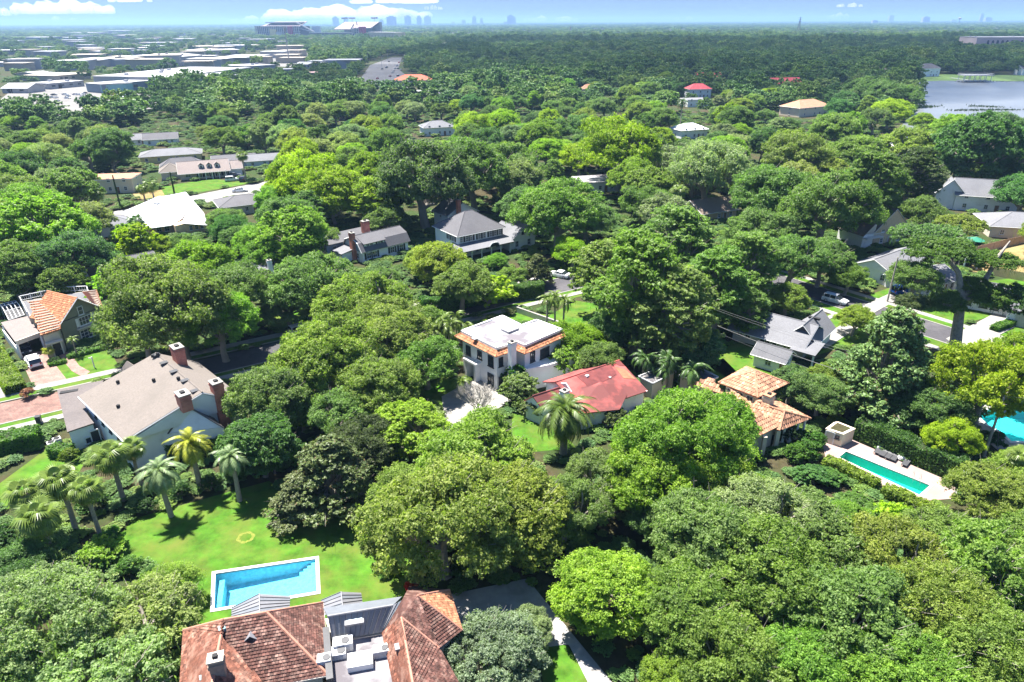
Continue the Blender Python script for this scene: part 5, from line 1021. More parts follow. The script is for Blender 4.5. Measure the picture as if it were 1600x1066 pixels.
for x, y, w, ht, k_, lb in [(-447.86, 999.09, 48.7, 7.4, 1, 'low buff shop building left of the long white mall, second nearest such'), (-1350.84, 3589.14, 27.9, 7.9, 2, 'low grey shop building left of the left stadium stand'), (-853.4, 1496.5, 30.6, 10.2, 2, 'low grey shop building before the distribution shed, nearest such'), (-872.66, 1397.57, 23.8, 10.0, 0, 'low white shop building before the dark fronted shed, nearest such'), (-706.29, 1138.18, 36.6, 10.8, 0, 'low white shop building before the dark fronted shed, second nearest such'), (-1893.61, 3581.19, 61.8, 6.3, 2, 'low grey shop building left of the white stair tower block'), (-583.82, 889.17, 32.2, 11.0, 0, 'low white shop building before the dark fronted shed, third nearest such'), (-627.55, 1699.29, 38.7, 7.7, 2, 'low grey shop building behind the long white mall, nearest such'), (-2456.58, 4827.18, 74.0, 7.8, 2, 'low grey shop building behind the white stair tower block'), (-538.01, 1041.04, 46.1, 7.2, 1, 'low buff shop building left of the long white mall, third nearest such'), (-1448.69, 2478.33, 63.0, 6.3, 0, 'low white shop building right of the dark fronted shed, nearest such'), (-551.2, 1353.23, 38.0, 6.6, 1, 'low buff shop building behind the long white mall, nearest such'), (-515.62, 1982.46, 33.9, 10.5, 1, 'low buff shop building right of the tall antenna mast, third nearest such'), (-624.86, 1938.31, 22.7, 11.0, 0, 'low white shop building behind the tall antenna mast'), (-1067.01, 2281.21, 47.8, 9.6, 1, 'low buff shop building right of the white stair tower block'), (-615.35, 1077.52, 41.4, 8.4, 1, 'low buff shop building before the dark fronted shed, second nearest such'), (-488.37, 1143.18, 31.5, 9.7, 1, 'low buff shop building left of the long white mall, nearest such'), (-191.75, 843.93, 38.2, 10.5, 0, 'low white shop building left of the car lined road'), (-406.28, 1371.52, 46.9, 10.6, 1, 'low buff shop building right of the tall antenna mast, nearest such'), (-605.83, 902.08, 20.1, 9.9, 1, 'low buff shop building before the dark fronted shed, third nearest such'), (-654.23, 1717.43, 22.8, 6.4, 0, 'low white shop building behind the long white mall, second nearest such'), (-512.76, 869.61, 35.3, 10.0, 0, 'low white shop building before the dark fronted shed, fourth nearest such'), (-521.52, 1488.51, 33.2, 8.4, 1, 'low buff shop building left of the tall antenna mast'), (-619.75, 1240.75, 21.0, 8.3, 0, 'low white shop building before the white stair tower block, fifth nearest such'), (-1214.68, 2099.72, 28.8, 7.8, 0, 'low white shop building right of the dark fronted shed, third nearest such'), (-309.87, 1286.88, 36.4, 6.3, 1, 'low buff shop building right of the tall antenna mast, fourth nearest such'), (-1635.66, 3043.1, 69.2, 7.1, 2, 'low grey shop building right of the distribution shed'), (-682.76, 1304.3, 36.4, 8.6, 0, 'low white shop building before the distribution shed, third nearest such'), (-225.65, 895.96, 34.7, 6.9, 2, 'low grey shop building left of the car lined road'), (-707.82, 1473.19, 38.2, 8.4, 0, 'low white shop building before the white stair tower block, fourth nearest such'), (-1607.0, 2940.38, 24.7, 10.5, 1, 'low buff shop building before the distribution shed, nearest such'), (-822.07, 1458.58, 43.9, 6.1, 2, 'low grey shop building before the distribution shed, second nearest such'), (-743.72, 2091.88, 29.4, 9.9, 0, 'low white shop building left of the left stadium stand'), (-473.19, 986.52, 47.4, 10.3, 0, 'low white shop building left of the long white mall, second nearest such'), (-293.93, 999.18, 31.4, 6.3, 1, 'low buff shop building before the tall antenna mast, third nearest such'), (-575.07, 861.51, 25.3, 7.8, 1, 'low buff shop building before the dark fronted shed, fourth nearest such'), (-349.62, 827.5, 30.0, 10.6, 1, 'low buff shop building behind the white warehouse, nearest such'), (-650.09, 1927.02, 49.9, 10.2, 0, 'low white shop building left of the tall antenna mast'), (-374.65, 936.87, 27.7, 6.6, 0, 'low white shop building behind the white warehouse, second nearest such'), (-1057.27, 2433.43, 43.2, 7.4, 0, 'low white shop building behind the long white mall, third nearest such'), (-2501.62, 4442.27, 52.6, 9.4, 2, 'low grey shop building left of the distribution shed, nearest such'), (-1376.32, 2677.76, 66.1, 9.9, 0, 'low white shop building before the white stair tower block, nearest such'), (-1248.24, 3908.99, 50.2, 10.5, 1, 'low buff shop building left of the left stadium stand'), (-372.01, 906.04, 38.3, 6.7, 1, 'low buff shop building behind the white warehouse, second nearest such'), (-896.64, 2052.14, 52.8, 10.4, 2, 'low grey shop building behind the long white mall, third nearest such'), (-1696.36, 2598.89, 61.8, 6.8, 0, 'low white shop building left of the dark fronted shed, nearest such'), (-998.24, 2050.24, 51.0, 9.8, 0, 'low white shop building before the white stair tower block, second nearest such'), (-1373.64, 2498.06, 33.3, 7.0, 0, 'low white shop building before the distribution shed, nearest such'), (-765.77, 1961.12, 23.8, 6.4, 1, 'low buff shop building behind the long white mall, second nearest such'), (-1541.47, 3036.75, 67.2, 6.4, 1, 'low buff shop building before the white stair tower block, nearest such'), (-406.08, 1529.56, 24.7, 6.7, 1, 'low buff shop building right of the tall antenna mast, second nearest such'), (-521.76, 950.11, 47.0, 8.6, 0, 'low white shop building before the distribution shed, fifth nearest such'), (-426.65, 870.39, 40.9, 10.9, 1, 'low buff shop building left of the white warehouse'), (-1558.17, 2717.96, 61.4, 10.2, 2, 'low grey shop building left of the distribution shed, second nearest such'), (-454.12, 875.49, 26.8, 10.9, 0, 'low white shop building left of the white warehouse'), (-1470.45, 5360.39, 85.6, 8.9, 1, 'low buff shop building right of the left stadium stand'), (-553.35, 1480.92, 34.3, 7.3, 1, 'low buff shop building right of the long white mall, second nearest such'), (-501.32, 1040.3, 23.0, 8.1, 0, 'low white shop building left of the long white mall, nearest such'), (-1128.87, 1917.04, 54.4, 10.7, 0, 'low white shop building right of the dark fronted shed, second nearest such'), (-319.47, 953.79, 19.6, 9.3, 1, 'low buff shop building before the tall antenna mast, fourth nearest such'), (-360.66, 1017.38, 48.2, 8.4, 2, 'low grey shop building right of the long white mall'), (-1168.53, 3820.49, 39.4, 8.2, 2, 'low grey shop building before the left stadium stand'), (-1030.56, 1775.93, 38.5, 10.3, 0, 'low white shop building right of the dark fronted shed, fourth nearest such'), (-970.47, 1816.71, 28.5, 6.9, 0, 'low white shop building before the distribution shed, second nearest such'), (-807.31, 1730.65, 56.5, 8.4, 0, 'low white shop building before the white stair tower block, third nearest such'), (-1052.42, 2318.21, 27.4, 6.8, 0, 'low white shop building right of the white stair tower block, nearest such'), (-2475.73, 3724.61, 49.2, 6.4, 1, 'low buff shop building left of the dark fronted shed'), (-348.21, 1184.13, 36.0, 9.2, 1, 'low buff shop building before the tall antenna mast, nearest such'), (-771.82, 1363.5, 45.9, 6.2, 1, 'low buff shop building before the distribution shed, second nearest such'), (-708.92, 1273.58, 20.9, 6.3, 1, 'low buff shop building before the distribution shed, third nearest such'), (-366.67, 905.08, 47.5, 9.8, 0, 'low white shop building behind the white warehouse, nearest such'), (-1267.37, 1905.17, 37.8, 10.0, 2, 'low grey shop building left of the dark fronted shed'), (-1351.93, 2633.04, 49.1, 10.0, 1, 'low buff shop building before the white stair tower block, second nearest such'), (-1415.09, 3197.21, 43.1, 9.1, 0, 'low white shop building right of the white stair tower block, second nearest such'), (-1223.32, 1834.66, 24.6, 9.7, 0, 'low white shop building left of the dark fronted shed, second nearest such'), (-527.08, 1365.2, 34.2, 9.4, 1, 'low buff shop building right of the long white mall, nearest such'), (-901.88, 1325.04, 45.4, 6.7, 0, 'low white shop building left of the dark fronted shed, third nearest such'), (-665.6, 1219.31, 28.5, 7.7, 0, 'low white shop building before the distribution shed, fourth nearest such'), (-873.51, 1809.26, 44.3, 6.5, 1, 'low buff shop building before the white stair tower block, third nearest such'), (-882.89, 2024.74, 39.1, 9.8, 2, 'low grey shop building behind the long white mall, second nearest such'), (-794.45, 1228.67, 28.4, 10.6, 1, 'low buff shop building before the dark fronted shed, nearest such'), (-276.24, 1134.41, 40.7, 10.3, 1, 'low buff shop building right of the tall antenna mast, fifth nearest such'), (-347.98, 926.54, 41.2, 10.0, 0, 'low white shop building behind the white warehouse, third nearest such'), (-544.53, 1769.76, 22.3, 8.6, 2, 'low grey shop building behind the tall antenna mast'), (-364.37, 1146.18, 37.3, 8.8, 2, 'low grey shop building before the tall antenna mast'), (-424.27, 1034.14, 24.9, 7.7, 0, 'low white shop building before the long white mall'), (-584.61, 1532.69, 47.8, 7.1, 0, 'low white shop building behind the long white mall, nearest such'), (-315.19, 1046.42, 33.0, 8.2, 1, 'low buff shop building before the tall antenna mast, second nearest such'), (-382.16, 1230.43, 25.1, 6.6, 0, 'low white shop building before the tall antenna mast'), (-531.39, 928.11, 45.1, 7.8, 2, 'low grey shop building before the dark fronted shed'), (-522.7, 4781.82, 62.7, 10.7, 0, 'low white shop building right of the left radio mast, nearest such'), (-387.09, 2333.52, 53.3, 9.5, 1, 'low buff shop building right of the right stadium stand'), (-89.69, 2016.84, 27.8, 9.9, 1, 'low buff shop building right of the left radio mast, second nearest such'), (-225.6, 2989.56, 35.3, 7.3, 2, 'low grey shop building right of the left radio mast'), (-109.77, 4075.07, 29.5, 6.7, 1, 'low buff shop building right of the left radio mast, nearest such'), (-377.25, 2587.98, 48.2, 10.4, 0, 'low white shop building before the left radio mast, third nearest such'), (-227.68, 2057.17, 36.9, 7.4, 0, 'low white shop building before the left radio mast, fourth nearest such'), (-759.8, 5170.04, 88.1, 8.3, 0, 'low white shop building before the left radio mast, nearest such'), (-154.08, 1595.44, 45.0, 7.3, 2, 'low grey shop building behind the far red roof'), (-362.04, 3743.83, 39.6, 7.2, 0, 'low white shop building right of the left radio mast, second nearest such'), (-252.18, 1943.33, 30.8, 8.3, 1, 'low buff shop building before the left radio mast, third nearest such'), (-277.5, 2542.73, 61.1, 9.7, 1, 'low buff shop building before the left radio mast, second nearest such'), (-583.59, 4287.34, 48.3, 9.6, 0, 'low white shop building before the left radio mast, second nearest such'), (-341.66, 2981.57, 34.0, 6.9, 1, 'low buff shop building before the left radio mast, nearest such')]:
    wmx, rmx = [(FW, RW), (FC, RB), (FG, RW)][k_]
    mb = MB(); mb.box((x, y, 0), (w, w*.7, ht), rn.uniform(-.4, .4), z0=0); t = thing('shop', lb, 'building', (x, y, 0), 'low pale buildings of the far district'); mb.obj('wall', wmx, t); mb = MB(); mb.box((x, y, ht), (w+1.5, w*.7+1.5, .8), 0, z0=ht+.01); mb.obj('roof', rmx, t); CLEAR.append((x, y, w*.8))
# suburban roofs seen through the canopy
simple('lone grey hip roof in the middle of the near canopy', (-36.03, 345.77), 20, 15, 10, 4, 2.5, 'hip', WHITE, ROOF_LGREY)
simple('bright white roofed house by the tall palm', (83.69, 333.27), 20, 14, 10, 4, 2.4, 'hip', WHITE, ROOF_WHITE)
simple('large tan hip roof behind the mossy tree toward the lake', (170.48, 415.39), 30, 26, 14, 5, 3.5, 'hip', CREAM, TERRA2)
simple('crimson roofed house near the lake', (212.46, 566.26), 10, 24, 12, 5.5, 4, 'gable', WHITE, ROOF_CRIMSON)
simple('crimson roofed villa upper part behind a pale shrub', (170.84, 634.29), 10, 22, 10, 6, 3, 'gable', CREAM, ROOF_CRIMSON)
simple('white villa with small crimson roof right below the other', (133.32, 516.74), 10, 16, 10, 6, 3.4, 'hip', WHITE, ROOF_CRIMSON)
simple('white walled garage with lilac roof below the crimson villa', (118.37, 462.67), 10, 15, 12, 4, 1, 'flat', WHITE, ROOF_LGREY)
simple('pale long bungalow alone in the dark woods', (45.3, 775.1), 5, 24, 12, 4, 2, 'flat', CREAM, RW)
simple('small tan roof behind the front canopy right of centre', (59.13, 540.98), 10, 15, 10, 4.5, 3, 'hip', CREAM, TERRA2)
simple('restaurant with bright orange red roof beside the car lined road', (-83.88, 628.33), 5, 32, 18, 5, 4, 'hip', FC, mat('orange_red_roof', (.5, .13, .07), .1, .4, .8), 6)
simple('grey strip mall with flat roof under the orange red roof', (-73.53, 518.87), 5, 34, 14, 4.5, 1, 'flat', FW, RG, 6)
simple('grey hip roofed house with a square chimney beside the strip mall', (-51.41, 508.47), 20, 18, 13, 4.5, 3, 'hip', FC, ROOF_GREY, 3)
simple('white ruin like house in the dark woods right of the red roof', (-24.11, 653.86), 15, 14, 9, 5, 2, 'hip', WHITE, ROOF_LGREY)
simple('white lakeside cottage with brown roof', (360.4, 719.1), 10, 16, 10, 5, 3, 'gable', WHITE, ROOF_BROWN)
simple('two storey white lakeside house with grey roof and white chimney', (401.59, 707.1), 15, 20, 12, 7.5, 4, 'hip', WHITE, ROOF_GREY)
simple('white house at the right edge above the lake', (505.15, 718.31), 10, 16, 10, 6, 3, 'gable', WHITE, ROOF_GREY)
simple('long pale flat building among trees before the lake', (151.75, 281.33), 8, 22, 9, 3.2, 1, 'flat', WHITE, mat('pale_felt', (.55, .52, .47), .1, .3, .85), 6)
simple('sandy shed with yellow wall beside the long pale building', (144.71, 297.61), 30, 8, 6, 3, 1.4, 'gable', YELLOWALL, ROOF_BROWN, 2)
h = big('long pale shopping centre with arched dark openings beyond the lake', (949.29, 1516.88), (1069.27, 1499.72), 80, 16, mat('mall_pink', (.4, .33, .31), .05, .05, .8), RW, 0, 0, units=4, doors=0)
for i in range(13): mb = MB(); q = h.p(22+i*9, -.2); mb.box((q[0], q[1], 5), (4.5, .3, 7), h.ang); mb.tube([h.p(22+i*9, -.1, 8.5), h.p(22+i*9, -.5, 8.5)], 2.2, 10); mb.obj('arch', DARK, h.root)
mb = MB(); mb.box(h.p(118, -3, 9), (22, 8, 18), h.ang); mb.obj('entrance_block', FT, h.root)
# boathouse
h = House('open white boathouse with flat roof on piles in the lake', (394.2, 632.72), 0, 'boathouse', 'boathouse'); 
for u_ in range(6):
    for v_ in (0, 9): mb = MB(); mb.tube([h.p(u_*4.6, v_, -.5), h.p(u_*4.6, v_, 5.6)], .22, 6); mb.obj('post', TRIM, h.root)
h.roof([[h.p(-1.4, -1.2, 5.9), h.p(24.4, -1.2, 5.9), h.p(24.4, 10.2, 5.9), h.p(-1.4, 10.2, 5.9)]], RW, .4); mb = MB(); mb.box(h.p(11.5, 4.5, 1.0), (25, 11, .3), 0); mb.box(h.p(11.5, 24, 1.0), (2, 32, .25), 0); mb.obj('deck', RG, h.root)
mb = MB(); [mb.tube([h.p(a_, b_, 6.9), h.p(c_, d_, 6.9)], .08, 4) for a_, b_, c_, d_ in ((-1, -1, 24, -1), (-1, 10, 24, 10), (-1, -1, -1, 10), (24, -1, 24, 10))]; [mb.tube([h.p(u_*2.5-1, -1, 5.9), h.p(u_*2.5-1, -1, 6.9)], .06, 4) for u_ in range(11)]; mb.obj('roof_rail', TRIM, h.root)
# stadium
ST = mat('stadium_concrete', (.26, .245, .24), .06, .02, .85); SW = mat('stadium_white', (.38, .38, .39), .03, .02, .6); MAROON = mat('maroon_panel', (.3, .01, .07), .08, .02, .7); SEAT = mat('stadium_seats', (.24, .19, .19), .1, .05, .8); SGOLD = mat('stadium_gold', (.62, .5, .22), .05, .02, .8)
a, b = Vector((-875.86, 2584.16)), Vector((-470.3, 2409.45)); L = (b-a).length
h = House('big concrete football stadium with two tall stands and maroon corner towers', a, math.degrees(math.atan2(b.y-a.y, b.x-a.x)), 'stadium', 'stadium'); CLEARPOLY.append(offset(h.rect(0, -20, L, 260), 6))
k = L/168
def sx(px): return (px-402)*k
for n_, (x0, x1, zt) in enumerate(((402, 472, 46), (553, 569, 40))):
    h.walls(h.rect(sx(x0)+2, 4, sx(x1)-2, 60), 0, zt-8, DARKMETAL, 'concourse')
    mb = MB()
    for z_ in range(0, int(zt)-6, 7): mb.box(h.p((sx(x0)+sx(x1))/2, 2, z_+1.5), (sx(x1)-sx(x0), 8, 2.6), h.ang)
    mb.obj('gallery', ST, h.root, kind='stuff'); mb = MB(); m_ = int((x1-x0)/3)
    for i in range(m_+1): mb.box(h.p(sx(x0)+(sx(x1)-sx(x0))*i/m_, -3, (zt-6)/2), (2, 2, zt-6), h.ang)
    mb.obj('column', SW, h.root, kind='stuff')
h.walls(h.rect(sx(426), -6, sx(436), -2), 0, 28, SGOLD, 'gold_panel'); h.walls(h.rect(sx(436), -6, sx(446), -2), 6, 20, SW, 'pale_panel')
mb = MB(); mb.slab([h.p(sx(402), 0, 34), h.p(sx(470), 0, 34), h.p(sx(465), 70, 52), h.p(sx(413), 70, 52)], 2); mb.obj('upper_seating', SEAT, h.root)
mb = MB(); mb.box(h.p(sx(438), 40, 49), (sx(465)-sx(410), 30, 3), h.ang); mb.obj('press_roof', SW, h.root)
h.walls(h.rect(sx(456), -8, sx(463), 10), 0, 37, MAROON, 'maroon_tower'); h.walls(h.rect(sx(564.5), -8, sx(569.5), 14), -1, 36, MAROON, 'maroon_tower')
mb = MB(); mb.slab([h.p(sx(500)-45, 150, 27), h.p(sx(553)-38, 150, 27), h.p(sx(556)-50, 225, 50), h.p(sx(503)-56, 225, 50)], 2); mb.obj('far_seating', SEAT, h.root); h.walls(h.rect(sx(500)-56, 226, sx(556)-50, 240), 0, 49, ST, 'far_stand')
h.walls(h.rect(sx(488), 0, sx(552), 40), 0, 17, DARKMETAL, 'lower_stand'); mb = MB(); [mb.box(h.p(sx(520), -1, z_), (sx(552)-sx(488), 6, 2), h.ang) for z_ in (3, 10, 17.5)]; mb.obj('gallery', SW, h.root, kind='stuff')
mb = MB(); mb.tube([h.p(sx(465), 10, 50), h.p(sx(486), 30, 20)], 2.2, 6); mb.tube([h.p(sx(470), 10, 30), h.p(sx(486), 30, 20)], 1.5, 6); mb.tube([h.p(sx(553), 10, 42), h.p(sx(540), 40, 28)], 2.2, 6); mb.tube([h.p(sx(558), 8, 50), h.p(sx(550), 40, 40)], 1.6, 6); mb.obj('truss', SW, h.root, kind='stuff')
h.walls(h.rect(sx(474), 60, sx(486), 68), 4, 37, mat('score_screen', (.5, .58, .66), .05, .02, .5), 'scoreboard')
mb = MB(); [mb.box(h.p(sx(x_)-55, 235, 62), (26, 4, 5), h.ang) for x_ in (500, 512, 548)]; [mb.tube([h.p(sx(x_)-55, 235, 40), h.p(sx(x_)-55, 235, 62)], 1, 5) for x_ in (500, 512, 548)]; mb.obj('floodlight', SW, h.root, kind='stuff')
# skyline far away
for x, y, w, ht, lb in [(52, 12712, 74, 107, 'hazy tall slim tower block left of the right radio mast'), (-863, 13895, 72, 70, 'hazy low slim tower block right of the left radio mast, third nearest such'), (-1296, 11794, 102, 120, 'hazy tall wide tower block right of the left radio mast, fourth nearest such'), (-2180, 9381, 52, 100, 'hazy tall slim tower block left of the left radio mast, third nearest such'), (-492, 12921, 51, 59, 'hazy low slim tower block right of the left radio mast, fifth nearest such'), (-538, 14011, 51, 97, 'hazy tall slim tower block right of the left radio mast, fourth nearest such'), (-2293, 14844, 74, 83, 'hazy tall slim tower block right of the left radio mast, nearest such'), (-1, 10759, 92, 119, 'hazy tall wide tower block left of the right radio mast'), (-1362, 10014, 82, 112, 'hazy tall wide tower block right of the left radio mast, second nearest such'), (-78, 11787, 62, 40, 'hazy low slim tower block left of the right radio mast'), (-584, 12171, 63, 117, 'hazy tall slim tower block right of the left radio mast, third nearest such'), (-1424, 9029, 107, 102, 'hazy tall wide tower block right of the left radio mast, nearest such'), (-2728, 12518, 75, 113, 'hazy tall slim tower block left of the left radio mast, second nearest such'), (-2940, 13530, 51, 107, 'hazy tall slim tower block left of the left radio mast, nearest such'), (-1762, 14565, 97, 105, 'hazy tall wide tower block right of the left radio mast, third nearest such'), (-1248, 10306, 56, 113, 'hazy tall slim tower block right of the left radio mast, second nearest such'), (-2416, 10431, 79, 105, 'hazy tall wide tower block left of the left radio mast'), (-617, 12850, 69, 56, 'hazy low slim tower block right of the left radio mast, fourth nearest such'), (-1839, 10753, 52, 73, 'hazy low slim tower block right of the left radio mast, nearest such'), (-1123, 14785, 59, 40, 'hazy low slim tower block right of the left radio mast, second nearest such'), (7502, 11847, 103, 68, 'hazy low wide tower block left of the water tower, nearest such'), (7570, 12131, 51, 119, 'hazy tall slim tower block left of the water tower'), (5652, 10269, 92, 76, 'hazy low wide tower block left of the water tower, third nearest such'), (6987, 13855, 85, 112, 'hazy tall wide tower block right of the transmission tower'), (7773, 13218, 89, 38, 'hazy low wide tower block left of the water tower, second nearest such'), (4555, 9422, 70, 38, 'hazy low slim tower block right of the transmission tower')]:
    mb = MB(); mb.box((x, y, 0), (w, w*.6, ht), 0, z0=0); t = thing('tower_block', lb, 'building', (x, y, 0), 'tower blocks on the horizon'); mb.obj('wall', FG, t); mb = MB(); mb.box((x, y, ht), (w*.5, w*.3, ht*.12), 0, z0=ht); mb.obj('roof_plant', FW, t)
# pylon, masts, water tower
def pylon(label, xy, hgt):
    t = thing('transmission_tower', label, 'pylon', xy); x, y = xy; mb = MB(); w = hgt*.09
    for sx_, sy_ in ((-1, -1), (1, -1), (1, 1), (-1, 1)): mb.tube([(x+sx_*w, y+sy_*w, 0), (x+sx_*w*.25, y+sy_*w*.25, hgt*.7), (x, y, hgt)], .55, 4)
    for i in range(8):
        z0, z1 = hgt*.09*i, hgt*.09*(i+1); a0, a1 = w*(1-.105*i), w*(1-.105*(i+1))
        mb.tube([(x-a0, y-w, z0), (x+a1, y-w, z1)], .3, 3); mb.tube([(x+a0, y-w, z0), (x-a1, y-w, z1)], .3, 3)
    mb.obj('lattice', DARKMETAL, t, kind='stuff')
    for z_ in (.68, .8, .91): mb = MB(); mb.tube([(x-hgt*.13, y, hgt*z_), (x, y, hgt*z_+1), (x+hgt*.13, y, hgt*z_)], .5, 4); mb.obj('crossarm', DARKMETAL, t)
pylon('dark lattice transmission tower rising above the far woods', (1185.1, 3084.71), 62)
def mast(name, label, xy, hgt, r, m, top=None, cat='mast'):
    t = thing(name, label, cat, xy); mb = MB(); mb.tube([(xy[0], xy[1], 0), (xy[0], xy[1], hgt)], [r, r*.55], 7); mb.obj('pole', m, t)
    if top: mb = MB(); mb.tube([(xy[0], xy[1], hgt-top), (xy[0], xy[1], hgt)], [r*2.2, r*2.2], 8); mb.obj('antenna', m, t)
    return t
mast('antenna_mast', 'tall pale antenna mast above the monopole trees', (-297.6, 990.17), 44, .8, FW, 4)
for i, p in enumerate(((-127.23, 879.74), (-150.24, 857.3), (-187.19, 965.82), (-173.98, 1044.66))):
    t = mast('street_lamp', 'slim tall street lamp along the car lined road', p, 14, .18, FW, None, 'street lamp'); t['group'] = 'street lamps of the far road'; mb = MB(); mb.tube([(p[0], p[1], 14), (p[0]+2.2, p[1], 14.4)], .13, 5); mb.obj('lamp_arm', FW, t)
t = mast('water_tower', 'tiny mushroom shaped water tower on the right horizon', (3475.62, 5832.62), 52, 3, FW, None, 'water tower'); q = Vector((3475.62, 5832.62)); mb = MB(); mb.tube([(q.x, q.y, 46), (q.x, q.y, 51), (q.x, q.y, 57), (q.x, q.y, 61)], [4, 13, 13, 4], 12); mb.obj('tank', FW, t)
mast('radio_mast', 'needle thin radio mast on the horizon left of centre', (-2758.44, 16672.82), 140, 3, FG); mast('radio_mast', 'needle thin radio mast on the horizon right of the centre cloud', (1876.52, 14302.73), 110, 3, FG)
mast('smoke_stack', 'single pale stack standing in the far green strip', (242.27, 3037.57), 30, 4.5, FW)
# reeds in the lake
mb = MB(); rn = random.Random(8)
for (ax_, ay_, bx_, by_, n_) in [(238.13, 439.04, 269.57, 455.14, 240), (266.93, 431.28, 306.65, 432.97, 260), (292.54, 454.18, 303.87, 446.62, 120), (264.59, 478.0, 259.01, 448.47, 160), (391.52, 643.31, 449.08, 636.42, 60)]:
    for i in range(n_):
        f = rn.random(); x = ax_+(bx_-ax_)*f+rn.gauss(0, 3); y = ay_+(by_-ay_)*f+rn.gauss(0, 2.2); mb.poly([(x-.4, y, 0), (x+.4, y+.2, 0), (x+rn.uniform(-.4, .4), y, rn.uniform(.4, 1.2))])
mb.obj('reeds', mat('reed_green', (.1, .15, .04), .3, .3, .9), kind='stuff')
# ---------------------------------------------------------------- clouds
def puff(name, label, c, sx_, sy_, sz_, n, seed, m, kind=None, rmin=.3):
    rn = np.random.default_rng(seed); bm = bmesh.new()
    for i in range(n):
        f = rn.uniform(-.85, .85); r = (1-abs(f))**.5*rn.uniform(rmin, .55)+.12
        mtx = Matrix.Translation((f*sx_, rn.uniform(-.8, .8)*sy_, r*sz_*.55*rn.uniform(.7, 1.3))) @ Matrix.Diagonal((r*sx_*.42, r*sy_*.9, r*sz_, 1))
        bmesh.ops.create_icosphere(bm, subdivisions=3, radius=1, matrix=mtx)
    for v in bm.verts:
        k = math.sin(v.co.x/sx_*23+seed)*math.sin(v.co.y/sy_*17)+math.sin(v.co.z/sz_*14+v.co.x/sx_*31)
        v.co.z = max(v.co.z*(1+.09*k), -.04*sz_)
        v.co.x *= 1+.012*k
    me = bpy.data.meshes.new(name); bm.to_mesh(me); bm.free(); me.materials.append(m)
    me.polygons.foreach_set('use_smooth', [True]*len(me.polygons)); o = bpy.data.objects.new(name, me); o.location = c
    return put(o, None, label, 'cloud' if label else None, 'clouds near the horizon' if label else None, kind)
def cloudmat(name, dens):
    m = bpy.data.materials.new(name); m.use_nodes = True; n = m.node_tree.nodes; n.remove(n['Principled BSDF'])
    v = n.new('ShaderNodeVolumePrincipled'); v.inputs['Color'].default_value = (1, 1, 1, 1); v.inputs['Density'].default_value = dens; v.inputs['Anisotropy'].default_value = .2
    m.node_tree.links.new(v.outputs[0], n['Material Output'].inputs['Volume']); return m
CL = cloudmat('cloud_vapour', .0022)
for i, (x, y, z, sx_, sz_, n_, lb) in enumerate([(-24905, 42000, 547, 2996, 738, 16, 'long flat white cloud high on the left'), (-8894, 42000, 94, 4856, 935, 26, 'wide heaped white cloud above the stadium'), (-6438, 42000, 978, 2687, 344, 12, 'thin white streak cloud at the top left of centre'), (-4269, 42000, 651, 620, 295, 7, 'tiny lone white cloud right of the streak'), (-13467, 42000, 17, 2067, 443, 10, 'low white cloud behind the left stand'), (2223, 42000, 47, 1653, 344, 10, 'flat white cloud on the horizon at centre'), (18669, 42000, 681, 827, 246, 7, 'small white cloud high on the right'), (18258, 42000, 75, 909, 344, 7, 'small white cloud on the right horizon'), (-21048, 42000, 1103, 1447, 295, 8, 'thin streak cloud at the top left edge'), (-28122, 42000, 465, 827, 443, 6, 'white cloud cut by the left edge'), (9705, 42000, 79, 827, 197, 6, 'sliver of white cloud on the horizon right of centre'), (-25024, 42000, 131, 1033, 344, 7, 'low sliver of cloud on the left horizon'), (-4846, 42000, 1066, 1033, 197, 6, 'faint streak at the top edge above centre')]): puff('cloud', lb, (x, y, z), sx_, sx_*.35, sz_, n_, 30+i, CL)
CS = cloudmat('thin_vapour', .017)
puff('overhead_cloud', None, (430, 1640, 1150), 1150, 780, 120, 46, 77, CS, 'stuff', .3)
# ---------------------------------------------------------------- the air
mb = MB(); mb.box((0, 0, 0), (61000, 61000, 152), 0, z0=-3.5)
hz = bpy.data.materials.new('air'); hz.use_nodes = True; n = hz.node_tree.nodes; n.remove(n['Principled BSDF']); v = n.new('ShaderNodeVolumePrincipled')
v.inputs['Color'].default_value = (.3, .48, .8, 1); v.inputs['Density'].default_value = .0001; v.inputs['Anisotropy'].default_value = .1
hz.node_tree.links.new(v.outputs[0], n['Material Output'].inputs['Volume'])
mb.obj('haze', hz, kind='stuff')
# ================================================================ trees one by one: x, y, crown radius, height scale, kind, tint, turn, label
TINT = {'mid': (0.155, 0.225, 0.052), 'deep': (0.118, 0.183, 0.046), 'blue': (0.095, 0.18, 0.054), 'olive': (0.2, 0.26, 0.045), 'bright': (0.19, 0.295, 0.03), 'lime': (0.235, 0.325, 0.015), 'yellow': (0.225, 0.285, 0.016), 'pale': (0.225, 0.275, 0.11), 'dark': (0.08, 0.11, 0.03), 'grey': (0.24, 0.285, 0.125)}
NAMES = dict(oak='oak_tree', moss='mossy_oak_tree', round='round_tree', cone='magnolia_tree', tall='tall_tree', flat='spreading_tree', bush='shrub')
trng = random.Random(3)
KN = ['bush0', 'bush1', 'cone0', 'flat0', 'moss0', 'moss1', 'oak0', 'oak1', 'oak2', 'oak3', 'round0', 'round1', 'tall0', 'tall1']
ADJ = {'mid': 'mid green', 'deep': 'deep green', 'blue': 'bluish green', 'olive': 'olive green', 'bright': 'bright green', 'lime': 'lime green', 'yellow': 'yellow green', 'pale': 'dusty green', 'dark': 'blackish green', 'grey': 'silvery green'}
KINDN = {'oak': 'oak tree', 'moss': 'mossy oak tree', 'round': 'round tree', 'cone': 'magnolia tree', 'tall': 'tall tree', 'flat': 'spreading tree', 'bush': 'shrub'}
SIZE = ['small', 'medium', 'broad']; REL = ['left of', 'right of', 'before', 'behind']
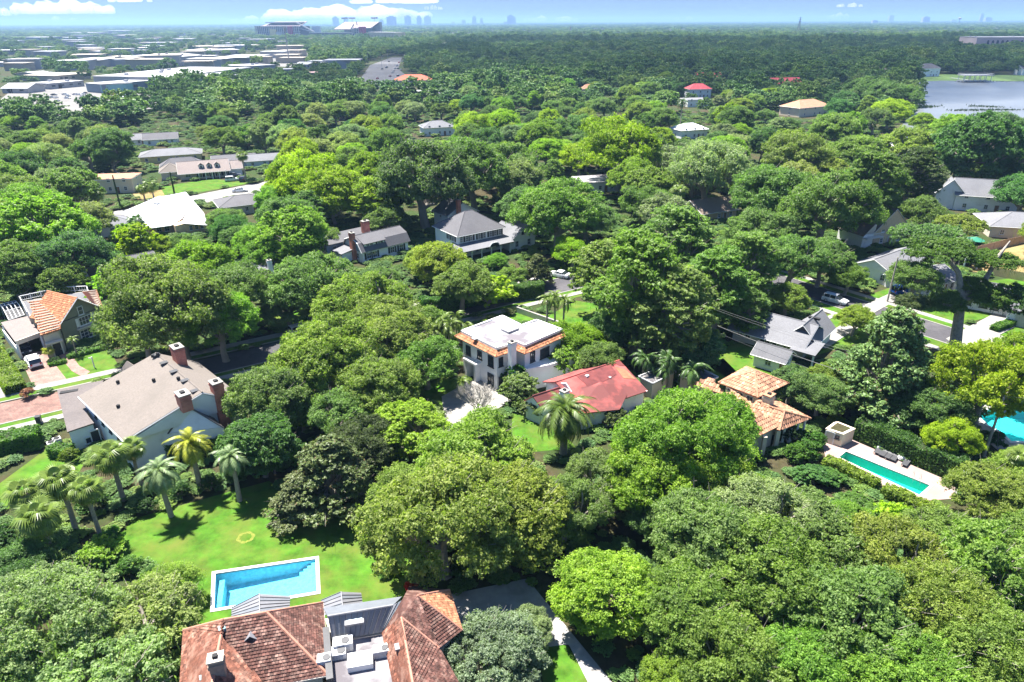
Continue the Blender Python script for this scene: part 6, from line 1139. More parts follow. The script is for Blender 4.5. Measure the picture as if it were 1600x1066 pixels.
ORDN = ['nearest', 'second nearest', 'third nearest', 'fourth nearest', 'fifth nearest', 'sixth nearest', 'seventh nearest', 'eighth nearest', 'ninth nearest', 'tenth nearest', 'eleventh nearest', 'twelfth nearest', '13th nearest', '14th nearest', '15th nearest', '16th nearest']
NEAR = ['swimming pool', 'lawn ring mark', 'big tan roof', 'green stucco house', 'flat roofed villa', 'red roofed house', 'tan tile roof', 'long green pool', 'blue gambrel house', 'grey hip roofed house', 'white metal roof', 'three dormer house', 'blue car', 'silver station wagon', 'lake', 'boathouse', 'car lined road', 'white warehouse', 'far red roof', 'wooden utility pole', 'brown shingled roof', 'paved forecourt', 'diagonal driveway', 'feathery date palm', 'tan steep gabled house', 'white gabled house', 'dry grass lot', 'grey ranch house', 'dark roofed garage house', 'small white house', 'brown gabled roof', 'pale flat roof', 'long grey roof', 'terracotta roof', 'white hatchback', 'white jeep', 'white cube shed', 'bare grey tree', 'lone grey roof', 'crimson lakeside roof', 'crimson roofed villa', 'pale lakeside building', 'turquoise pool', 'thick leaning tree']
for x, y, r, hs, key, tint, rz, sz_, rl, lm_, od in [
(-38.2,40.2,7.0,1.00,4,7,0.8,2,0,20,1),(-31.3,42.5,5.4,0.90,5,7,5.3,2,0,20,0),(-31.2,35.3,6.2,0.90,5,9,4.8,2,0,20,-1),
(-32.1,47.9,3.3,0.90,4,3,1.6,1,0,0,-1),(-27.0,39.0,2.3,1.00,7,0,3.1,1,0,20,-1),(-47.1,49.7,3.8,1.00,7,1,2.8,1,0,1,-1),
(-41.9,54.0,2.2,0.70,1,4,4.1,0,0,1,-1),(-38.5,36.6,5.4,0.90,4,0,5.0,2,0,20,-1),(-1.4,39.2,4.7,1.00,9,9,0.6,2,2,21,-1),
(1.6,43.1,2.2,1.00,7,7,0.2,0,2,21,-1),(7.9,45.1,5.0,0.85,11,4,5.2,2,3,22,-1),(-6.8,51.8,7.6,1.15,7,3,2.7,2,3,21,-1),
(0.6,54.1,7.1,1.00,6,3,4.8,2,2,23,-1),(-3.9,62.0,7.3,1.05,8,3,0.0,2,2,37,-1),(5.2,56.4,4.9,1.10,9,0,2.8,2,2,23,-1),
(-11.0,59.4,4.8,1.00,6,3,4.5,1,2,37,-1),(-20.2,62.3,6.2,0.66,2,8,1.4,2,3,1,-1),(-23.3,60.9,4.2,0.60,2,8,5.9,1,3,1,-1),
(-18.2,67.9,4.5,1.05,7,8,5.7,1,0,37,-1),(-12.7,71.9,5.2,0.80,10,4,0.2,1,0,37,-1),(-31.6,77.3,6.2,1.15,6,0,0.2,2,2,35,1),
(-30.0,68.3,5.0,0.95,10,2,3.4,1,1,2,-1),(-26.0,85.8,7.4,1.10,7,0,5.9,2,2,35,0),(-18.0,80.4,6.4,1.05,6,0,2.4,2,0,37,-1),
(-22.4,76.5,5.0,1.00,9,0,1.4,1,2,35,-1),(-12.7,90.0,5.7,1.00,8,0,2.7,1,3,37,-1),(-18.7,95.8,7.4,1.00,7,3,0.2,2,1,35,-1),
(-28.1,78.3,3.8,1.00,6,4,1.4,1,2,35,-1),(18.6,65.3,7.5,1.15,7,4,2.7,2,0,6,-1),(26.0,73.3,5.0,1.05,8,4,3.1,1,2,6,-1),
(14.3,60.1,6.2,1.10,6,4,1.5,2,1,23,-1),(9.4,61.6,4.9,1.05,9,0,1.4,1,2,23,0),(21.8,62.2,5.3,1.05,7,4,1.4,2,2,6,-1),
(24.2,54.5,6.1,1.00,9,7,2.9,2,0,7,-1),(17.6,51.1,6.1,1.10,6,0,1.8,2,0,7,-1),(30.7,56.7,3.9,0.80,10,0,0.1,1,0,7,-1),
(15.8,56.5,4.0,1.10,8,0,5.3,1,2,23,1),(22.5,45.9,6.2,1.10,8,0,3.5,2,2,7,0),(15.0,42.6,5.1,1.10,6,0,4.0,2,1,22,0),
(17.6,38.4,4.8,1.10,8,0,1.2,2,1,22,1),(29.4,49.7,5.4,1.00,5,0,6.2,2,2,7,-1),(27.8,41.2,5.8,1.10,8,0,5.4,2,2,7,1),
(22.5,38.0,4.5,1.10,6,4,0.8,2,1,22,-1),(35.0,49.2,5.4,1.10,9,3,2.1,2,2,7,1),(35.6,42.9,5.7,1.05,4,3,4.5,2,2,7,1),
(26.9,37.3,4.0,0.90,11,4,4.5,2,1,22,-1),(42.4,52.1,4.7,1.00,9,3,5.9,2,2,7,0),(43.6,47.0,5.8,1.10,5,3,2.7,2,2,7,0),
(31.4,36.8,4.9,1.00,9,4,5.2,2,2,7,-1),(38.2,38.4,5.5,1.05,4,3,4.2,2,2,7,2),(50.5,58.3,5.1,1.05,6,3,1.9,2,2,42,-1),
(57.3,62.9,4.3,1.00,9,3,3.7,1,2,42,-1),(13.1,37.7,3.0,1.00,9,4,5.5,1,1,22,-1),(47.6,47.5,5.2,1.10,7,0,5.3,2,1,7,-1),
(34.7,56.6,3.3,0.90,9,4,3.2,1,2,7,-1),(40.3,56.9,2.4,0.90,0,5,3.7,0,2,7,-1),(50.5,81.6,7.5,0.95,2,0,0.2,2,0,43,-1),
(61.0,77.0,7.0,1.35,8,6,1.5,2,3,19,-1),(73.5,86.5,5.4,1.30,9,6,5.0,1,1,43,-1),(54.3,75.2,4.9,1.10,6,1,2.6,1,0,19,-1),
(42.3,81.8,3.9,1.10,7,0,1.1,1,1,6,1),(39.0,84.2,3.8,1.10,8,0,3.4,1,1,6,0),(48.2,81.5,3.7,1.00,8,0,4.4,1,3,36,-1),
(51.5,79.2,3.9,0.80,11,2,4.2,1,3,36,-1),(54.0,71.2,3.3,1.20,7,5,2.4,1,0,19,-1),(45.0,86.5,3.5,1.10,9,3,2.8,0,1,6,-1),
(52.6,80.5,5.2,1.00,8,1,3.2,1,3,36,-1),(19.9,100.0,9.8,0.85,12,0,4.9,2,1,34,-1),(24.8,96.0,8.3,0.80,13,0,3.3,2,0,27,-1),
(16.9,117.8,7.2,0.80,13,0,2.5,1,1,34,-1),(34.9,109.3,8.2,0.75,12,0,3.1,2,3,27,-1),(31.7,125.3,9.7,0.75,13,0,0.2,2,2,30,-1),
(43.4,119.2,8.2,0.75,12,0,0.3,1,2,30,1),(27.8,93.8,4.9,0.90,10,2,4.4,1,0,27,-1),(39.7,107.4,5.2,0.70,13,1,6.2,1,3,27,-1),
(16.7,101.7,5.2,0.90,11,1,3.7,1,3,5,-1),(55.4,129.8,7.6,1.10,9,0,2.5,1,3,13,1),(50.5,116.3,4.4,1.10,9,0,1.1,0,0,13,-1),
(59.2,108.2,3.8,1.00,8,3,3.2,0,2,13,-1),(63.0,132.4,6.7,1.10,6,0,6.2,1,3,13,0),(55.5,147.5,7.8,1.10,8,0,4.8,1,1,30,-1),
(66.5,127.6,4.3,1.10,9,3,3.4,0,3,13,-1),(82.0,129.1,7.8,1.10,3,0,5.4,1,1,24,-1),(101.4,150.8,6.1,1.00,3,3,1.5,1,2,25,-1),
(78.3,125.3,5.6,1.00,4,0,3.2,1,3,12,-1),(86.5,164.6,10.8,0.80,12,1,6.0,1,3,24,-1),(112.3,191.5,8.9,0.80,13,8,3.6,1,2,41,-1),
(72.0,154.8,11.7,1.10,7,1,2.9,2,0,24,-1),(63.1,167.6,11.8,1.10,6,0,1.7,2,1,30,-1),(113.2,227.8,11.5,1.00,6,0,3.4,1,0,41,-1),
(103.8,168.9,6.4,1.10,8,1,6.0,0,1,24,-1),(-25.9,130.9,3.6,1.00,9,0,0.0,0,2,8,-1),(-29.4,120.6,4.3,1.00,4,7,4.9,0,2,8,-1),
(0.1,131.2,3.4,1.00,8,3,5.2,0,0,34,-1),(-3.4,143.4,2.5,1.00,7,4,5.6,0,2,9,-1),(5.3,133.9,4.0,0.75,2,8,4.7,0,0,34,-1),
(-13.8,128.9,7.0,1.10,6,3,5.1,1,1,8,-1),(-9.5,120.4,6.6,1.00,8,3,3.3,1,2,9,-1),(-18.5,137.7,4.9,1.10,9,3,3.5,0,1,8,-1),
(-4.8,121.9,5.1,0.80,1,5,2.7,1,0,34,-1),(13.6,145.7,4.5,1.00,7,5,0.4,0,3,34,-1),(10.5,155.5,10.3,1.10,7,0,5.5,1,2,31,1),
(2.6,173.3,8.2,1.00,8,0,3.6,1,3,9,-1),(10.6,97.7,4.5,1.10,7,5,1.3,1,3,5,-1),(8.3,93.1,3.1,1.10,1,3,3.2,0,3,5,-1),
(13.5,91.8,3.8,1.00,11,1,3.0,0,3,5,-1),(0.9,86.3,2.8,0.80,0,0,2.2,0,1,37,-1),(-15.7,106.3,5.2,0.90,8,0,2.2,1,0,4,-1),
(-25.7,106.5,8.6,1.00,9,0,3.4,2,1,35,-1),(-36.4,114.6,9.1,1.00,9,0,3.9,2,3,35,-1),(-22.5,114.8,5.5,1.00,6,0,3.8,1,2,8,-1),
(-37.1,125.5,6.5,1.00,8,0,2.9,1,0,8,-1),(-39.8,112.5,5.1,0.90,9,7,0.2,1,3,35,-1),(-48.3,112.6,7.9,1.10,6,0,1.4,1,3,35,-1),
(-52.8,99.1,10.0,1.20,7,0,1.1,2,2,32,-1),(-46.6,99.5,7.1,1.15,6,4,3.7,1,0,35,-1),(-58.7,98.9,6.1,1.20,7,1,5.4,1,1,3,-1),
(-62.2,129.5,7.0,1.10,8,4,5.0,1,1,32,-1),(-72.8,119.7,4.8,1.10,0,4,5.0,0,2,32,-1),(-48.1,145.2,8.7,0.90,10,4,5.1,1,0,8,-1),
(-52.4,141.6,5.5,1.00,8,4,1.6,0,0,8,-1),(-43.7,156.6,4.5,1.00,9,0,5.3,0,0,8,-1),(-57.3,187.2,10.5,1.20,7,5,4.2,1,1,11,-1),
(-46.8,178.7,9.2,1.00,11,5,0.5,1,3,8,-1),(-35.2,174.8,7.9,0.70,13,5,0.1,1,3,8,-1),(-62.0,183.2,7.8,1.00,6,4,0.1,1,1,11,-1),
(-43.1,213.1,8.9,1.10,8,6,4.7,1,2,38,-1),(-22.6,175.6,14.7,1.15,9,1,1.6,2,3,29,0),(-10.5,193.7,13.4,1.10,8,1,0.7,2,3,29,1),
(-31.8,167.5,6.4,1.00,8,1,3.9,0,3,8,0),(-1.7,208.3,11.5,1.10,9,0,2.2,1,3,29,-1),(-99.0,139.5,11.4,0.90,10,4,0.4,2,0,32,-1),
(-95.1,123.9,7.3,1.00,11,0,1.0,1,0,32,-1),(-88.7,131.8,7.7,1.10,7,2,3.3,1,0,32,-1),(-104.5,164.0,7.8,1.00,9,7,1.1,1,2,33,-1),
(-120.1,167.5,9.5,1.10,6,4,1.7,1,0,33,-1),(-86.5,123.6,4.9,1.00,10,1,4.5,0,0,32,-1),(-130.1,176.3,10.0,1.00,7,0,2.9,1,0,33,0),
(-84.2,148.8,4.6,1.10,0,5,2.0,0,3,32,-1),(-80.0,150.1,4.4,1.00,9,5,3.0,0,1,32,-1),(-94.1,163.4,3.9,1.00,1,4,0.1,0,0,10,-1),
(-71.4,166.4,6.0,1.00,6,0,2.4,0,1,10,0),(-63.4,154.8,5.2,1.00,8,0,2.6,0,1,10,1),(-72.3,149.2,4.6,1.00,7,1,1.2,0,2,10,-1),
(34.4,219.5,13.6,1.15,7,6,0.7,1,3,31,-1),(23.4,239.8,7.7,1.10,8,5,5.7,0,3,31,0),(34.7,200.3,8.4,1.20,8,4,3.2,1,1,31,-1),
(59.3,281.7,7.7,1.10,9,5,1.3,0,3,31,1),(-18.1,316.9,9.1,1.00,7,5,3.8,0,1,38,0),(185.2,349.6,10.0,1.00,7,5,5.1,0,3,41,1),
(193.3,331.9,7.5,1.00,8,5,0.1,0,1,41,-1),(55.4,192.4,13.3,1.10,4,9,0.1,2,3,30,-1),(38.3,167.1,7.9,1.00,5,9,0.9,1,0,30,-1),
(53.9,223.9,10.3,1.00,5,7,4.5,1,3,30,-1),(92.6,223.6,11.3,1.10,8,3,1.0,1,0,41,1),(132.0,285.6,11.6,1.00,6,3,4.4,1,0,41,0),
(135.9,237.3,11.9,1.00,8,3,4.3,1,1,41,-1),(140.7,213.2,12.7,1.10,10,2,3.4,1,2,14,-1),(154.0,214.7,11.8,1.00,11,2,1.4,1,3,25,-1),
(176.1,281.1,10.2,0.90,11,4,6.1,0,2,14,-1),(191.1,277.4,12.5,1.00,6,1,5.0,1,2,14,-1),(138.1,183.3,8.6,1.00,7,2,3.2,1,1,25,-1),
(150.0,212.1,7.9,1.00,8,1,1.4,0,3,25,0),(215.5,414.8,13.2,1.00,9,1,4.1,0,3,41,1),(225.9,416.4,11.1,1.00,8,1,2.5,0,0,15,-1),
(215.8,442.5,12.5,1.00,7,1,3.6,0,1,39,-1),(38.1,188.3,8.2,0.96,10,0,2.0,1,1,31,-1),(-35.7,245.2,8.2,0.92,8,9,4.0,0,2,38,1),
(97.6,540.8,8.2,1.14,9,1,0.4,0,0,40,1),(-102.4,326.6,5.7,0.98,6,9,1.9,0,1,11,1),(139.8,461.8,6.4,1.13,6,3,6.1,0,1,40,0),
(-156.2,257.9,7.3,1.12,9,1,5.5,0,3,33,0),(117.3,267.3,5.6,1.14,6,0,1.9,0,0,41,1),(-135.5,204.4,8.0,0.98,8,7,5.4,1,0,33,0),
(-19.9,275.3,6.5,1.00,6,0,1.9,0,2,38,0),(-3.7,327.4,8.3,1.09,7,5,5.9,0,1,38,1),(-65.8,274.5,8.7,0.94,9,7,4.7,0,0,38,2),
(-9.7,277.5,7.7,1.13,8,2,2.6,0,1,38,1),(89.8,468.6,9.0,1.14,6,1,1.6,0,0,40,0),(-9.7,379.5,7.8,0.92,4,1,0.1,0,1,38,-1),
(174.5,240.6,7.4,0.98,6,3,5.5,0,3,25,-1),(22.8,315.9,7.0,1.10,8,2,0.2,0,3,31,1),(-63.8,313.6,8.9,1.05,9,3,5.1,0,0,38,0),
(193.4,387.9,6.1,0.83,13,3,6.0,0,3,41,-1),(79.6,394.9,7.2,1.02,9,4,3.6,0,0,40,-1),(-98.3,350.7,7.2,0.93,8,9,1.1,0,2,16,-1),
(167.9,327.6,8.8,1.10,9,1,5.4,0,3,41,0),(18.1,338.1,6.7,1.07,10,5,6.1,0,3,31,-1),(-27.8,263.4,6.1,1.07,8,7,4.4,0,2,38,-1),
(-155.4,233.7,8.9,1.15,4,7,3.2,1,0,33,-1),(-195.4,319.1,5.3,0.87,13,9,2.4,0,3,33,-1),(193.4,298.8,7.4,0.96,7,3,2.2,0,2,14,-1),
(13.2,480.3,8.1,0.94,10,0,1.3,0,1,38,1),(157.5,262.2,8.0,0.91,11,0,4.2,0,1,41,-1),(125.1,392.1,8.3,1.01,6,3,2.7,0,1,40,2),
(6.6,226.9,5.7,0.91,4,1,1.2,0,0,31,-1),(-26.2,461.0,8.5,1.12,9,7,0.7,0,3,38,-1),(-217.8,406.6,7.9,0.91,6,0,4.2,0,0,17,-1),
(162.1,511.1,5.7,1.15,6,7,1.9,0,1,40,0),(-216.7,418.7,4.9,0.92,13,0,3.1,0,0,17,-1),(-18.5,213.8,7.9,1.06,8,1,2.0,0,3,29,-1),
(-65.4,292.9,8.7,0.98,6,7,5.5,0,0,38,1),(-112.8,304.3,6.4,0.92,10,4,5.6,0,3,11,-1),(153.9,499.4,8.6,0.92,9,3,0.1,0,1,40,1),
(-0.8,347.0,5.9,1.14,6,3,1.3,0,1,38,3),(-38.7,396.7,7.3,0.93,9,1,2.1,0,3,38,-1),(55.3,265.1,5.9,0.98,4,1,6.2,0,1,31,-1),
(-17.3,286.4,7.2,1.02,11,0,4.9,0,1,38,0),(188.3,243.5,6.7,0.94,4,1,2.1,0,1,25,-1),(36.0,176.4,7.3,1.05,7,1,1.3,1,0,30,-1),
(96.5,300.3,6.0,1.00,11,5,4.2,0,2,40,1),(-135.2,332.8,7.8,0.99,6,2,5.3,0,2,17,1),(-11.4,474.4,5.8,1.12,6,3,5.9,0,1,38,2),
(-50.8,168.7,5.9,0.82,13,0,2.2,0,0,8,-1),(-142.0,177.7,6.8,0.97,9,7,5.5,1,0,33,1),(-200.8,292.1,7.8,0.92,6,1,4.3,0,0,33,0),
(89.4,490.5,8.3,1.11,4,4,3.0,0,0,40,-1),(201.4,308.0,6.0,1.10,9,4,6.2,0,2,14,-1),(204.0,393.5,6.2,0.93,4,3,1.5,0,3,41,-1),
(-236.4,423.1,6.1,1.01,6,1,4.6,0,0,17,-1),(148.2,234.8,6.8,0.99,4,7,0.5,0,3,25,-1),(21.5,281.2,5.6,0.90,6,4,1.1,0,3,31,0),
(-156.4,269.7,8.2,1.00,6,2,5.7,0,3,33,0),(137.3,409.7,7.9,1.12,6,0,1.3,0,0,39,1),(50.6,388.9,8.5,1.05,6,0,4.8,0,0,40,2),
(109.7,492.2,8.7,0.97,7,2,3.8,0,0,40,-1),(-59.5,299.7,5.5,1.04,10,5,5.3,0,0,38,-1),(114.8,215.1,7.6,1.12,6,1,2.3,0,2,41,-1),
(69.1,220.2,7.6,0.93,6,2,2.1,0,3,30,-1),(-147.4,197.5,5.9,1.09,6,1,1.8,0,0,33,1),(-17.8,242.5,7.8,1.02,11,4,5.4,0,2,38,-1),
(-204.3,309.7,6.2,1.13,8,1,3.8,0,3,33,3),(82.7,278.0,7.0,1.04,8,2,6.0,0,2,40,-1),(-146.0,516.0,8.5,1.03,9,7,5.6,0,0,16,1),
(44.8,212.5,6.7,0.93,7,3,0.8,0,1,31,-1),(-121.7,422.2,5.7,0.92,7,0,3.5,0,0,16,-1),(167.5,235.0,7.1,0.92,7,4,0.7,0,3,25,-1),
(-181.4,239.7,6.6,0.99,11,0,0.2,0,0,33,-1),(53.5,293.0,5.9,0.98,4,7,0.5,0,3,31,1),(212.1,283.2,7.8,0.95,4,1,5.4,0,1,14,-1),
(-12.6,235.0,6.1,1.06,6,7,4.9,0,3,29,-1),(201.3,431.8,7.9,1.04,9,2,5.2,0,1,39,-1),(-171.5,297.2,7.8,1.09,6,0,2.1,0,3,33,-1),
(-340.2,444.6,7.0,1.11,6,7,3.9,0,0,33,3),(22.2,357.1,6.3,0.90,6,0,4.9,0,3,31,1),(174.5,479.1,7.8,1.00,4,1,2.4,0,2,39,0),
(38.2,155.8,4.0,0.91,13,3,3.6,0,2,30,-1),(18.3,374.0,6.2,0.95,6,1,1.4,0,1,38,2),(-16.9,258.2,7.3,0.91,6,9,0.5,0,2,38,0),
(112.3,381.1,6.9,0.91,8,7,1.7,0,2,40,0),(11.5,285.2,8.5,1.13,7,4,5.6,0,3,31,1),(-4.2,222.4,6.4,1.04,10,3,3.5,0,3,29,-1),
(87.5,525.9,7.0,1.11,11,1,5.8,0,0,40,-1),(-9.9,339.6,5.8,1.06,9,3,2.9,0,1,38,1),(-63.3,205.1,5.6,1.03,7,7,1.7,0,1,11,0),
(-166.8,381.0,4.0,0.85,13,1,4.9,0,2,17,-1),(-73.5,241.7,7.3,1.11,11,5,5.2,0,1,11,-1),(-106.7,337.6,7.7,1.11,10,1,0.1,0,1,17,-1),
(-52.4,387.1,7.7,1.01,9,9,4.2,0,0,38,-1),(14.4,558.0,7.8,0.96,9,7,0.6,0,1,38,-1),(124.7,203.9,6.6,0.98,11,9,0.7,0,0,25,-1),
(-182.1,305.3,6.4,0.94,9,1,5.6,0,3,33,1),(-43.6,234.0,5.5,0.94,6,0,0.3,0,0,29,-1),(11.6,327.8,4.6,0.75,13,0,1.5,0,1,38,-1),
(42.5,249.3,8.6,1.06,9,1,6.2,0,3,31,0),(70.2,428.8,8.5,1.05,10,3,2.6,0,0,40,1),(-164.4,284.8,7.6,1.11,7,7,0.7,0,3,33,-1),
(149.1,309.4,6.9,1.14,10,4,1.1,0,0,41,-1),(59.3,242.7,7.2,1.05,6,0,1.5,0,3,30,-1),(-83.6,274.2,9.0,1.04,9,3,4.7,0,1,11,-1),
(-100.3,287.3,7.2,1.08,10,7,0.6,0,1,11,-1),(-10.2,250.9,5.9,1.00,6,0,5.7,0,2,38,1),(-7.8,459.7,5.7,1.12,4,0,2.4,0,1,38,0),
(-200.8,299.6,5.6,0.99,11,3,6.1,0,0,33,-1),(-172.7,263.7,6.0,0.98,6,7,5.7,0,0,33,0),(-319.4,434.3,8.5,1.12,6,2,1.8,0,0,33,-1),
(-78.7,295.8,5.2,0.85,13,1,1.6,0,0,38,-1),(83.1,176.2,4.8,0.85,13,0,3.0,0,0,24,-1),(100.2,214.4,6.0,1.08,10,3,0.6,0,0,41,0),
(13.7,440.0,5.6,0.81,13,5,4.1,0,1,38,-1),(-1.9,557.8,4.8,0.85,13,7,0.2,0,1,38,-1),(-191.8,249.6,7.9,1.00,8,0,0.1,0,0,33,1),
(24.3,413.3,6.8,0.93,9,0,6.2,0,1,38,0),(146.0,450.5,5.0,0.76,13,1,1.9,0,1,40,-1),(48.7,241.2,5.6,0.90,9,4,3.7,0,1,31,-1),
(93.2,260.0,8.9,1.14,8,2,2.8,0,2,39,-1),(113.7,205.2,8.8,0.91,4,3,2.0,1,2,41,-1),(-72.0,256.9,8.3,1.02,9,7,0.4,0,1,11,1),
(-221.2,330.9,5.6,0.77,13,4,5.7,0,3,33,-1),(-30.4,413.1,6.1,1.10,8,5,6.1,0,3,38,-1),(83.6,260.3,7.7,1.13,9,7,6.1,0,3,30,-1),
(244.8,321.4,7.4,1.14,8,3,0.7,0,1,14,-1),(112.8,250.6,5.5,0.98,8,0,1.4,0,0,41,0),(-144.0,363.6,6.2,1.00,11,0,3.9,0,2,17,1),
(163.8,336.5,7.8,0.97,6,5,6.2,0,3,41,0),(105.3,294.0,6.9,0.91,4,1,3.4,0,2,39,1),(-5.1,388.5,8.4,1.11,9,4,4.3,0,1,38,1),
(-18.3,330.5,7.9,1.00,9,4,4.2,0,1,38,0),(89.2,297.6,6.9,1.14,9,7,1.6,0,2,40,2),(93.1,235.6,8.7,1.14,11,3,3.4,0,0,41,1),
(124.5,154.2,6.2,1.03,4,3,1.9,1,1,26,-1),(-87.2,398.4,7.7,0.99,4,9,1.5,0,2,16,-1),(238.7,500.7,8.3,0.95,9,0,0.5,0,1,39,0),
(-98.3,317.3,7.7,1.05,9,2,1.8,0,2,17,2),(75.5,347.8,5.6,0.93,9,7,6.2,0,2,40,1),(33.8,146.0,6.2,0.76,13,0,2.8,1,2,30,0),
(132.9,297.4,8.0,1.02,9,4,4.1,0,0,41,-1),(22.6,258.4,6.7,0.91,4,7,4.0,0,3,31,0),(106.5,271.4,5.8,1.04,9,1,5.9,0,0,41,-1),
(12.8,251.4,8.4,1.03,6,5,2.5,0,0,31,-1),(162.0,453.6,7.9,1.06,9,5,1.9,0,2,39,-1),(37.9,263.9,7.6,1.15,7,3,2.1,0,3,31,0),
(179.7,226.6,7.4,1.15,6,0,2.0,0,1,25,-1),(-48.5,273.1,8.5,1.12,4,0,5.3,0,0,38,-1),(-60.6,262.9,6.0,0.97,7,5,5.6,0,0,38,-1),
(-136.3,319.4,5.7,0.99,8,3,1.9,0,3,11,-1),(-237.8,328.2,6.0,0.92,9,1,2.1,0,0,33,2),(-101.9,153.4,6.5,1.04,11,1,3.4,1,3,32,-1),
(-22.8,408.4,8.0,1.15,9,2,3.6,0,1,38,0),(31.6,258.4,6.7,0.99,10,1,3.7,0,3,31,-1),(-75.0,271.4,6.0,0.88,13,0,1.5,0,0,38,-1),
(-188.9,327.6,5.6,0.91,6,2,0.1,0,3,33,1),(-53.7,236.5,7.7,1.12,9,3,1.5,0,0,38,1),(44.5,322.7,6.9,1.08,4,1,0.5,0,3,31,-1),
(151.5,253.2,5.5,1.09,9,3,3.5,0,1,41,1),(89.5,211.3,5.8,0.97,6,0,0.4,0,0,24,-1),(146.2,326.3,5.9,0.92,11,7,0.5,0,0,41,-1),
(4.5,306.8,7.1,1.00,6,4,4.0,0,1,38,3),(60.6,158.2,4.7,0.72,13,2,1.8,0,1,30,-1),(165.8,258.3,7.6,1.07,6,0,5.0,0,1,41,-1),
(-198.0,268.4,6.8,1.05,7,7,3.1,0,0,33,1),(-64.7,196.0,6.8,1.04,8,5,5.4,0,1,11,0),(175.5,516.1,6.4,1.06,9,2,1.0,0,0,39,-1),
(-214.3,291.0,7.5,0.98,6,0,3.1,0,0,33,0),(-213.7,298.3,4.9,0.82,13,1,5.0,0,0,33,-1),(-143.2,250.8,8.6,1.09,11,0,0.5,0,3,33,-1),
(-26.6,273.1,6.0,0.98,6,4,6.0,0,2,38,-1),(-87.5,414.2,7.0,0.93,6,1,1.1,0,2,16,1),(-115.6,344.6,7.7,1.00,6,0,4.9,0,2,17,1),
(92.8,432.1,8.7,1.03,6,0,6.2,0,0,40,0),(123.6,318.6,8.1,0.93,6,1,5.2,0,2,39,1),(-167.4,215.3,6.1,0.99,9,4,2.0,0,0,33,1),
(-3.6,236.8,6.6,0.93,4,0,0.7,0,3,29,-1),(113.7,292.4,6.3,0.94,8,0,3.2,0,2,39,-1),(-202.3,328.9,6.4,1.11,7,1,5.8,0,3,33,2),
(-66.7,266.4,5.7,1.04,6,3,1.8,0,0,38,2),(72.2,340.1,8.7,1.05,6,0,5.6,0,2,40,-1),(63.2,234.7,4.2,0.89,13,2,0.9,0,3,30,-1),
(-58.6,226.9,5.7,0.97,4,0,5.7,0,3,8,-1),(13.8,222.4,4.3,0.90,13,0,0.2,0,0,31,-1),(37.4,379.7,5.4,0.79,13,1,2.0,0,3,31,-1),
(206.9,299.5,5.6,0.92,9,9,5.7,0,2,14,-1),(-54.9,322.4,8.0,1.12,9,0,5.0,0,0,38,0),(107.9,246.2,6.1,0.74,13,1,5.7,0,0,41,-1),
(-13.3,418.8,6.0,1.01,11,1,5.3,0,1,38,-1),(-132.3,164.8,8.6,1.09,8,0,4.7,1,0,33,2),(1.8,192.3,7.7,1.15,11,7,4.3,1,1,29,-1),
(69.8,404.5,8.2,1.06,6,0,1.1,0,0,40,1),(-120.6,311.0,6.7,0.96,4,1,2.7,0,3,11,-1),(32.8,312.4,8.2,1.06,7,0,1.0,0,3,31,0),
(-120.1,184.5,8.9,0.96,10,0,4.5,1,0,33,-1),(-131.1,429.2,6.1,1.10,9,7,4.2,0,1,17,-1),(157.1,240.0,7.4,1.07,9,0,1.6,0,3,25,-1),
(-144.0,528.2,6.9,0.99,8,7,0.4,0,0,16,0),(-92.9,377.0,8.0,1.04,6,3,6.1,0,2,16,-1),(99.8,326.0,8.2,1.10,10,5,5.1,0,2,40,0),
(11.8,357.8,6.3,0.99,9,1,3.4,0,1,38,0),(-182.8,264.4,7.2,0.95,4,5,3.4,0,0,33,-1),(68.3,274.8,5.6,1.01,9,1,5.3,0,3,30,-1),
(-116.8,284.4,8.1,1.04,8,0,2.8,0,3,11,-1),(82.4,198.1,7.4,1.05,10,7,2.5,0,1,30,-1),(116.0,306.6,6.1,0.78,13,7,2.1,0,2,39,-1),
(0.5,294.3,7.2,1.12,9,9,1.6,0,1,38,-1),(-40.0,189.0,6.5,0.98,10,3,0.2,0,3,8,-1),(233.2,304.4,5.3,0.75,13,0,4.1,0,1,14,-1),
(-3.0,245.3,7.2,1.10,7,4,2.6,0,1,38,2),(-67.4,160.4,5.5,1.12,4,2,3.6,0,1,10,-1),(-144.7,225.0,6.3,0.97,10,2,0.4,0,0,33,-1),
(-52.3,158.6,8.1,0.93,11,0,2.2,1,0,8,-1),(17.7,192.0,5.9,0.92,6,7,0.9,0,2,31,-1),(-97.9,362.8,6.6,1.15,11,7,0.8,0,2,16,1),
(18.6,165.2,7.5,0.93,7,0,1.6,1,2,31,0),(-58.0,281.1,6.1,0.91,8,0,5.2,0,0,38,2),(-65.6,213.5,7.6,0.95,9,5,2.5,0,1,11,1),
(1.4,421.0,8.6,0.93,9,2,2.5,0,1,38,2),(155.2,194.2,8.4,1.14,7,1,3.8,1,1,25,-1),(48.4,298.1,6.0,0.91,9,2,1.5,0,3,31,0),
(-21.8,227.1,8.1,1.08,9,3,0.0,0,2,38,-1),(-146.8,184.9,6.1,1.15,11,1,3.3,0,0,33,-1),(-76.3,429.7,5.7,1.13,10,3,3.1,0,2,16,-1),
(79.8,187.2,6.3,1.15,6,7,4.1,0,0,24,-1),(175.4,264.1,3.9,0.76,13,9,2.8,0,3,25,-1),(29.0,274.1,7.0,1.06,9,1,4.3,0,3,31,1),
(185.7,253.1,6.9,0.91,9,1,4.6,0,3,25,1),(-33.0,185.7,7.0,1.02,6,1,1.5,0,0,29,-1),(26.4,457.4,7.0,1.03,4,0,3.1,0,1,38,1),
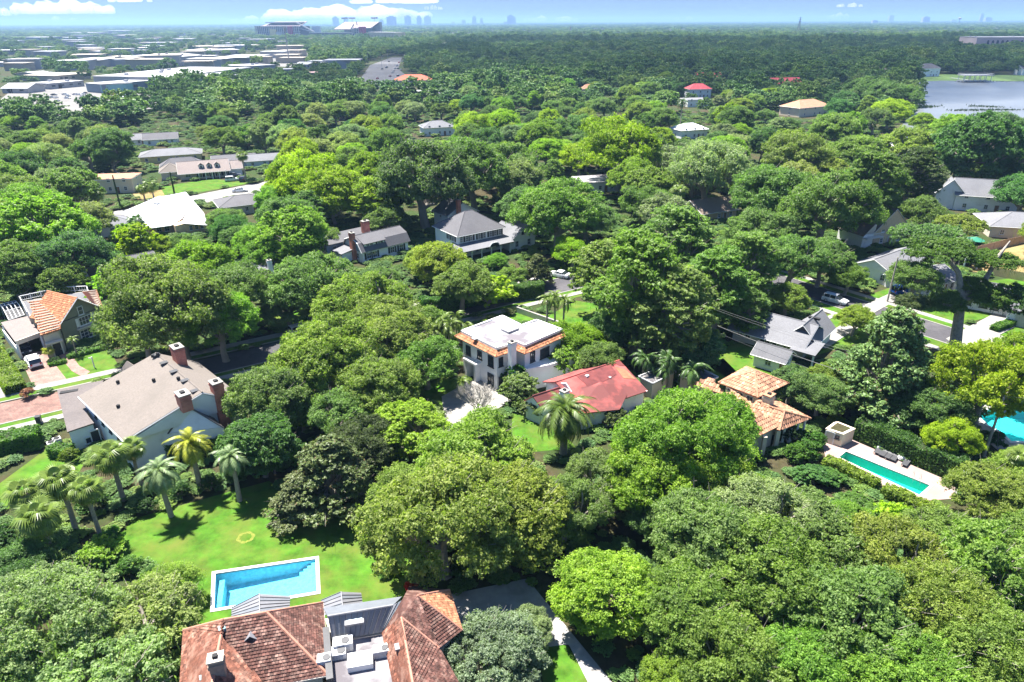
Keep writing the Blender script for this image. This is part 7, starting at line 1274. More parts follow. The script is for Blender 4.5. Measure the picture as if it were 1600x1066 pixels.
(-64.1,356.8,8.1,1.09,8,2,3.0,0,0,38,0),(139.6,445.7,8.2,0.97,9,7,1.4,0,1,40,1),(45.7,404.5,6.8,1.00,6,0,2.6,0,3,31,3),
(46.7,311.4,7.9,0.92,6,1,3.5,0,3,31,2),(98.6,312.6,8.3,1.12,11,1,5.7,0,2,40,0),(112.3,278.6,7.2,1.02,6,3,5.8,0,0,41,-1),
(49.9,254.8,7.6,1.06,10,1,1.7,0,1,31,-1),(-182.4,282.8,6.5,1.14,4,9,4.1,0,0,33,-1),(-104.0,467.7,7.7,1.06,11,7,0.3,0,2,16,0),
(-0.2,256.4,6.1,0.90,4,3,0.4,0,1,38,-1),(36.3,359.8,7.7,0.95,8,3,3.2,0,3,31,2),(-121.0,154.3,8.7,1.13,4,3,5.5,1,0,33,-1),
(130.9,156.6,6.1,0.93,9,5,1.0,0,1,26,-1),(40.7,525.3,6.5,1.11,11,4,4.8,0,0,40,-1),(-57.0,149.2,6.3,0.99,9,4,5.5,1,1,10,-1),
(132.7,370.3,5.6,0.95,7,1,2.0,0,2,39,0),(-100.7,513.2,6.5,1.11,9,1,4.3,0,2,16,0),(-102.8,379.6,7.0,1.00,6,1,5.3,0,2,16,2),
(252.9,506.3,6.0,1.02,7,0,2.3,0,1,39,1),(-253.8,361.6,5.5,0.98,7,4,4.4,0,0,33,0),(-29.3,511.5,7.0,0.92,11,1,4.6,0,1,18,-1),
(-58.8,401.2,7.8,0.96,9,7,3.7,0,0,38,0),(-22.3,376.4,5.7,0.92,8,3,5.4,0,1,38,0),(33.2,417.9,6.7,1.07,9,3,5.6,0,3,31,3),
(-314.3,423.4,7.6,1.12,9,7,6.0,0,0,33,2),(-141.2,191.0,7.9,1.13,10,3,3.6,1,0,33,-1),(183.0,538.2,7.9,1.10,10,2,1.1,0,0,39,-1),
(-222.5,433.9,5.6,1.03,9,5,1.6,0,0,17,-1),(-276.7,377.9,7.8,0.96,7,4,1.4,0,0,33,2),(117.9,556.4,7.6,1.11,10,3,3.6,0,0,40,0),
(29.7,549.1,8.2,1.12,6,0,4.8,0,1,38,1),(41.2,473.5,6.9,1.05,4,2,0.3,0,0,40,-1),(-165.6,222.4,5.5,0.79,13,3,4.3,0,0,33,-1),
(123.3,429.2,4.9,0.76,13,7,4.5,0,2,40,-1),(-114.1,320.4,5.6,1.01,6,0,2.2,0,1,11,0),(-191.4,431.5,6.7,1.02,8,2,3.2,0,2,17,0),
(-69.9,384.3,7.7,1.10,9,0,1.0,0,0,38,1),(26.9,249.8,6.8,1.04,4,0,4.6,0,3,31,-1),(-79.9,286.1,6.6,1.06,9,1,0.3,0,1,11,-1),
(188.6,265.6,7.4,0.95,11,1,6.2,0,2,14,-1),(64.4,359.3,7.8,0.99,11,3,5.1,0,0,40,2),(-149.2,209.9,8.0,1.11,11,1,3.9,1,0,33,-1),
(-74.3,331.7,5.6,1.14,6,2,1.7,0,0,38,1),(200.5,524.2,4.0,0.78,13,0,5.7,0,2,39,-1),(29.5,389.2,6.4,0.93,9,0,6.0,0,3,31,2),
(1.4,319.3,5.6,1.01,7,3,0.9,0,1,38,4),(-80.9,251.9,5.8,0.94,9,0,4.9,0,1,11,1),(-156.8,383.8,6.6,1.01,10,0,5.3,0,2,17,0),
(-173.9,233.4,8.7,1.07,9,0,4.1,1,0,33,1),(134.7,398.0,4.9,0.76,13,1,4.4,0,2,39,-1),(55.6,209.8,7.8,1.08,6,3,2.8,0,3,30,-1),
(164.2,359.2,7.5,1.08,11,2,5.8,0,2,39,-1),(-48.2,203.8,6.0,1.07,7,1,6.1,0,3,8,1),(-345.2,456.9,7.7,0.94,6,0,2.4,0,0,33,2),
(61.0,327.7,6.2,1.05,10,1,5.0,0,2,40,1),(99.4,195.8,7.6,0.91,10,2,2.7,1,3,24,-1),(12.6,501.4,5.5,1.12,9,1,1.0,0,1,38,1),
(-163.4,393.1,6.0,0.92,8,0,2.0,0,2,17,0),(69.7,203.0,5.9,1.06,11,0,0.8,0,1,30,-1),(76.8,248.5,8.8,1.07,6,4,5.7,0,3,30,-1),
(49.5,270.2,7.1,1.07,7,3,6.0,0,3,31,1),(172.1,293.4,6.8,1.15,9,3,0.7,0,1,41,0),(-95.4,404.9,8.0,0.96,9,0,3.8,0,2,16,-1),
(-23.4,474.5,8.8,0.98,9,2,2.6,0,3,38,-1),(166.4,474.7,6.4,1.07,9,0,0.7,0,0,39,0),(288.3,554.5,6.1,1.13,9,4,1.9,0,0,15,-1),
(102.8,347.9,5.7,1.15,7,1,1.6,0,2,40,-1),(-90.9,283.2,8.5,1.11,9,9,4.7,0,1,11,0),(279.6,545.4,4.2,0.80,13,4,0.0,0,0,15,-1),
(62.3,536.0,6.6,1.04,6,3,1.2,0,0,40,-1)
]:
    key = KN[key]; tint = list(TINT)[tint]; label = '%s %s %s %s the %s' % (SIZE[sz_], ADJ[tint], KINDN[key[:-1]], REL[rl], NEAR[lm_])+(', %s such' % ORDN[od] if od >= 0 else '')
    k = key[:-1]; t = TINT[tint]; j = [trng.uniform(.86, 1.14) for _ in range(2)]
    t = (t[0]*j[0]*j[1], t[1]*j[1], t[2]*trng.uniform(.8, 1.3))
    tree(key, NAMES[k], label, 'bush' if k == 'bush' else 'tree', (x, y), r, t, rz, hs, 'shrubs among the houses' if k == 'bush' else 'trees of the neighbourhood canopy')
# ================================================================ far woods: counted trees end here, the rest reads as one mass
def far_mat():
    m = leafmat('far_leaf', .25); n = m.node_tree.nodes; L = m.node_tree.links
    oi = [a for a in n if a.type == 'OBJECT_INFO'][0]; cr = n.new('ShaderNodeValToRGB'); e = cr.color_ramp.elements
    e[0].position = 0; e[0].color = (.075, .14, .03, 1); e[1].position = 1; e[1].color = (.18, .23, .07, 1)
    for p, c in ((.3, (.11, .185, .036, 1)), (.6, (.085, .165, .05, 1)), (.85, (.16, .24, .035, 1))): q = e.new(p); q.color = c
    L.new(oi.outputs['Random'], cr.inputs[0])
    for a in n:
        if a.type == 'HUE_SAT': L.new(cr.outputs[0], a.inputs['Color'])
    return m
FAR = far_mat()
sources = []
for key, loc, lb in (('far0', (146.65, 791.69), 'rounded dark tree in the shaded far woods below the horizon'), ('far1', (14.28, 742.69), 'tall dark tree in the shaded far woods behind the canopy')):
    t = tree(key, 'wood_tree', lb, 'tree', loc, 8.5, (.05, .11, .03), 1.0); sources.append(t.children[0])
def forest(name, pts, scl, src):
    me = bpy.data.meshes.new(name); me.from_pydata(pts, [], [])
    a = me.attributes.new('size', 'FLOAT_VECTOR', 'POINT'); a.data.foreach_set('vector', np.array(scl, np.float32).reshape(-1))
    o = bpy.data.objects.new(name, me); put(o, kind='stuff')
    g = bpy.data.node_groups.new(name, 'GeometryNodeTree'); g.interface.new_socket('Geometry', in_out='INPUT', socket_type='NodeSocketGeometry'); g.interface.new_socket('Geometry', in_out='OUTPUT', socket_type='NodeSocketGeometry')
    N = g.nodes; L = g.links; gi = N.new('NodeGroupInput'); go = N.new('NodeGroupOutput'); ip = N.new('GeometryNodeInstanceOnPoints')
    ob = N.new('GeometryNodeObjectInfo'); ob.inputs[0].default_value = src; ob.transform_space = 'ORIGINAL'
    sm = N.new('GeometryNodeSetMaterial'); sm.inputs['Material'].default_value = FAR; L.new(ob.outputs['Geometry'], sm.inputs['Geometry'])
    L.new(gi.outputs[0], ip.inputs['Points']); L.new(sm.outputs[0], ip.inputs['Instance'])
    na = N.new('GeometryNodeInputNamedAttribute'); na.data_type = 'FLOAT_VECTOR'; na.inputs['Name'].default_value = 'size'; L.new(na.outputs[0], ip.inputs['Scale'])
    rv = N.new('FunctionNodeRandomValue'); rv.data_type = 'FLOAT_VECTOR'; rv.inputs[0].default_value = (0, 0, 0); rv.inputs[1].default_value = (0, 0, 6.28); L.new(rv.outputs[0], ip.inputs['Rotation'])
    L.new(ip.outputs[0], go.inputs[0]); o.modifiers.new('woods', 'NODES').node_group = g
    return o
rng = np.random.default_rng(9)
def scatter(n, r0, r1):
    r = np.sqrt(rng.uniform(r0*r0, r1*r1, n)); a = rng.uniform(-.72, .72, n); return np.stack([r*np.sin(a), r*np.cos(a)], 1)
def keep(P, marg):
    ok = np.ones(len(P), bool)
    for (a, b, r) in CLEAR: ok &= (P[:, 0]-a)**2+(P[:, 1]-b)**2 > (r+marg)**2
    for poly in CLEARPOLY:
        s = np.zeros(len(P), bool)
        for i in range(len(poly)):
            (x1, y1), (x2, y2) = poly[i-1], poly[i]
            if y1 != y2: s ^= ((y1 > P[:, 1]) != (y2 > P[:, 1])) & (P[:, 0] < (x2-x1)*(P[:, 1]-y1)/(y2-y1)+x1)
        ok &= ~s
    return ok
P = scatter(28000, 430, 2600); P = P[keep(P, 9)]
dist = np.hypot(P[:, 0], P[:, 1])
TC = np.array([(t.location.x, t.location.y) for t in COL.objects if t.parent is None and t.get('category') == 'tree'])
near = dist < 700; d2 = np.full(len(P), 1e9)
if len(TC): d2[near] = ((P[near][:, None]-TC[None])**2).sum(2).min(1)
P = P[d2 > 60]
district = inside_np(P, DISTRICT) if DISTRICT else np.zeros(len(P), bool)
P = P[(~district) | (rng.random(len(P)) < .17)]
S = rng.uniform(4.6, 9.4, (len(P), 1))*np.where(rng.random((len(P), 1)) < .2, .7, 1.0); S = np.concatenate([S*rng.uniform(.9, 1.2, S.shape), S*rng.uniform(.9, 1.2, S.shape), S*rng.uniform(.65, 1.1, S.shape)], 1)
patch = np.sin(P[:, 0]*.021+1)*np.sin(P[:, 1]*.013)+np.sin(P[:, 0]*.006-P[:, 1]*.009)   # stands of taller and lower wood
S *= (1+.16*patch)[:, None]
h = len(P)//2
z = np.zeros((len(P), 1))
forest('far_woods', np.concatenate([P, z], 1)[:h].tolist(), S[:h], sources[0]); forest('far_woods', np.concatenate([P, z], 1)[h:].tolist(), S[h:], sources[1])
P = scatter(60000, 2600, 20000); P = P[keep(P, 10)]
S = rng.uniform(8, 19, (len(P), 1)); S = np.concatenate([S*1.3, S*1.3, rng.uniform(6, 11, (len(P), 1))], 1)
forest('distant_woods', np.concatenate([P, np.zeros((len(P), 1))], 1).tolist(), S, sources[0])
# undergrowth between houses and trees
def under_mat():
    m = FAR.copy(); m.name = 'undergrowth_leaf'; return m
P = np.concatenate([scatter(12000, 55, 560), scatter(9000, 40, 190)]); P[:, 0] *= 1.15; P = P[keep(P, 1.6)]
bk = bpy.data.objects.get('shrub')
S = rng.uniform(.5, 1.2, (len(P), 1))*np.clip(np.hypot(P[:, 0], P[:, 1])/150, .8, 1.7)[:, None]; S = np.concatenate([S*1.2, S*1.2, S*.6], 1)
CLEARPOLY.append([tuple(p) for p in [(-42.15, 52.78), (-42.43, 60.41), (-36.92, 63.38), (-29.34, 67.31), (-22.02, 62.7), (-14.51, 61.52), (-9.9, 53.47), (-9.02, 46.45), (-14.06, 45.01), (-29.32, 44.04), (-30.98, 49.31), (-36.31, 52.74)]])
ok = keep(P, 1.2); P = P[ok]; S = S[ok]
forest('undergrowth', np.concatenate([P, np.zeros((len(P), 1))], 1).tolist(), S, [c for c in bk.children if c.name.startswith('crown')][0])
# ================================================================ pools
def pool(name, label, P, cop, depth0, depth1, wmt, wallm, steps=0, bench=False, hw=.35, z=.08):
    P = [Vector(p) for p in P]; c = sum(P, Vector((0, 0)))/len(P); t = thing(name, label, 'swimming pool', (c.x, c.y, 0))
    out = [Vector(p) for p in offset([tuple(p) for p in P], hw)]; inn = [Vector(p) for p in offset([tuple(p) for p in P], 0)]; n = len(P)
    for i in range(n):
        mb = MB(); a, b, e, f = inn[i-1], inn[i], out[i], out[i-1]; mb.prism([tuple(a), tuple(b), tuple(e), tuple(f)], -.12, z); mb.obj('coping', cop, t)
    xs = [p.x for p in inn]; x0, x1 = min(xs), max(xs); dz = lambda p: -(depth0+(depth1-depth0)*(p.x-x0)/(x1-x0))
    mb = MB()
    for i in range(n): a, b = inn[i-1], inn[i]; mb.poly([(a.x, a.y, z-.01), (b.x, b.y, z-.01), (b.x, b.y, dz(b)), (a.x, a.y, dz(a))])
    mb.poly([(p.x, p.y, dz(p)) for p in inn]); mb.obj('basin', wallm, t)
    mb = MB(); mb.poly([(p.x, p.y, -.1) for p in inn]); mb.obj('water', wmt, t)
    return t, inn
PLASTER = mat('pool_plaster', (.34, .56, .62), .22, 2.6, .7); PLASTER2 = mat('green_plaster', (.1, .48, .44), .06, 1.5, .7); PLASTER3 = mat('turquoise_plaster', (.16, .62, .62), .06, 1.5, .7)  # strong mottling of the blue plaster paints in caustic light ripples
MARBLE = mat('white_coping', (.5, .49, .47), .05, 1.5, .6)
t, q = pool('swimming_pool', 'rectangular blue swimming pool with white coping on the back lawn', POOL, MARBLE, 1.9, 1.25, watermat('pool_water', (.45, .82, .93), .3, 1.6), PLASTER)
tl, bl, br, tr = (Vector(p) for p in POOL)
e = (tr-tl).normalized(); f = (br-tr).normalized(); W_ = (br-tr).length
for i in range(4):
    mb = MB(); a = tr-e*(.04+.42*(i+1)); b = tr-e*(.04+.42*i); mb.prism([tuple(a+f*.05), tuple(b+f*.05), tuple(b+f*(W_-.05)), tuple(a+f*(W_-.05))], -1.6, -.28-.25*i); mb.obj('step', PLASTER, t)
mb = MB(); a = tl+e*.35+f*.5; mb.prism([tuple(a), tuple(a+e*.5), tuple(a+e*.5+f*(W_-1.0)), tuple(a+f*(W_-1.0))], -1.9, -.45); mb.obj('bench', PLASTER, t)
pool('lap_pool', 'long narrow emerald green lap pool in a pink deck', LAP, mat('pink_coping', (.55, .42, .38), .08, 1), 1.4, 1.2, watermat('lap_water', (.35, .9, .8), .3, 1.5), PLASTER2, hw=.3)
pool('free_form_pool', 'curved turquoise pool at the right edge beside the pole', TURQ, MARBLE, 1.5, 1.5, watermat('turquoise_water', (.4, .9, .92), .3, 1.5), PLASTER3, hw=.4)
# ring in the lawn
mb = MB(); c = Vector((-28.64, 57.41))
for i in range(28):
    a0, a1 = i*math.tau/28, (i+1)*math.tau/28; r0, r1 = .62+.05*math.sin(i*2.1), .92+.06*math.sin(i*1.3)
    mb.poly([(c.x+math.cos(a0)*r0, c.y+math.sin(a0)*r0, .026), (c.x+math.cos(a0)*r1, c.y+math.sin(a0)*r1, .026), (c.x+math.cos(a1)*r1, c.y+math.sin(a1)*r1, .026), (c.x+math.cos(a1)*r0, c.y+math.sin(a1)*r0, .026)])
mb.obj('yellowed_grass_ring', mat('yellowed_grass', (.14, .16, .025), .3, 5, .95), kind='structure')
# ================================================================ cars
CARP = {}
def carpaint(name, c): return mat(name, c, .02, 1, .25, spec=.6)
TYRE = mat('tyre_rubber', (.02, .02, .02), .1, 5, .9); RIM = mat('alloy_rim', (.5, .5, .52), .05, 5, .35, metal=.7); LAMP = mat('lamp_lens', (.7, .7, .68), .05, 5, .2); TAIL = mat('tail_lens', (.35, .02, .02), .05, 5, .3); CGL = glassmat('car_glass', (.02, .025, .03), .05)
def car(name, label, xy, rz, paint, style='suv', group=None, z=.04):
    L, Wd, Hh = dict(suv=(4.7, 1.88, 1.7), sedan=(4.7, 1.82, 1.42), jeep=(4.3, 1.85, 1.85))[style]
    t = thing(name, label, 'car', (xy[0], xy[1], z), group, 0)
    prof = dict(suv=[(-.5, .42, .72), (-.48, .3, 1.0), (-.2, .26, 1.02), (.22, .26, 1.0), (.4, .28, .9), (.49, .34, .75), (.5, .42, .6)], sedan=[(-.5, .4, .72), (-.48, .3, .92), (-.25, .24, .95), (.2, .24, .92), (.42, .26, .8), (.49, .32, .66), (.5, .4, .55)], jeep=[(-.5, .45, .95), (-.49, .35, 1.05), (-.2, .32, 1.05), (.2, .32, 1.05), (.42, .34, 1.0), (.49, .4, .95), (.5, .45, .85)])[style]
    def loft(mb, st):
        rings = []
        for x, lo, hi, w0, w1 in st: rings.append([(x*L, -w0, lo), (x*L, w0, lo), (x*L, w0*1.0, lo+(hi-lo)*.6), (x*L, w1, hi), (x*L, -w1, hi), (x*L, -w0, lo+(hi-lo)*.6)])
        vs = [p for r in rings for p in r]; fs = []
        for i in range(len(rings)-1):
            for k in range(6): fs.append((i*6+k, i*6+(k+1) % 6, (i+1)*6+(k+1) % 6, (i+1)*6+k))
        fs += [tuple(range(5, -1, -1)), tuple(range((len(rings)-1)*6, len(rings)*6))]
        mb.faces(vs, [f[::-1] for f in fs])
    cg = dict(suv=(-.49, -.42, .08, .25), sedan=(-.36, -.2, .08, .24), jeep=(-.49, -.46, .12, .2))[style]; hi = prof[2][2]
    def add(nm, mb, m, par=None):
        mb.v = [(v[0]*math.cos(rz)-v[1]*math.sin(rz)+xy[0], v[0]*math.sin(rz)+v[1]*math.cos(rz)+xy[1], v[2]+z) for v in mb.v]; return mb.obj(nm, m, par or t)
    mb = MB(); w = Wd/2; loft(mb, [(x, lo, h_, w*(.86 if abs(x) > .48 else 1), w*(.8 if abs(x) > .48 else .93)) for x, lo, h_ in prof]); loft(mb, [(cg[1]-.005, Hh-.09, Hh-.03, w*.74, w*.7), (cg[1]*.5, Hh-.09, Hh, w*.76, w*.7), (cg[2], Hh-.09, Hh-.03, w*.74, w*.68)])
    for x in (cg[1]+.01, (cg[1]+cg[2])*.5, cg[2]-.01):
        for s_ in (-1, 1): mb.box((x*L, s_*w*.83, (hi+Hh)/2-.03), (.09, .12, Hh-hi-.05))
    add('body', mb, paint)
    mb = MB(); loft(mb, [(cg[0], hi-.05, hi+.02, w*.86, w*.84), (cg[1], hi-.05, Hh-.1, w*.86, w*.72), (cg[2], hi-.05, Hh-.1, w*.86, w*.72), (cg[3], hi-.05, hi+.02, w*.86, w*.82)]); add('window', mb, CGL)
    for x in (-.3, .31):
        for s_ in (-1, 1):
            mb = MB(); mb.tube([(x*L, s_*w*.8, .34), (x*L, s_*w*1.0, .34)], .34, 12); o = add('wheel', mb, TYRE); mb = MB(); mb.tube([(x*L, s_*w*.98, .34), (x*L, s_*w*1.02, .34)], .21, 8); add('rim', mb, RIM, o)
    for s_ in (-1, 1):
        mb = MB(); mb.box((.492*L, s_*w*.62, prof[5][2]-.06), (.12, .36, .16)); add('headlight', mb, LAMP); mb = MB(); mb.box((-.495*L, s_*w*.68, .86), (.1, .25, .2)); add('tail_light', mb, TAIL)
        mb = MB(); mb.box((.13*L, s_*w*1.06, hi+.06), (.18, .2, .14)); add('mirror', mb, paint)
    mb = MB(); mb.box((.5*L, 0, .42), (.12, Wd*.82, .16)); mb.box((-.5*L, 0, .45), (.12, Wd*.82, .18)); add('bumper', mb, DARKMETAL)
    mb = MB(); mb.box((.502*L, 0, prof[5][2]-.14), (.06, .8, .14)); add('grille', mb, SHUTTER)
    return t
PW, PS, PD, PBL, PR = carpaint('white_car', (.72, .72, .72)), carpaint('silver_car', (.5, .52, .54)), carpaint('black_car', (.025, .026, .03)), carpaint('blue_car', (.02, .11, .5)), carpaint('red_car', (.4, .02, .02))
car('parked_car', 'white crossover parked on the brick driveway of the olive house', (-77.25, 98.57), R(133), PW)
car('parked_car', 'black car parked in the shade of the carport', (-82.09, 103.83), R(-50), PD, 'sedan')
car('parked_car', 'white boxy jeep parked at the kerb under the street trees', (-37.24, 110.36), R(38), PW, 'jeep')
car('parked_car', 'silver station wagon parked on the shaded side street', (62.97, 123.7), R(-46), PS, 'suv')
car('parked_car', 'bright blue car parked on a pale driveway', (78.23, 128.34), R(20), PBL, 'suv', z=.11)
car('parked_car', 'white hatchback parked on the brick edged street beyond the villa', (10.28, 139.15), R(150), PW, 'sedan', z=.08)
car('parked_car', 'grey wagon parked nearest the dormer house', (-97.12, 239.15), R(20), PS, 'suv'); car('parked_car', 'black wagon parked right of the grey wagon', (-93.3, 239.07), R(100), PD, 'suv'); car('parked_car', 'dark sedan half hidden behind the two parked wagons', (-99.24, 246.77), R(20), carpaint('slate_car', (.08, .09, .11)), 'sedan')
car('parked_car', 'white sedan in the far left street behind a grey roof', (-88.38, 222.24), R(15), PW, 'sedan')
protos = [car('far_car', 'tiny %s car among the traffic of the far road' % n_, (-155.54, 857.69), 0, p_, 'sedan', 'cars on the far road') for n_, p_ in (('white', PW), ('silver', PS), ('black', PD), ('red', PR))]
rn = random.Random(12); first = {}
for i, (x, y, a_, lot) in enumerate([(-142.4, 924.6, 1.42, 0), (-146.8, 1030.3, 1.42, 0), (-144.1, 1006.4, 1.42, 0), (-142.2, 922.3, 1.42, 0), (-114.0, 738.5, 1.42, 0), (-114.7, 744.7, 1.42, 0), (-166.1, 1006.5, 1.42, 0), (-120.6, 730.6, 1.42, 0), (-99.4, 609.2, 1.42, 0), (-139.6, 966.5, 1.42, 0), (-148.5, 1010.0, 1.42, 0), (-108.3, 621.4, 1.42, 0), (-143.8, 1003.6, 1.42, 0), (-149.1, 984.0, 1.42, 0), (-108.1, 620.0, 1.42, 0), (-134.9, 857.3, 1.42, 0), (-148.6, 881.5, 1.42, 0), (-134.8, 857.0, 1.42, 0), (-129.8, 812.2, 1.42, 0), (-141.6, 984.1, 1.42, 0), (-114.4, 741.9, 1.42, 0), (-130.9, 853.0, 1.42, 0), (-147.4, 871.3, 1.42, 0), (-140.6, 908.1, 1.42, 0), (-120.3, 630.4, 1.42, 0), (-124.2, 829.5, 1.42, 0), (-142.4, 924.4, 1.42, 0), (-123.5, 658.8, 1.42, 0), (-122.4, 648.8, 1.42, 0), (-128.5, 703.4, 1.42, 0), (-126.9, 786.7, 1.42, 0), (-148.2, 847.1, 1.42, 0), (-106.5, 636.5, 1.42, 0), (-157.8, 1092.6, 1.42, 0), (-295.03, 520.42, -0.08, 1), (-288.17, 533.43, 0.0, 1), (-308.4, 526.59, -0.08, 1), (-323.63, 527.27, -0.06, 1), (-275.18, 527.51, -0.02, 1), (-302.56, 559.51, 1.64, 1), (-306.29, 553.82, -0.03, 1), (-265.35, 521.31, 1.65, 1), (-343.77, 536.53, 1.6, 1), (-319.71, 539.61, 1.59, 1), (-269.71, 519.18, -0.05, 1), (-332.26, 542.41, 1.5, 1), (-295.56, 524.48, 1.51, 1), (-297.18, 553.89, 1.61, 1), (-286.04, 546.49, 1.55, 1), (-312.05, 525.83, -0.06, 1), (-296.72, 528.76, 1.54, 1), (-334.78, 531.77, 1.66, 1), (-342.52, 556.22, 0.07, 1), (-339.5, 534.25, 1.61, 1), (-310.25, 564.05, 0.09, 1), (-348.85, 552.51, -0.03, 1), (-269.05, 526.99, 0.08, 1), (-295.95, 544.96, 1.64, 1), (-330.96, 554.25, 0.04, 1), (-332.32, 565.54, 1.6, 1), (-272.2, 527.35, 1.58, 1), (-329.14, 557.24, 1.54, 1), (-288.08, 565.54, 1.57, 1), (-319.31, 507.51, 1.52, 1), (-311.95, 556.26, -0.01, 1), (-294.38, 550.08, 1.48, 1), (-343.11, 527.39, 0.02, 1), (-333.68, 554.94, 0.09, 1), (-296.98, 1062.54, -0.07, 1), (-351.02, 1035.11, 0.0, 1), (-330.89, 1119.84, 0.07, 1), (-340.3, 1015.53, 1.62, 1), (-304.86, 1051.45, 0.01, 1), (-366.61, 1099.04, -0.01, 1), (-304.31, 1102.62, 0.03, 1), (-356.38, 1057.75, 1.53, 1), (-344.39, 1151.42, 0.08, 1), (-385.84, 1109.29, 0.07, 1), (-339.13, 1160.14, 1.63, 1), (-347.22, 1062.18, 1.48, 1), (-323.7, 1070.06, 1.58, 1), (-324.79, 1043.59, 0.06, 1), (942.02, 1447.84, 1.65, 1), (1003.28, 1478.75, 1.55, 1), (898.71, 1473.52, -0.0, 1), (937.06, 1538.52, 1.51, 1), (1026.4, 1522.86, 0.08, 1), (944.32, 1459.81, 0.0, 1), (981.34, 1536.07, -0.03, 1), (995.37, 1480.74, 0.06, 1), (953.81, 1516.28, 1.49, 1), (910.57, 1456.78, -0.05, 1), (1000.02, 1552.49, 1.65, 1), (890.81, 1455.53, 1.5, 1)]):
    k_ = rn.choice([0, 0, 0, 1, 1, 2, 2, 3]); nm = ('white', 'silver', 'black', 'red')[k_]
    if k_ not in first and not lot: first[k_] = 1; protos[k_].location = (x-0*0, y, .1); continue
    dup(protos[k_], (x, y, .1), a_, ('tiny %s car parked on the bleached lot of the far district' if lot else 'tiny %s car among the traffic of the far road') % nm, 'cars parked in the far district' if lot else 'cars on the far road')
# ================================================================ palms
def frond_mesh(name, kind_, seed):
    rng = random.Random(seed); mb = MB()
    if kind_ == 'feather':
        N = 26; pts = [Vector((.9*t_+.08*math.sin(t_*2), 0, .34*math.sin(t_*2.2)-.62*t_*t_)) for t_ in (i/N for i in range(N+1))]
        mb.tube(pts[::4]+[pts[-1]], [.018-.002*i for i in range(len(pts[::4])+1)], 4)
        for i in range(3, N+1):
            p = pts[i]; d = (pts[i]-pts[i-1]).normalized(); l = .27*math.sin(math.pi*(.12+.83*i/N))**.8
            for s_ in (-1, 1):
                side = Vector((0, s_, 0)); tip = p+(side*.78+d*.6).normalized()*l+Vector((0, 0, rng.uniform(-.09, .0)-.05)); w = d*.03
                mb.poly([p-w, p+w, tip] if s_ > 0 else [p+w, p-w, tip])
    else:
        mb.tube([(0, 0, 0), (.28, 0, .06), (.5, 0, .04)], .014, 4); c = Vector((.5, 0, .04)); K = 21
        for i in range(K):
            a_ = math.radians(-125+250*i/(K-1)); l = .5*(.72+.28*math.cos(a_*.6)); d = Vector((math.cos(a_), math.sin(a_), .08)); n_ = Vector((-math.sin(a_), math.cos(a_), 0))
            m_ = c+d*l*.55; tip = c+d*l+Vector((0, 0, -.26-rng.uniform(0, .14))); w = n_*.03
            mb.faces([c, m_-w, m_+w, tip], [(0, 1, 2), (1, 3, 2)])
    o = mb.obj(name, FROND, local=True); me = o.data; bpy.data.objects.remove(o)
    add_vary(me, np.random.default_rng(seed).uniform(.2, .8, len(me.polygons))); return me
FR = dict(feather=[frond_mesh('feather_frond', 'feather', s_) for s_ in (1, 2, 3)], fan=[frond_mesh('fan_frond', 'fan', s_) for s_ in (4, 5, 6)])
def palm(name, label, base, hgt, ln, kind_, n, tint, seed, r=.22, group=None, lo=-35, skirt=0, clump=1):
    rng = random.Random(seed); t = thing(name, label, 'palm', (base[0], base[1], 0), group); mb = MB(); tops = []
    for c_ in range(clump):
        dx, dy = (0, 0) if clump == 1 else (rng.uniform(-1, 1)*ln*.35, rng.uniform(-1, 1)*ln*.35); hh = hgt*(1 if clump == 1 else rng.uniform(.6, 1.1))
        mb.tube([(base[0]+dx*.5, base[1]+dy*.5, -.1), (base[0]+dx*.8+rng.uniform(-.15, .15), base[1]+dy*.8, hh*.5), (base[0]+dx, base[1]+dy, hh)], [r*1.25, r, r*.9], 8); tops.append((dx, dy, hh))
    mb.obj('trunk', PALMBARK, t)
    for i in range(n):
        f = i/n; dx, dy, hh = tops[i % clump]; o = bpy.data.objects.new('frond', rng.choice(FR[kind_])); o.location = (dx, dy, hh); el = 78-(78-lo)*f**.8+rng.uniform(-8, 8)
        o.rotation_euler = (rng.uniform(-.25, .25), -R(el)+.25, i*2.4+rng.uniform(-.2, .2)); s_ = ln*rng.uniform(.85, 1.1)*(1 if f > .1 else .8); o.scale = (s_, s_, s_)
        k_ = rng.uniform(.8, 1.2); tt = tint if f < (.93 if kind_ != 'fan' else .84) or not (skirt or kind_ == 'fan') else ((.25, .17, .03) if skirt else (.16, .115, .05)); o.color = (tt[0]*k_, tt[1]*k_, tt[2]*k_, 1); put(o, t)
    return t
PG, PSIL, PYEL, PDK = (.125, .175, .03), (.17, .23, .1), (.24, .25, .025), (.06, .11, .025)
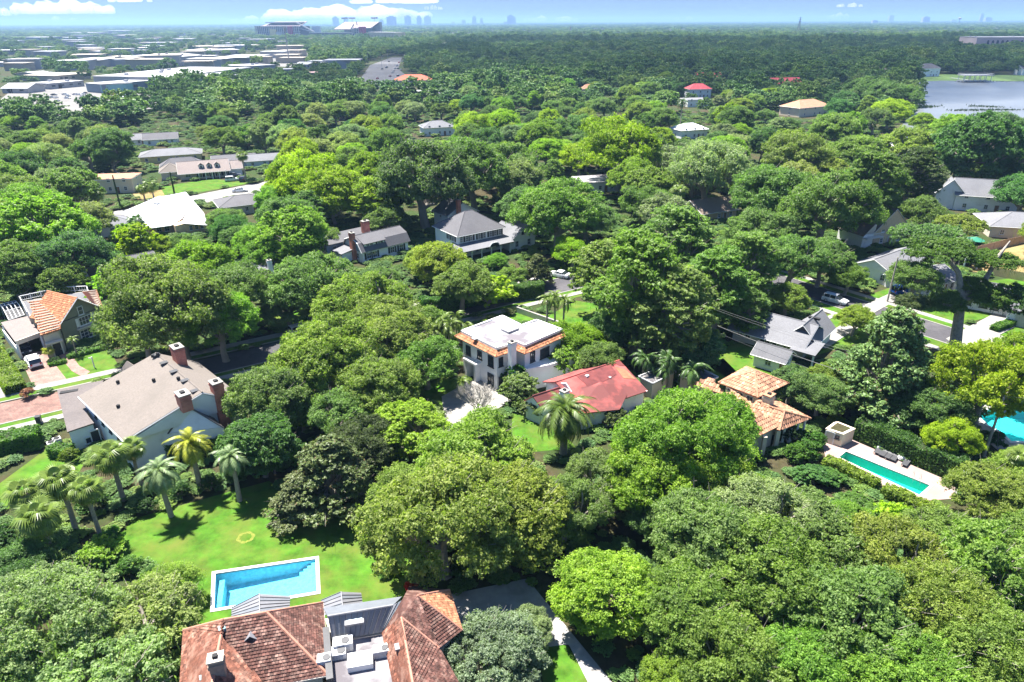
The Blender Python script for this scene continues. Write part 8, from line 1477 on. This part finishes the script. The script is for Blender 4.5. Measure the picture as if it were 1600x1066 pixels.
for a_ in [('date_palm', 'large feathery date palm in front of the red roofed house', 6.47, 72.9, 6.0, 3.81, 'feather', 64, 'o', -62, 1, 0.42), ('date_palm', 'yellowing feathery palm at the foot of the white gable', -36.75, 65.58, 6.5, 2.52, 'feather', 36, 'y', -50, 1, 0.3), ('pindo_palm', 'silvery drooping palm at the back of the lawn', -38.19, 60.92, 6.0, 2.46, 'feather', 38, 's', -55, 1, 0.26), ('pindo_palm', 'silvery palm right of the yellowing palm', -31.51, 63.61, 6.0, 2.06, 'feather', 34, 's', -55, 1, 0.26), ('cabbage_palm', 'shaggy fan palm before the low wing', -45.0, 63.8, 6.2, 2.47, 'fan', 34, 'g', -50, 1, 0.25), ('cabbage_palm', 'shaggy fan palm above the lawn corner', -47.27, 58.32, 6.8, 2.56, 'fan', 36, 'g', -50, 1, 0.25), ('cabbage_palm', 'fan palm with slim trunk at the lawn edge', -43.74, 56.9, 6.8, 2.01, 'fan', 32, 'g', -55, 1, 0.2), ('cabbage_palm', 'lowest shaggy fan palm at the left edge', -45.63, 52.39, 7.0, 2.48, 'fan', 36, 'g', -55, 1, 0.25), ('cabbage_palm', 'fan palm behind the lowest one at the left', -50.44, 57.47, 6.0, 2.29, 'fan', 30, 'g', -45, 1, 0.25), ('cabbage_palm', 'small fan palm between two shaggy ones', -44.09, 66.35, 5.5, 1.78, 'fan', 26, 'g', -45, 1, 0.2), ('queen_palm', 'left palm of the trio behind the villa', 6.0, 105.93, 8, 1.84, 'feather', 20, 'g', -50, 1, 0.16), ('queen_palm', 'middle palm of the trio behind the villa', 7.17, 106.09, 8.5, 1.84, 'feather', 20, 'g', -50, 1, 0.16), ('queen_palm', 'right palm of the trio behind the villa', 8.73, 105.32, 8, 1.93, 'feather', 20, 'g', -50, 1, 0.16), ('small_palm', 'slender young palm against the olive house', -72.09, 101.63, 3.0, 1.11, 'feather', 14, 'g', -20, 1, 0.1), ('small_palm', 'lime coloured tuft palm beside the carport', -75.63, 100.23, 1.6, 1.1, 'fan', 18, 'y', -10, 1, 0.12), ('small_palm', 'small palm left of the bare tree', -7.46, 87.26, 2.6, 1.52, 'feather', 20, 'g', -25, 1, 0.14), ('areca_palm', 'leafy clump of areca palms left of the villa', -10.65, 104.29, 4.5, 2.25, 'feather', 40, 'g', -30, 4, 0.08), ('areca_palm', 'dark areca clump against the villa corner', -9.63, 96.65, 4.0, 1.73, 'feather', 36, 'd', -30, 4, 0.08), ('areca_palm', 'areca clump farther left of the villa', -13.19, 102.83, 4.0, 2.43, 'feather', 40, 'g', -30, 4, 0.08), ('areca_palm', 'tall areca clump above the villa corner', -8.81, 105.81, 5.0, 2.07, 'feather', 36, 'g', -30, 4, 0.08), ('areca_palm', 'dark areca clump behind the flat felt roof', 26.11, 87.15, 5.5, 2.29, 'feather', 40, 'd', -30, 4, 0.09), ('areca_palm', 'dark areca clump left of the felt roof', 23.17, 88.64, 6.0, 2.14, 'feather', 36, 'd', -30, 4, 0.09), ('areca_palm', 'dark areca clump under the tall tree', 19.76, 89.85, 5.0, 1.99, 'feather', 34, 'd', -30, 4, 0.09), ('cabbage_palm', 'round headed fan palm before the brown gabled roof', 43.89, 179.1, 9.5, 2.74, 'fan', 30, 'g', -50, 1, 0.25), ('cabbage_palm', 'fan palm left of the white metal roof', -112.82, 185.18, 8, 2.5, 'fan', 28, 'g', -50, 1, 0.25), ('cabbage_palm', 'fan palm behind the white metal roof', -103.93, 197.66, 7.5, 2.48, 'fan', 26, 'g', -50, 1, 0.25), ('cabbage_palm', 'fan palm just left of that behind the white roof', -106.13, 196.63, 7, 2.12, 'fan', 24, 'g', -50, 1, 0.25), ('cabbage_palm', 'tall fan palm beside the pale blue cottage', -91.63, 237.47, 9, 2.51, 'fan', 26, 'g', -50, 1, 0.25), ('cabbage_palm', 'dark fan palm in front of the white metal roof', -93.35, 166.5, 5.5, 2.44, 'fan', 28, 'd', -45, 1, 0.22), ('queen_palm', 'tall dark palm silhouetted below the crimson villa', 80.8, 339.17, 15, 3.19, 'feather', 24, 'd', -45, 1, 0.25), ('cabbage_palm', 'pale fan palm at the right edge below the pole', 56.32, 63.27, 6, 1.64, 'fan', 28, 'g', -45, 1, 0.22)]:
    nm, lb, bx, by, hg, ln, kd, n_, tn, lo, cl, r_ = a_; palm(nm, lb, (bx, by), hg, ln, kd, n_, dict(o=(.085, .125, .022), g=PG, s=PSIL, y=PYEL, d=PDK)[tn], int(bx*7+by*3) % 997, r_, None, lo, tn == 'y', cl)
# thin cypresses
for lb, p, hg in (('needle thin dark cypress in front of the terracotta roof', (-115.77, 200.18), 9.5), ('needle thin dark cypress at the corner of the white metal roof', (-106.03, 214.58), 7.5)):
    t = thing('cypress_tree', lb, 'tree', p); rng_ = np.random.default_rng(3); n_ = 1500; f = rng_.random(n_); a_ = rng_.random(n_)*6.28; rr = .18*np.sqrt(1-f)*(.5+.5*rng_.random(n_))+.1
    P_ = np.stack([np.cos(a_)*rr, np.sin(a_)*rr, .5+f*hg], 1); N_ = np.stack([np.cos(a_), np.sin(a_), .8+0*a_], 1); o = bpy.data.objects.new('crown', cards_mesh('cypress_leaf', leaf_cards(rng_, P_, N_, .13), rng_.random(n_), LEAF)); o.color = (.07, .11, .035, 1); put(o, t)
    mb = MB(); mb.tube([(p[0], p[1], 0), (p[0], p[1], hg*.8)], [.09, .03], 6); mb.obj('trunk', BARK, t)
# ================================================================ clipped hedges
def hedge(label, a, b, thick, hgt, tint, seed, side=1, z=0, name='hedge', wav=.12):
    a, b = Vector(a), Vector(b); L = (b-a).length; d = (b-a)/L; n = Vector((-d.y, d.x))*side; rng_ = np.random.default_rng(seed)
    area = 2*L*hgt+L*thick+2*thick*hgt; N_ = int(area*95); u = rng_.random(N_)*L; f = rng_.random(N_)*(2*hgt+thick); jit = rng_.normal(size=(N_, 3))*.07
    wv = 1+wav*np.sin(u*1.3+seed)*np.sin(u*.47+1); Hh = hgt*wv
    lat = np.where(f < hgt, 0, np.where(f < 2*hgt, thick, f-2*hgt)); zz = np.where(f < 2*hgt, (f % hgt)*wv, Hh); nl = np.where(f < hgt, -1, np.where(f < 2*hgt, 1, 0)); nz_ = np.where(f < 2*hgt, .35, 1.0)
    ends = rng_.random(N_) < thick/(L+thick)*.6; u = np.where(ends, np.where(rng_.random(N_) < .5, 0, L), u); lat = np.where(ends, rng_.random(N_)*thick, lat); zz = np.where(ends, rng_.random(N_)*Hh, zz)
    P_ = np.stack([a.x+d.x*u+n.x*lat, a.y+d.y*u+n.y*lat, zz+z], 1)+jit; Nn = np.stack([n.x*nl, n.y*nl, nz_], 1)+rng_.normal(size=(N_, 3))*.45
    var = np.clip(.5+.25*np.sin(u*.9)*np.sin(lat*2+u)+rng_.normal(size=N_)*.2, 0, 1)
    t = thing(name, label, 'hedge', tuple(a)); P_ -= np.array([a.x, a.y, 0]); o = bpy.data.objects.new('foliage', cards_mesh('hedge_leaf', leaf_cards(rng_, P_, Nn, .13, .6), var, LEAF)); o.color = (*tint, 1); put(o, t)
    mb = MB(); q = [a+d*.15+n*.15, b-d*.15+n*.15, b-d*.15+n*(thick-.15), a+d*.15+n*(thick-.15)]; mb.prism([tuple(k) for k in q], z, z+hgt*.9); mb.obj('dark_core', mat('hedge_inside', (.02, .03, .01), .3, 3, .95), t)  # added core box against see-through, the hedge's inner shade put into its colour
HG, HY = (.08, .165, .022), (.15, .21, .018)
hedge('wide loose hedge between the brick driveway and the pale side driveway', (-84.74, 102.64), (-73.04, 90.07), 2.6, 1.5, HY, 1, -1)
hedge('tall square clipped hedge left of the white house', (-65.94, 72.39), (-61.22, 74.21), 2.6, 2.4, HG, 2)
hedge('small clipped hedge block at the corner of the low wing', (-58.91, 72.33), (-56.21, 71.75), 1.6, 1.5, HG, 3)
hedge('tall leafy hedge along the back of the pink pool deck', (44.68, 75.85), (52.84, 66.18), 2.2, 2.8, (.06, .12, .022), 4)
hedge('low hedge before the left half of the lap pool', (39.28, 70.44), (43.09, 65.51), 1.5, 1.3, HY, 5, -1)
hedge('low hedge before the right half of the lap pool', (43.63, 64.78), (46.95, 61.08), 1.6, 1.2, HY, 6, -1)
hedge('long dark hedge behind the villa garden', (-16.19, 117.04), (-6.8, 122.92), 2.2, 3.2, (.06, .14, .02), 7)
hedge('second stretch of tall hedge behind the villa lawn', (-6.43, 122.91), (6.42, 126.81), 2.4, 3.0, (.07, .13, .02), 8)
hedge('low curved edging hedge in the olive house garden', (-72.71, 100.36), (-68.45, 104.18), .9, .6, HG, 9)
hedge('short edging hedge beside the brick driveway', (-74.2, 97.63), (-72.31, 98.97), .7, .6, HG, 10)
hedge('green hedge along the garage driveway at the right edge', (85.35, 109.24), (97.41, 115.68), 1.4, 1.0, (.08, .16, .02), 11)
hedge('leafy screen along the fence below the white house gable', (-48.89, 70.87), (-34.64, 73.56), 2.4, 2.2, (.07, .13, .02), 12, 1, 0, 'hedge', .3)
# shrubs placed by hand
for i, (x, y, r, kx, tn, lb) in enumerate([(-71.17, 87.74, 1.04, 0.8, (0.28, 0.13, 0.09), 'pinkish flowering shrub on the sidewalk edge'), (37.81, 75.31, 1.17, 0.9, (0.05, 0.13, 0.02), 'round clipped shrub in front of the loggia'), (39.31, 74.25, 1.16, 0.9, (0.07, 0.16, 0.02), 'brighter round shrub right of the clipped one'), (37.39, 72.11, 1.62, 0.9, (0.07, 0.15, 0.02), 'large round shrub before the low pool hedge'), (35.81, 75.32, 1.34, 1.2, (0.03, 0.06, 0.015), 'dark upright shrub at the loggia pier'), (35.19, 71.02, 1.44, 1, (0.08, 0.16, 0.02), 'leafy shrub at the left end of the pool terrace'), (0.44, 88.97, 2.1, 1.1, (0.05, 0.13, 0.02), 'dense green shrub at the villa corner'), (11.04, 81.1, 2.13, 0.9, (0.1, 0.11, 0.05), 'brownish shrub below the red roof wing'), (12.66, 79.92, 1.23, 0.7, (0.3, 0.05, 0.03), 'shrub with red flowers below the red roof wing'), (13.84, 78.94, 1.91, 0.9, (0.12, 0.15, 0.05), 'pale shrub right of the red flowers'), (3.06, 81.17, 1.95, 0.8, (0.12, 0.15, 0.06), 'pale shrub left of the date palm'), (1.77, 83.77, 1.64, 0.9, (0.11, 0.16, 0.04), 'olive shrub at the garage corner'), (-9.18, 74.22, 1.33, 0.9, (0.12, 0.15, 0.07), 'pale shrub at the end of the villa drive'), (-74.3, 98.99, 0.94, 0.7, (0.04, 0.08, 0.02), 'dark round shrub in the mulch bed'), (-76.14, 103.28, 0.75, 0.8, (0.04, 0.09, 0.02), 'dark shrub at the entrance step'), (-42.5, 56.51, 1.36, 0.9, (0.08, 0.19, 0.02), 'bright shrub at the lawn corner under palms'), (-41.28, 61.72, 1.16, 0.8, (0.04, 0.09, 0.02), 'dark shrub at the foot of the silvery palm'), (-35.65, 65.75, 1.36, 0.9, (0.05, 0.1, 0.02), 'dark shrub at the back of the lawn'), (-38.39, 64.21, 1.19, 0.8, (0.045, 0.1, 0.02), 'dark shrub left of it at the back of the lawn'), (-32.91, 67.59, 1.7, 0.9, (0.05, 0.1, 0.02), 'dark shrub at the right end of the back border'), (-55.64, 71.47, 1.13, 0.9, (0.13, 0.18, 0.02), 'lime shrub beside the clipped block'), (-12.04, 52.58, 1.16, 0.8, (0.07, 0.17, 0.02), 'bright shrub at the right edge of the lawn'), (-8.12, 52.12, 1.41, 0.8, (0.04, 0.1, 0.02), 'deep green shrub at the foot of the olive oak'), (-4.89, 51.66, 1.4, 0.8, (0.05, 0.12, 0.02), 'green shrub before the forecourt'), (-12.86, 51.71, 0.77, 0.7, (0.08, 0.18, 0.03), 'small bright shrub on the lawn edge'), (43.7, 78.68, 1.21, 1.0, (0.15, 0.18, 0.02), 'yellowish shrub in the cube shed planter'), (55.0, 77.94, 1.72, 1, (0.11, 0.17, 0.03), 'leafy shrub behind the pool hedge'), (55.97, 73.67, 2.14, 1, (0.13, 0.18, 0.02), 'yellow green shrub at the right end of the pool hedge'), (53.86, 80.72, 1.94, 0.9, (0.05, 0.12, 0.025), 'green shrub under the wires'), (61.3, 73.63, 1.65, 1, (0.04, 0.1, 0.03), 'dark shrub at the foot of the utility pole'), (62.16, 79.82, 1.93, 1.1, (0.12, 0.17, 0.02), 'olive shrub left of the turquoise pool'), (-3.53, 115.98, 1.42, 0.5, (0.1, 0.13, 0.04), 'low shrub in the sandy villa bed'), (-0.58, 118.38, 1.2, 0.6, (0.12, 0.14, 0.05), 'pale low shrub in the sandy villa bed'), (-6.53, 116.92, 1.19, 0.7, (0.06, 0.1, 0.03), 'dark low shrub at the villa patio'), (37.44, 66.79, 1.99, 0.42, (0.07, 0.15, 0.025), 'leafy shrub mass below the left pool hedge'), (38.71, 62.03, 1.89, 0.42, (0.09, 0.17, 0.025), 'bright shrub mass below the middle of the pool hedge'), (35.76, 66.43, 2.29, 0.42, (0.06, 0.14, 0.03), 'deep shrub mass at the left of the pool garden'), (42.01, 59.81, 1.98, 0.42, (0.1, 0.18, 0.025), 'yellowish shrub mass below the right pool hedge'), (36.37, 60.5, 1.99, 0.42, (0.06, 0.14, 0.025), 'deep shrub before the bright shrub mass'), (46.29, 59.14, 1.82, 0.42, (0.09, 0.16, 0.03), 'leafy shrub at the right end of the pool garden'), (-29.05, 68.85, 2.19, 1, (0.05, 0.11, 0.02), 'dark shrub between lawn and blue green tree'), (-41.41, 53.22, 1.3, 0.8, (0.06, 0.14, 0.025), 'green shrub at the left end of the lawn'), (-38.44, 52.49, 1.16, 0.8, (0.09, 0.18, 0.03), 'bright shrub between oak and lawn'), (-35.68, 51.43, 1.02, 0.8, (0.06, 0.13, 0.025), 'small deep shrub between oak and lawn'), (-47.08, 61.76, 1.59, 0.8, (0.05, 0.11, 0.02), 'deep green shrub below the slim fan palm'), (-53.08, 56.1, 1.75, 0.9, (0.045, 0.1, 0.02), 'dark shrub below the lowest fan palm')]): tree('bush%d' % (i % 2), 'shrub', lb, 'bush', (x, y), r, tn, i*1.7, kx)
# ================================================================ bare tree
t = thing('bare_tree', 'leafless grey crape myrtle beside the villa drive', 'tree', (-4.67, 81.24)); bp = Vector((-4.67, 81.24)); rng = random.Random(6)
mb, tw = MB(), MB()
def grow(p, d, l, r, k):
    e = p+d*l; (mb if k > 2 else tw).tube([p, p.lerp(e, .5)+Vector((rng.uniform(-1, 1), rng.uniform(-1, 1), 0))*l*.07, e], [r, r*.8, r*.6], 5 if k > 2 else 3, cap=False)
    if k == 0: return
    for _ in range(3 if k > 1 else 4): grow(e if rng.random() < .7 else p.lerp(e, .7), (d+Vector((rng.uniform(-.75, .75), rng.uniform(-.75, .75), rng.uniform(-.15, .45)))).normalized(), l*rng.uniform(.66, .86), r*.62, k-1)
for i in range(4): a_ = i*1.6; grow(Vector((bp.x, bp.y, 0)), Vector((math.cos(a_)*.35, math.sin(a_)*.35, 1)).normalized(), 1.75, .13, 5)
mb.obj('trunk', TWIG, t); tw.obj('twigs', TWIG, t, kind='stuff')
# ================================================================ thick leaning street tree with mossy crowns
bs = Vector((73.88, 102.39)); t = thing('street_tree', 'thick leaning street tree with ragged mossy crown by the side street', 'tree', tuple(bs)); mb = MB()
B3 = Vector((bs.x, bs.y, 0)); f1 = B3+Vector((-1.2, .5, 9.5)); fl_, fr_ = B3+Vector((-5, 1.5, 16)), B3+Vector((3.4, 1.5, 15.5))
mb.tube([B3-Vector((0, 0, .1)), B3+Vector((-.2, 0, 1)), B3+Vector((-.7, .2, 5)), f1], [1.35, .95, .8, .68], 10); mb.tube([f1, f1.lerp(fl_, .5)+Vector((.6, 0, .6)), fl_, fl_+Vector((-3, .5, 2))], [.55, .42, .3, .12], 7); mb.tube([f1, f1.lerp(fr_, .45)+Vector((1.2, 0, -.7)), fr_, fr_+Vector((2, 1, 2.5))], [.55, .42, .3, .12], 7)
mb.tube([f1-Vector((0, 0, 2)), f1+Vector((-6, 1, -1.5)), f1+Vector((-9, 1, .5))], [.4, .25, .1], 6); mb.tube([f1-Vector((0, 0, 1)), f1+Vector((3.5, -.5, .5)), f1+Vector((7, -.5, 1))], [.4, .28, .1], 6); mb.obj('trunk', BARK, t)
for (dx, dy, dz, s_, sz_, key, tn) in ((-5.5, 1.5, 9.5, 6.2, .9, 'flat0', (.09, .15, .03)), (4, 2, 9.5, 4.6, .9, 'flat0', (.1, .16, .03)), (6, -.5, 5.2, 4.8, .95, 'moss1', (.06, .12, .025)), (-8.5, .8, 6, 3.0, .9, 'moss1', (.1, .13, .05)), (.5, .6, 9, 2.6, 1, 'moss0', (.12, .18, .045)), (-3.4, .6, 5.2, 3.4, 1.15, 'moss0', (.11, .17, .05)), (2.6, -.6, 6.2, 3.6, 1.1, 'moss1', (.12, .19, .04))):
    c = bpy.data.objects.new('crown', KIND[key][0]); c.location = (dx, dy, dz); c.scale = (s_, s_, s_*sz_); c.color = (*tn, 1); c.rotation_euler = (0, 0, dx); put(c, t)
# ================================================================ poles and wires
def upole(label, xy, hgt, lean=(0, 0), arm=True, rz=.6):
    t = thing('utility_pole', label, 'utility pole', xy); x, y = xy; tp = Vector((x+lean[0], y+lean[1], hgt)); mb = MB(); mb.tube([(x, y, -.3), tp], [.19, .13], 8); mb.obj('pole', mat('weathered_pole', (.3, .27, .23), .2, 3, .9), t)
    if arm:
        mb = MB(); mb.box((tp.x, tp.y, hgt-.7), (2.2, .12, .14), rz); mb.obj('crossarm', WOOD, t)
        for s_ in (-1, 0, 1): mb = MB(); q = tp+Vector((math.cos(rz)*s_, math.sin(rz)*s_, -.55 if s_ else .05)); mb.tube([q, q+Vector((0, 0, .22))], .06, 6); mb.obj('insulator', PALECONC, t)
        mb = MB(); mb.tube([(tp.x+.35, tp.y-.2, hgt-2.6), (tp.x+.35, tp.y-.2, hgt-1.6)], .26, 8); mb.obj('transformer', GREYWALL, t)
    return tp
p1 = upole('grey wooden utility pole with guy wire beside the turquoise pool', (59.48, 71.79), 8.55)
p2 = upole('utility pole behind the ranch house where the wires end', (29.58, 100.23), 9.5); p3 = upole('utility pole beyond the right picture edge', (68.55, 67.44), 11.5)
p4 = upole('thin dark utility pole beside the blue car', (73.31, 123.9), 9.15, arm=False)
def wire(label, a, b, sag, r=.015):
    a, b = Vector(a), Vector(b); mb = MB(); mb.tube([a.lerp(b, i/14)-Vector((0, 0, sag*4*(i/14)*(1-i/14))) for i in range(15)], r, 4); mb.obj('power_line', mat('cable', (.13, .13, .135), .05, 3, .6), label=label, cat='power line')
wire('top power line from the turquoise pool pole to the ranch house pole', p1+Vector((0, 0, .2)), p2+Vector((0, 0, .2)), .5)
wire('second power line just below the top one', p1+Vector((.7, .5, -.5)), p2+Vector((.7, .5, -.5)), .6); wire('low slack cable under the two power lines', p1-Vector((0, 0, 2.6)), p2-Vector((0, 0, 2.4)), 1.0, .035); wire('lowest cable crossing above the pool hedge', p1-Vector((0, 0, 3.3)), p2-Vector((0, 0, 3.4)), 1.3, .03)
wire('power line leaving the pole toward the right edge', p1+Vector((0, 0, .2)), p3, .6); wire('lower cable leaving the pole toward the right edge', p1-Vector((0, 0, 2.6)), p3-Vector((0, 0, 2.4)), .8)
g_ = (60.47, 70.81); wire('straight guy wire holding the wooden pole', p1-Vector((0, 0, 1.5)), (g_[0], g_[1], 0), 0, .03)
# ================================================================ garden things
def lounger(label, xy, rz):
    t = thing('sun_lounger', label, 'sun lounger', (xy[0], xy[1], .05), 'loungers beside the lap pool'); c, s_ = math.cos(rz), math.sin(rz)
    def T(u, v, z): return (xy[0]+u*c-v*s_, xy[1]+u*s_+v*c, z)
    mb = MB(); mb.slab([T(-.9, -.33, .4), T(.35, -.33, .4), T(.35, .33, .4), T(-.9, .33, .4)], .06); mb.obj('seat', DARKMETAL, t); mb = MB(); mb.slab([T(.36, -.33, .4), T(.95, -.33, .8), T(.95, .33, .8), T(.36, .33, .4)], .06); mb.obj('backrest', DARKMETAL, t)
    for u, v in ((-.8, -.28), (-.8, .28), (.4, -.28), (.4, .28)): mb = MB(); mb.tube([T(u, v, .05), T(u, v, .36)], .03, 4); mb.obj('leg', DARKMETAL, t)
for i, p in enumerate([(46.62, 72.74), (46.99, 72.17), (47.43, 71.61), (47.87, 71.19), (48.74, 70.09)]): lounger(('dark sun lounger, %s in the row beside the lap pool' % ('first', 'second', 'third', 'fourth', 'last')[i]), p, R(45))
for i, p in enumerate([(47.06, 73.31), (48.59, 71.04)]):
    t = thing('planter', 'round white planter ball at the %s end of the lounger row' % ('left', 'right')[i], 'planter', p); mb = MB(); mb.tube([(p[0], p[1], .05), (p[0], p[1], .25), (p[0], p[1], .55), (p[0], p[1], .72)], [.2, .42, .4, .2], 12); mb.obj('pot', WHITE, t); o = bpy.data.objects.new('plant', KIND['bush0'][0]); o.scale = (.3,)*3; o.location = (0, 0, .5); o.color = (.07, .14, .03, 1); put(o, t)
t = thing('pool_ladder', 'bent steel ladder rails on the far edge of the lap pool', 'ladder', (48.23, 67.21)); p = Vector((48.23, 67.21))
for k_ in (0, .55): mb = MB(); mb.tube([(p.x+k_, p.y+.4-k_, .05), (p.x+k_, p.y+.4-k_, .85), (p.x+k_-.2, p.y-.1-k_, .95), (p.x+k_-.3, p.y-.4-k_, -.3)], .03, 5); mb.obj('rail', SILVER, t)
# green umbrella, pergola, fences
p = Vector((111.08, 158.19)); t = thing('patio_umbrella', 'green patio umbrella on the terrace behind the plank fence', 'umbrella', tuple(p)); mb = MB(); mb.tube([(p.x, p.y, 0), (p.x, p.y, 2.7)], .04, 6); mb.obj('pole', WOOD, t); mb = MB(); ring_ = [(p.x+2.1*math.cos(i*math.pi/4), p.y+2.1*math.sin(i*math.pi/4), 2.1) for i in range(8)]
mb.faces(ring_+[(p.x, p.y, 2.9)], [(i, (i+1) % 8, 8) for i in range(8)]); mb.obj('canopy', mat('green_canvas', (.02, .16, .1), .08, 2, .8), t)
p = Vector((100.99, 142.88)); t = thing('pergola', 'white flat topped garden shelter at the edge of the dry lot', 'pergola', tuple(p)); mb = MB(); mb.box((p.x, p.y+1, 2.5), (3.6, 2.8, .22), R(-25)); mb.obj('roof', TRIM, t)
for u, v in ((-1.5, 0), (1.5, 0), (-1.2, 2.2), (1.6, 2.2)): mb = MB(); mb.box((p.x+u, p.y+v, 1.2), (.28, .28, 2.4), R(-25)); mb.obj('post', TRIM, t)
mb = MB(); mb.box((p.x, p.y+2.4, 1.2), (3.2, .15, 2.4), R(-25)); mb.obj('back_wall', DARK, t)
FENCE = mat('fence_plank', (.42, .27, .18), .15, 3, .9); FENCE2 = mat('pale_fence_plank', (.55, .4, .2), .12, 3, .9)
def fence(label, pts, hgt, m, step=2.4):
    t = thing('plank_fence', label, 'fence', pts[0])
    for a, b in zip(pts[:-1], pts[1:]):
        a, b = Vector(a), Vector(b); n_ = max(1, round((b-a).length/step)); rz = math.atan2(b.y-a.y, b.x-a.x); l = (b-a).length/n_
        for i in range(n_):
            q = a.lerp(b, (i+.5)/n_); mb = MB(); d = (b-a).normalized()
            for k_ in range(10): w = q+d*l*((k_+.5)/10-.5); mb.box((w.x, w.y, hgt/2), (l/10-.015, .03, hgt+random.Random(i*10+k_).uniform(-.04, .03)), rz)
            mb.obj('fence_panel', m, t)
            q = a.lerp(b, i/n_); mb = MB(); mb.box((q.x, q.y, hgt/2), (.12, .12, hgt+.1), rz); mb.obj('post', m, t)
fence('brown plank fence between the dry lot and the terrace with the umbrella', [(101.58, 148.64), (110.14, 154.2), (119.69, 159.09), (135.82, 166.93)], 2.0, FENCE)
fence('pale yellowish plank fence at the near edge of the dry lot', [(103.47, 144.14), (103.23, 139.08), (107.64, 135.02), (113.96, 132.64)], 1.9, FENCE2)
fence('short timber fence under the dark trees above the pool hedge', [(53.62, 78.59), (55.16, 76.68), (57.24, 78.56)], 1.7, FENCE)
# villa garden wall and sand bed, white garden post, roof machines
t = thing('garden_wall', 'low pale garden wall running behind the villa lawn', 'wall', (1.0, 119.92)); a, b = Vector((1.0, 119.6)), Vector((8.98, 112.06)); mb = MB(); mb.box(((a.x+b.x)/2, (a.y+b.y)/2, .5), ((b-a).length, .3, 1.0), math.atan2(b.y-a.y, b.x-a.x)); mb.obj('wall', CREAM, t); mb = MB(); mb.box(((a.x+b.x)/2, (a.y+b.y)/2, 1.05), ((b-a).length+.1, .42, .1), math.atan2(b.y-a.y, b.x-a.x)); mb.obj('wall_cap', PALECONC, t)
p = Vector((-66.84, 97.33)); t = thing('yard_sign', 'slim white sign post on the olive house lawn', 'sign', tuple(p)); mb = MB(); mb.box((p.x, p.y, 1.0), (.14, .14, 2.0)); mb.obj('post', TRIM, t); mb = MB(); mb.box((p.x-.25, p.y, 1.75), (.6, .07, .12)); mb.obj('sign_arm', TRIM, t)
mb_ = [(((-13.39, 38.56, 5.3)), 1.5, .9, .8, 'white air conditioner by the zinc roof edge'), (((-10.21, 37.94, 5.3)), 1.4, .75, .7, 'white air conditioner beside the tiled roof'), (((-13.58, 37.84, 5.3)), 1.1, .9, .55, 'flat white air conditioner beside the glazed roof curb'), (((-14.45, 36.91, 5.3)), 1.0, .8, .9, 'white air conditioner next to the brown hip')]
for p, sx_, sy_, sz_, lb in mb_:
    t = thing('air_conditioner', lb, 'air conditioner', p); mb = MB(); mb.box((p[0], p[1], p[2]+sz_/2), (sx_, sy_, sz_), R(12)); mb.obj('case', TRIM, t); mb = MB(); mb.tube([(p[0]+.2, p[1], p[2]+sz_), (p[0]+.2, p[1], p[2]+sz_+.06)], sy_*.36, 12); mb.obj('fan_grille', DARKMETAL, t)
    mb = MB(); [mb.box((p[0], p[1]-sy_/2, p[2]+sz_*(.2+.15*i)), (sx_*.8, .06, .04), R(12)) for i in range(5)]; mb.obj('louvre', GREYWALL, t)
for i, p in enumerate([(-59.56, 74.34), (-59.34, 75.23)]):
    t = thing('air_conditioner', ('grey air conditioner behind the clipped hedge block', 'grey air conditioner against the low wing wall')[i], 'air conditioner', p); mb = MB(); mb.box((p[0], p[1], .55), (.9, .9, 1.1), R(-47)); mb.obj('case', GREYWALL, t); mb = MB(); mb.tube([(p[0], p[1], 1.1), (p[0], p[1], 1.16)], .36, 12); mb.obj('fan_grille', DARK, t)
p = (-65.32, 80.78); t = thing('trash_bin', 'black wheeled bin standing on the brick street edge', 'bin', p); mb = MB(); mb.box((p[0], p[1], .55), (.6, .65, .95), R(20)); mb.obj('bin', DARKMETAL, t); mb = MB(); mb.box((p[0], p[1], 1.06), (.66, .72, .1), R(20)); mb.obj('lid', SHUTTER, t)
for i, p in enumerate([(-10.03, 49.59), (-9.48, 50.16), (-8.66, 49.5), (-9.0, 48.77)]):
    t = thing('flower_pot', ('red flower pot at the dark shrub bed', 'terracotta pot behind the red flower pot', 'white pot right of the red flower pot', 'grey pot nearest the brown roof')[i], 'pot', p); mb = MB(); mb.tube([(p[0], p[1], 0), (p[0], p[1], .6), (p[0], p[1], .75)], [.28, .42, .46], 12); mb.obj('pot', (mat('red_glaze', (.5, .02, .02)), TERRA, WHITE, GREYWALL)[i], t); o = bpy.data.objects.new('plant', KIND['bush1'][0]); o.scale = (.45,)*3; o.location = (0, 0, .6); o.color = ((.4, .03, .02, 1) if i == 0 else (.06, .12, .03, 1)); put(o, t)
# low white awning roof and white shed by the right hedge
h = House('white corrugated lean-to roof at the right end of the pool hedge', (54.89, 67.54), 30, 'shed', 'shed'); a_ = [(51.34, 64.94, 2.3), (55.17, 67.05, 2.3), (54.9, 65.65, 2.3), (51.13, 63.6, 2.3)]; h.roof([a_], ROOF_WHITE, .1); h.walls(offset([k_[:2] for k_ in a_], -.3), 0, 2.2, GREYWALL)
mb = MB(); A0, A1, A2, A3 = (Vector(k_) for k_ in a_)
for i in range(12): f = (i+.5)/12; mb.tube([A0.lerp(A1, f)+Vector((0, 0, .04)), A3.lerp(A2, f)+Vector((0, 0, .04))], .06, 4)
mb.obj('corrugation', ROOF_WHITE, h.root, kind='stuff')
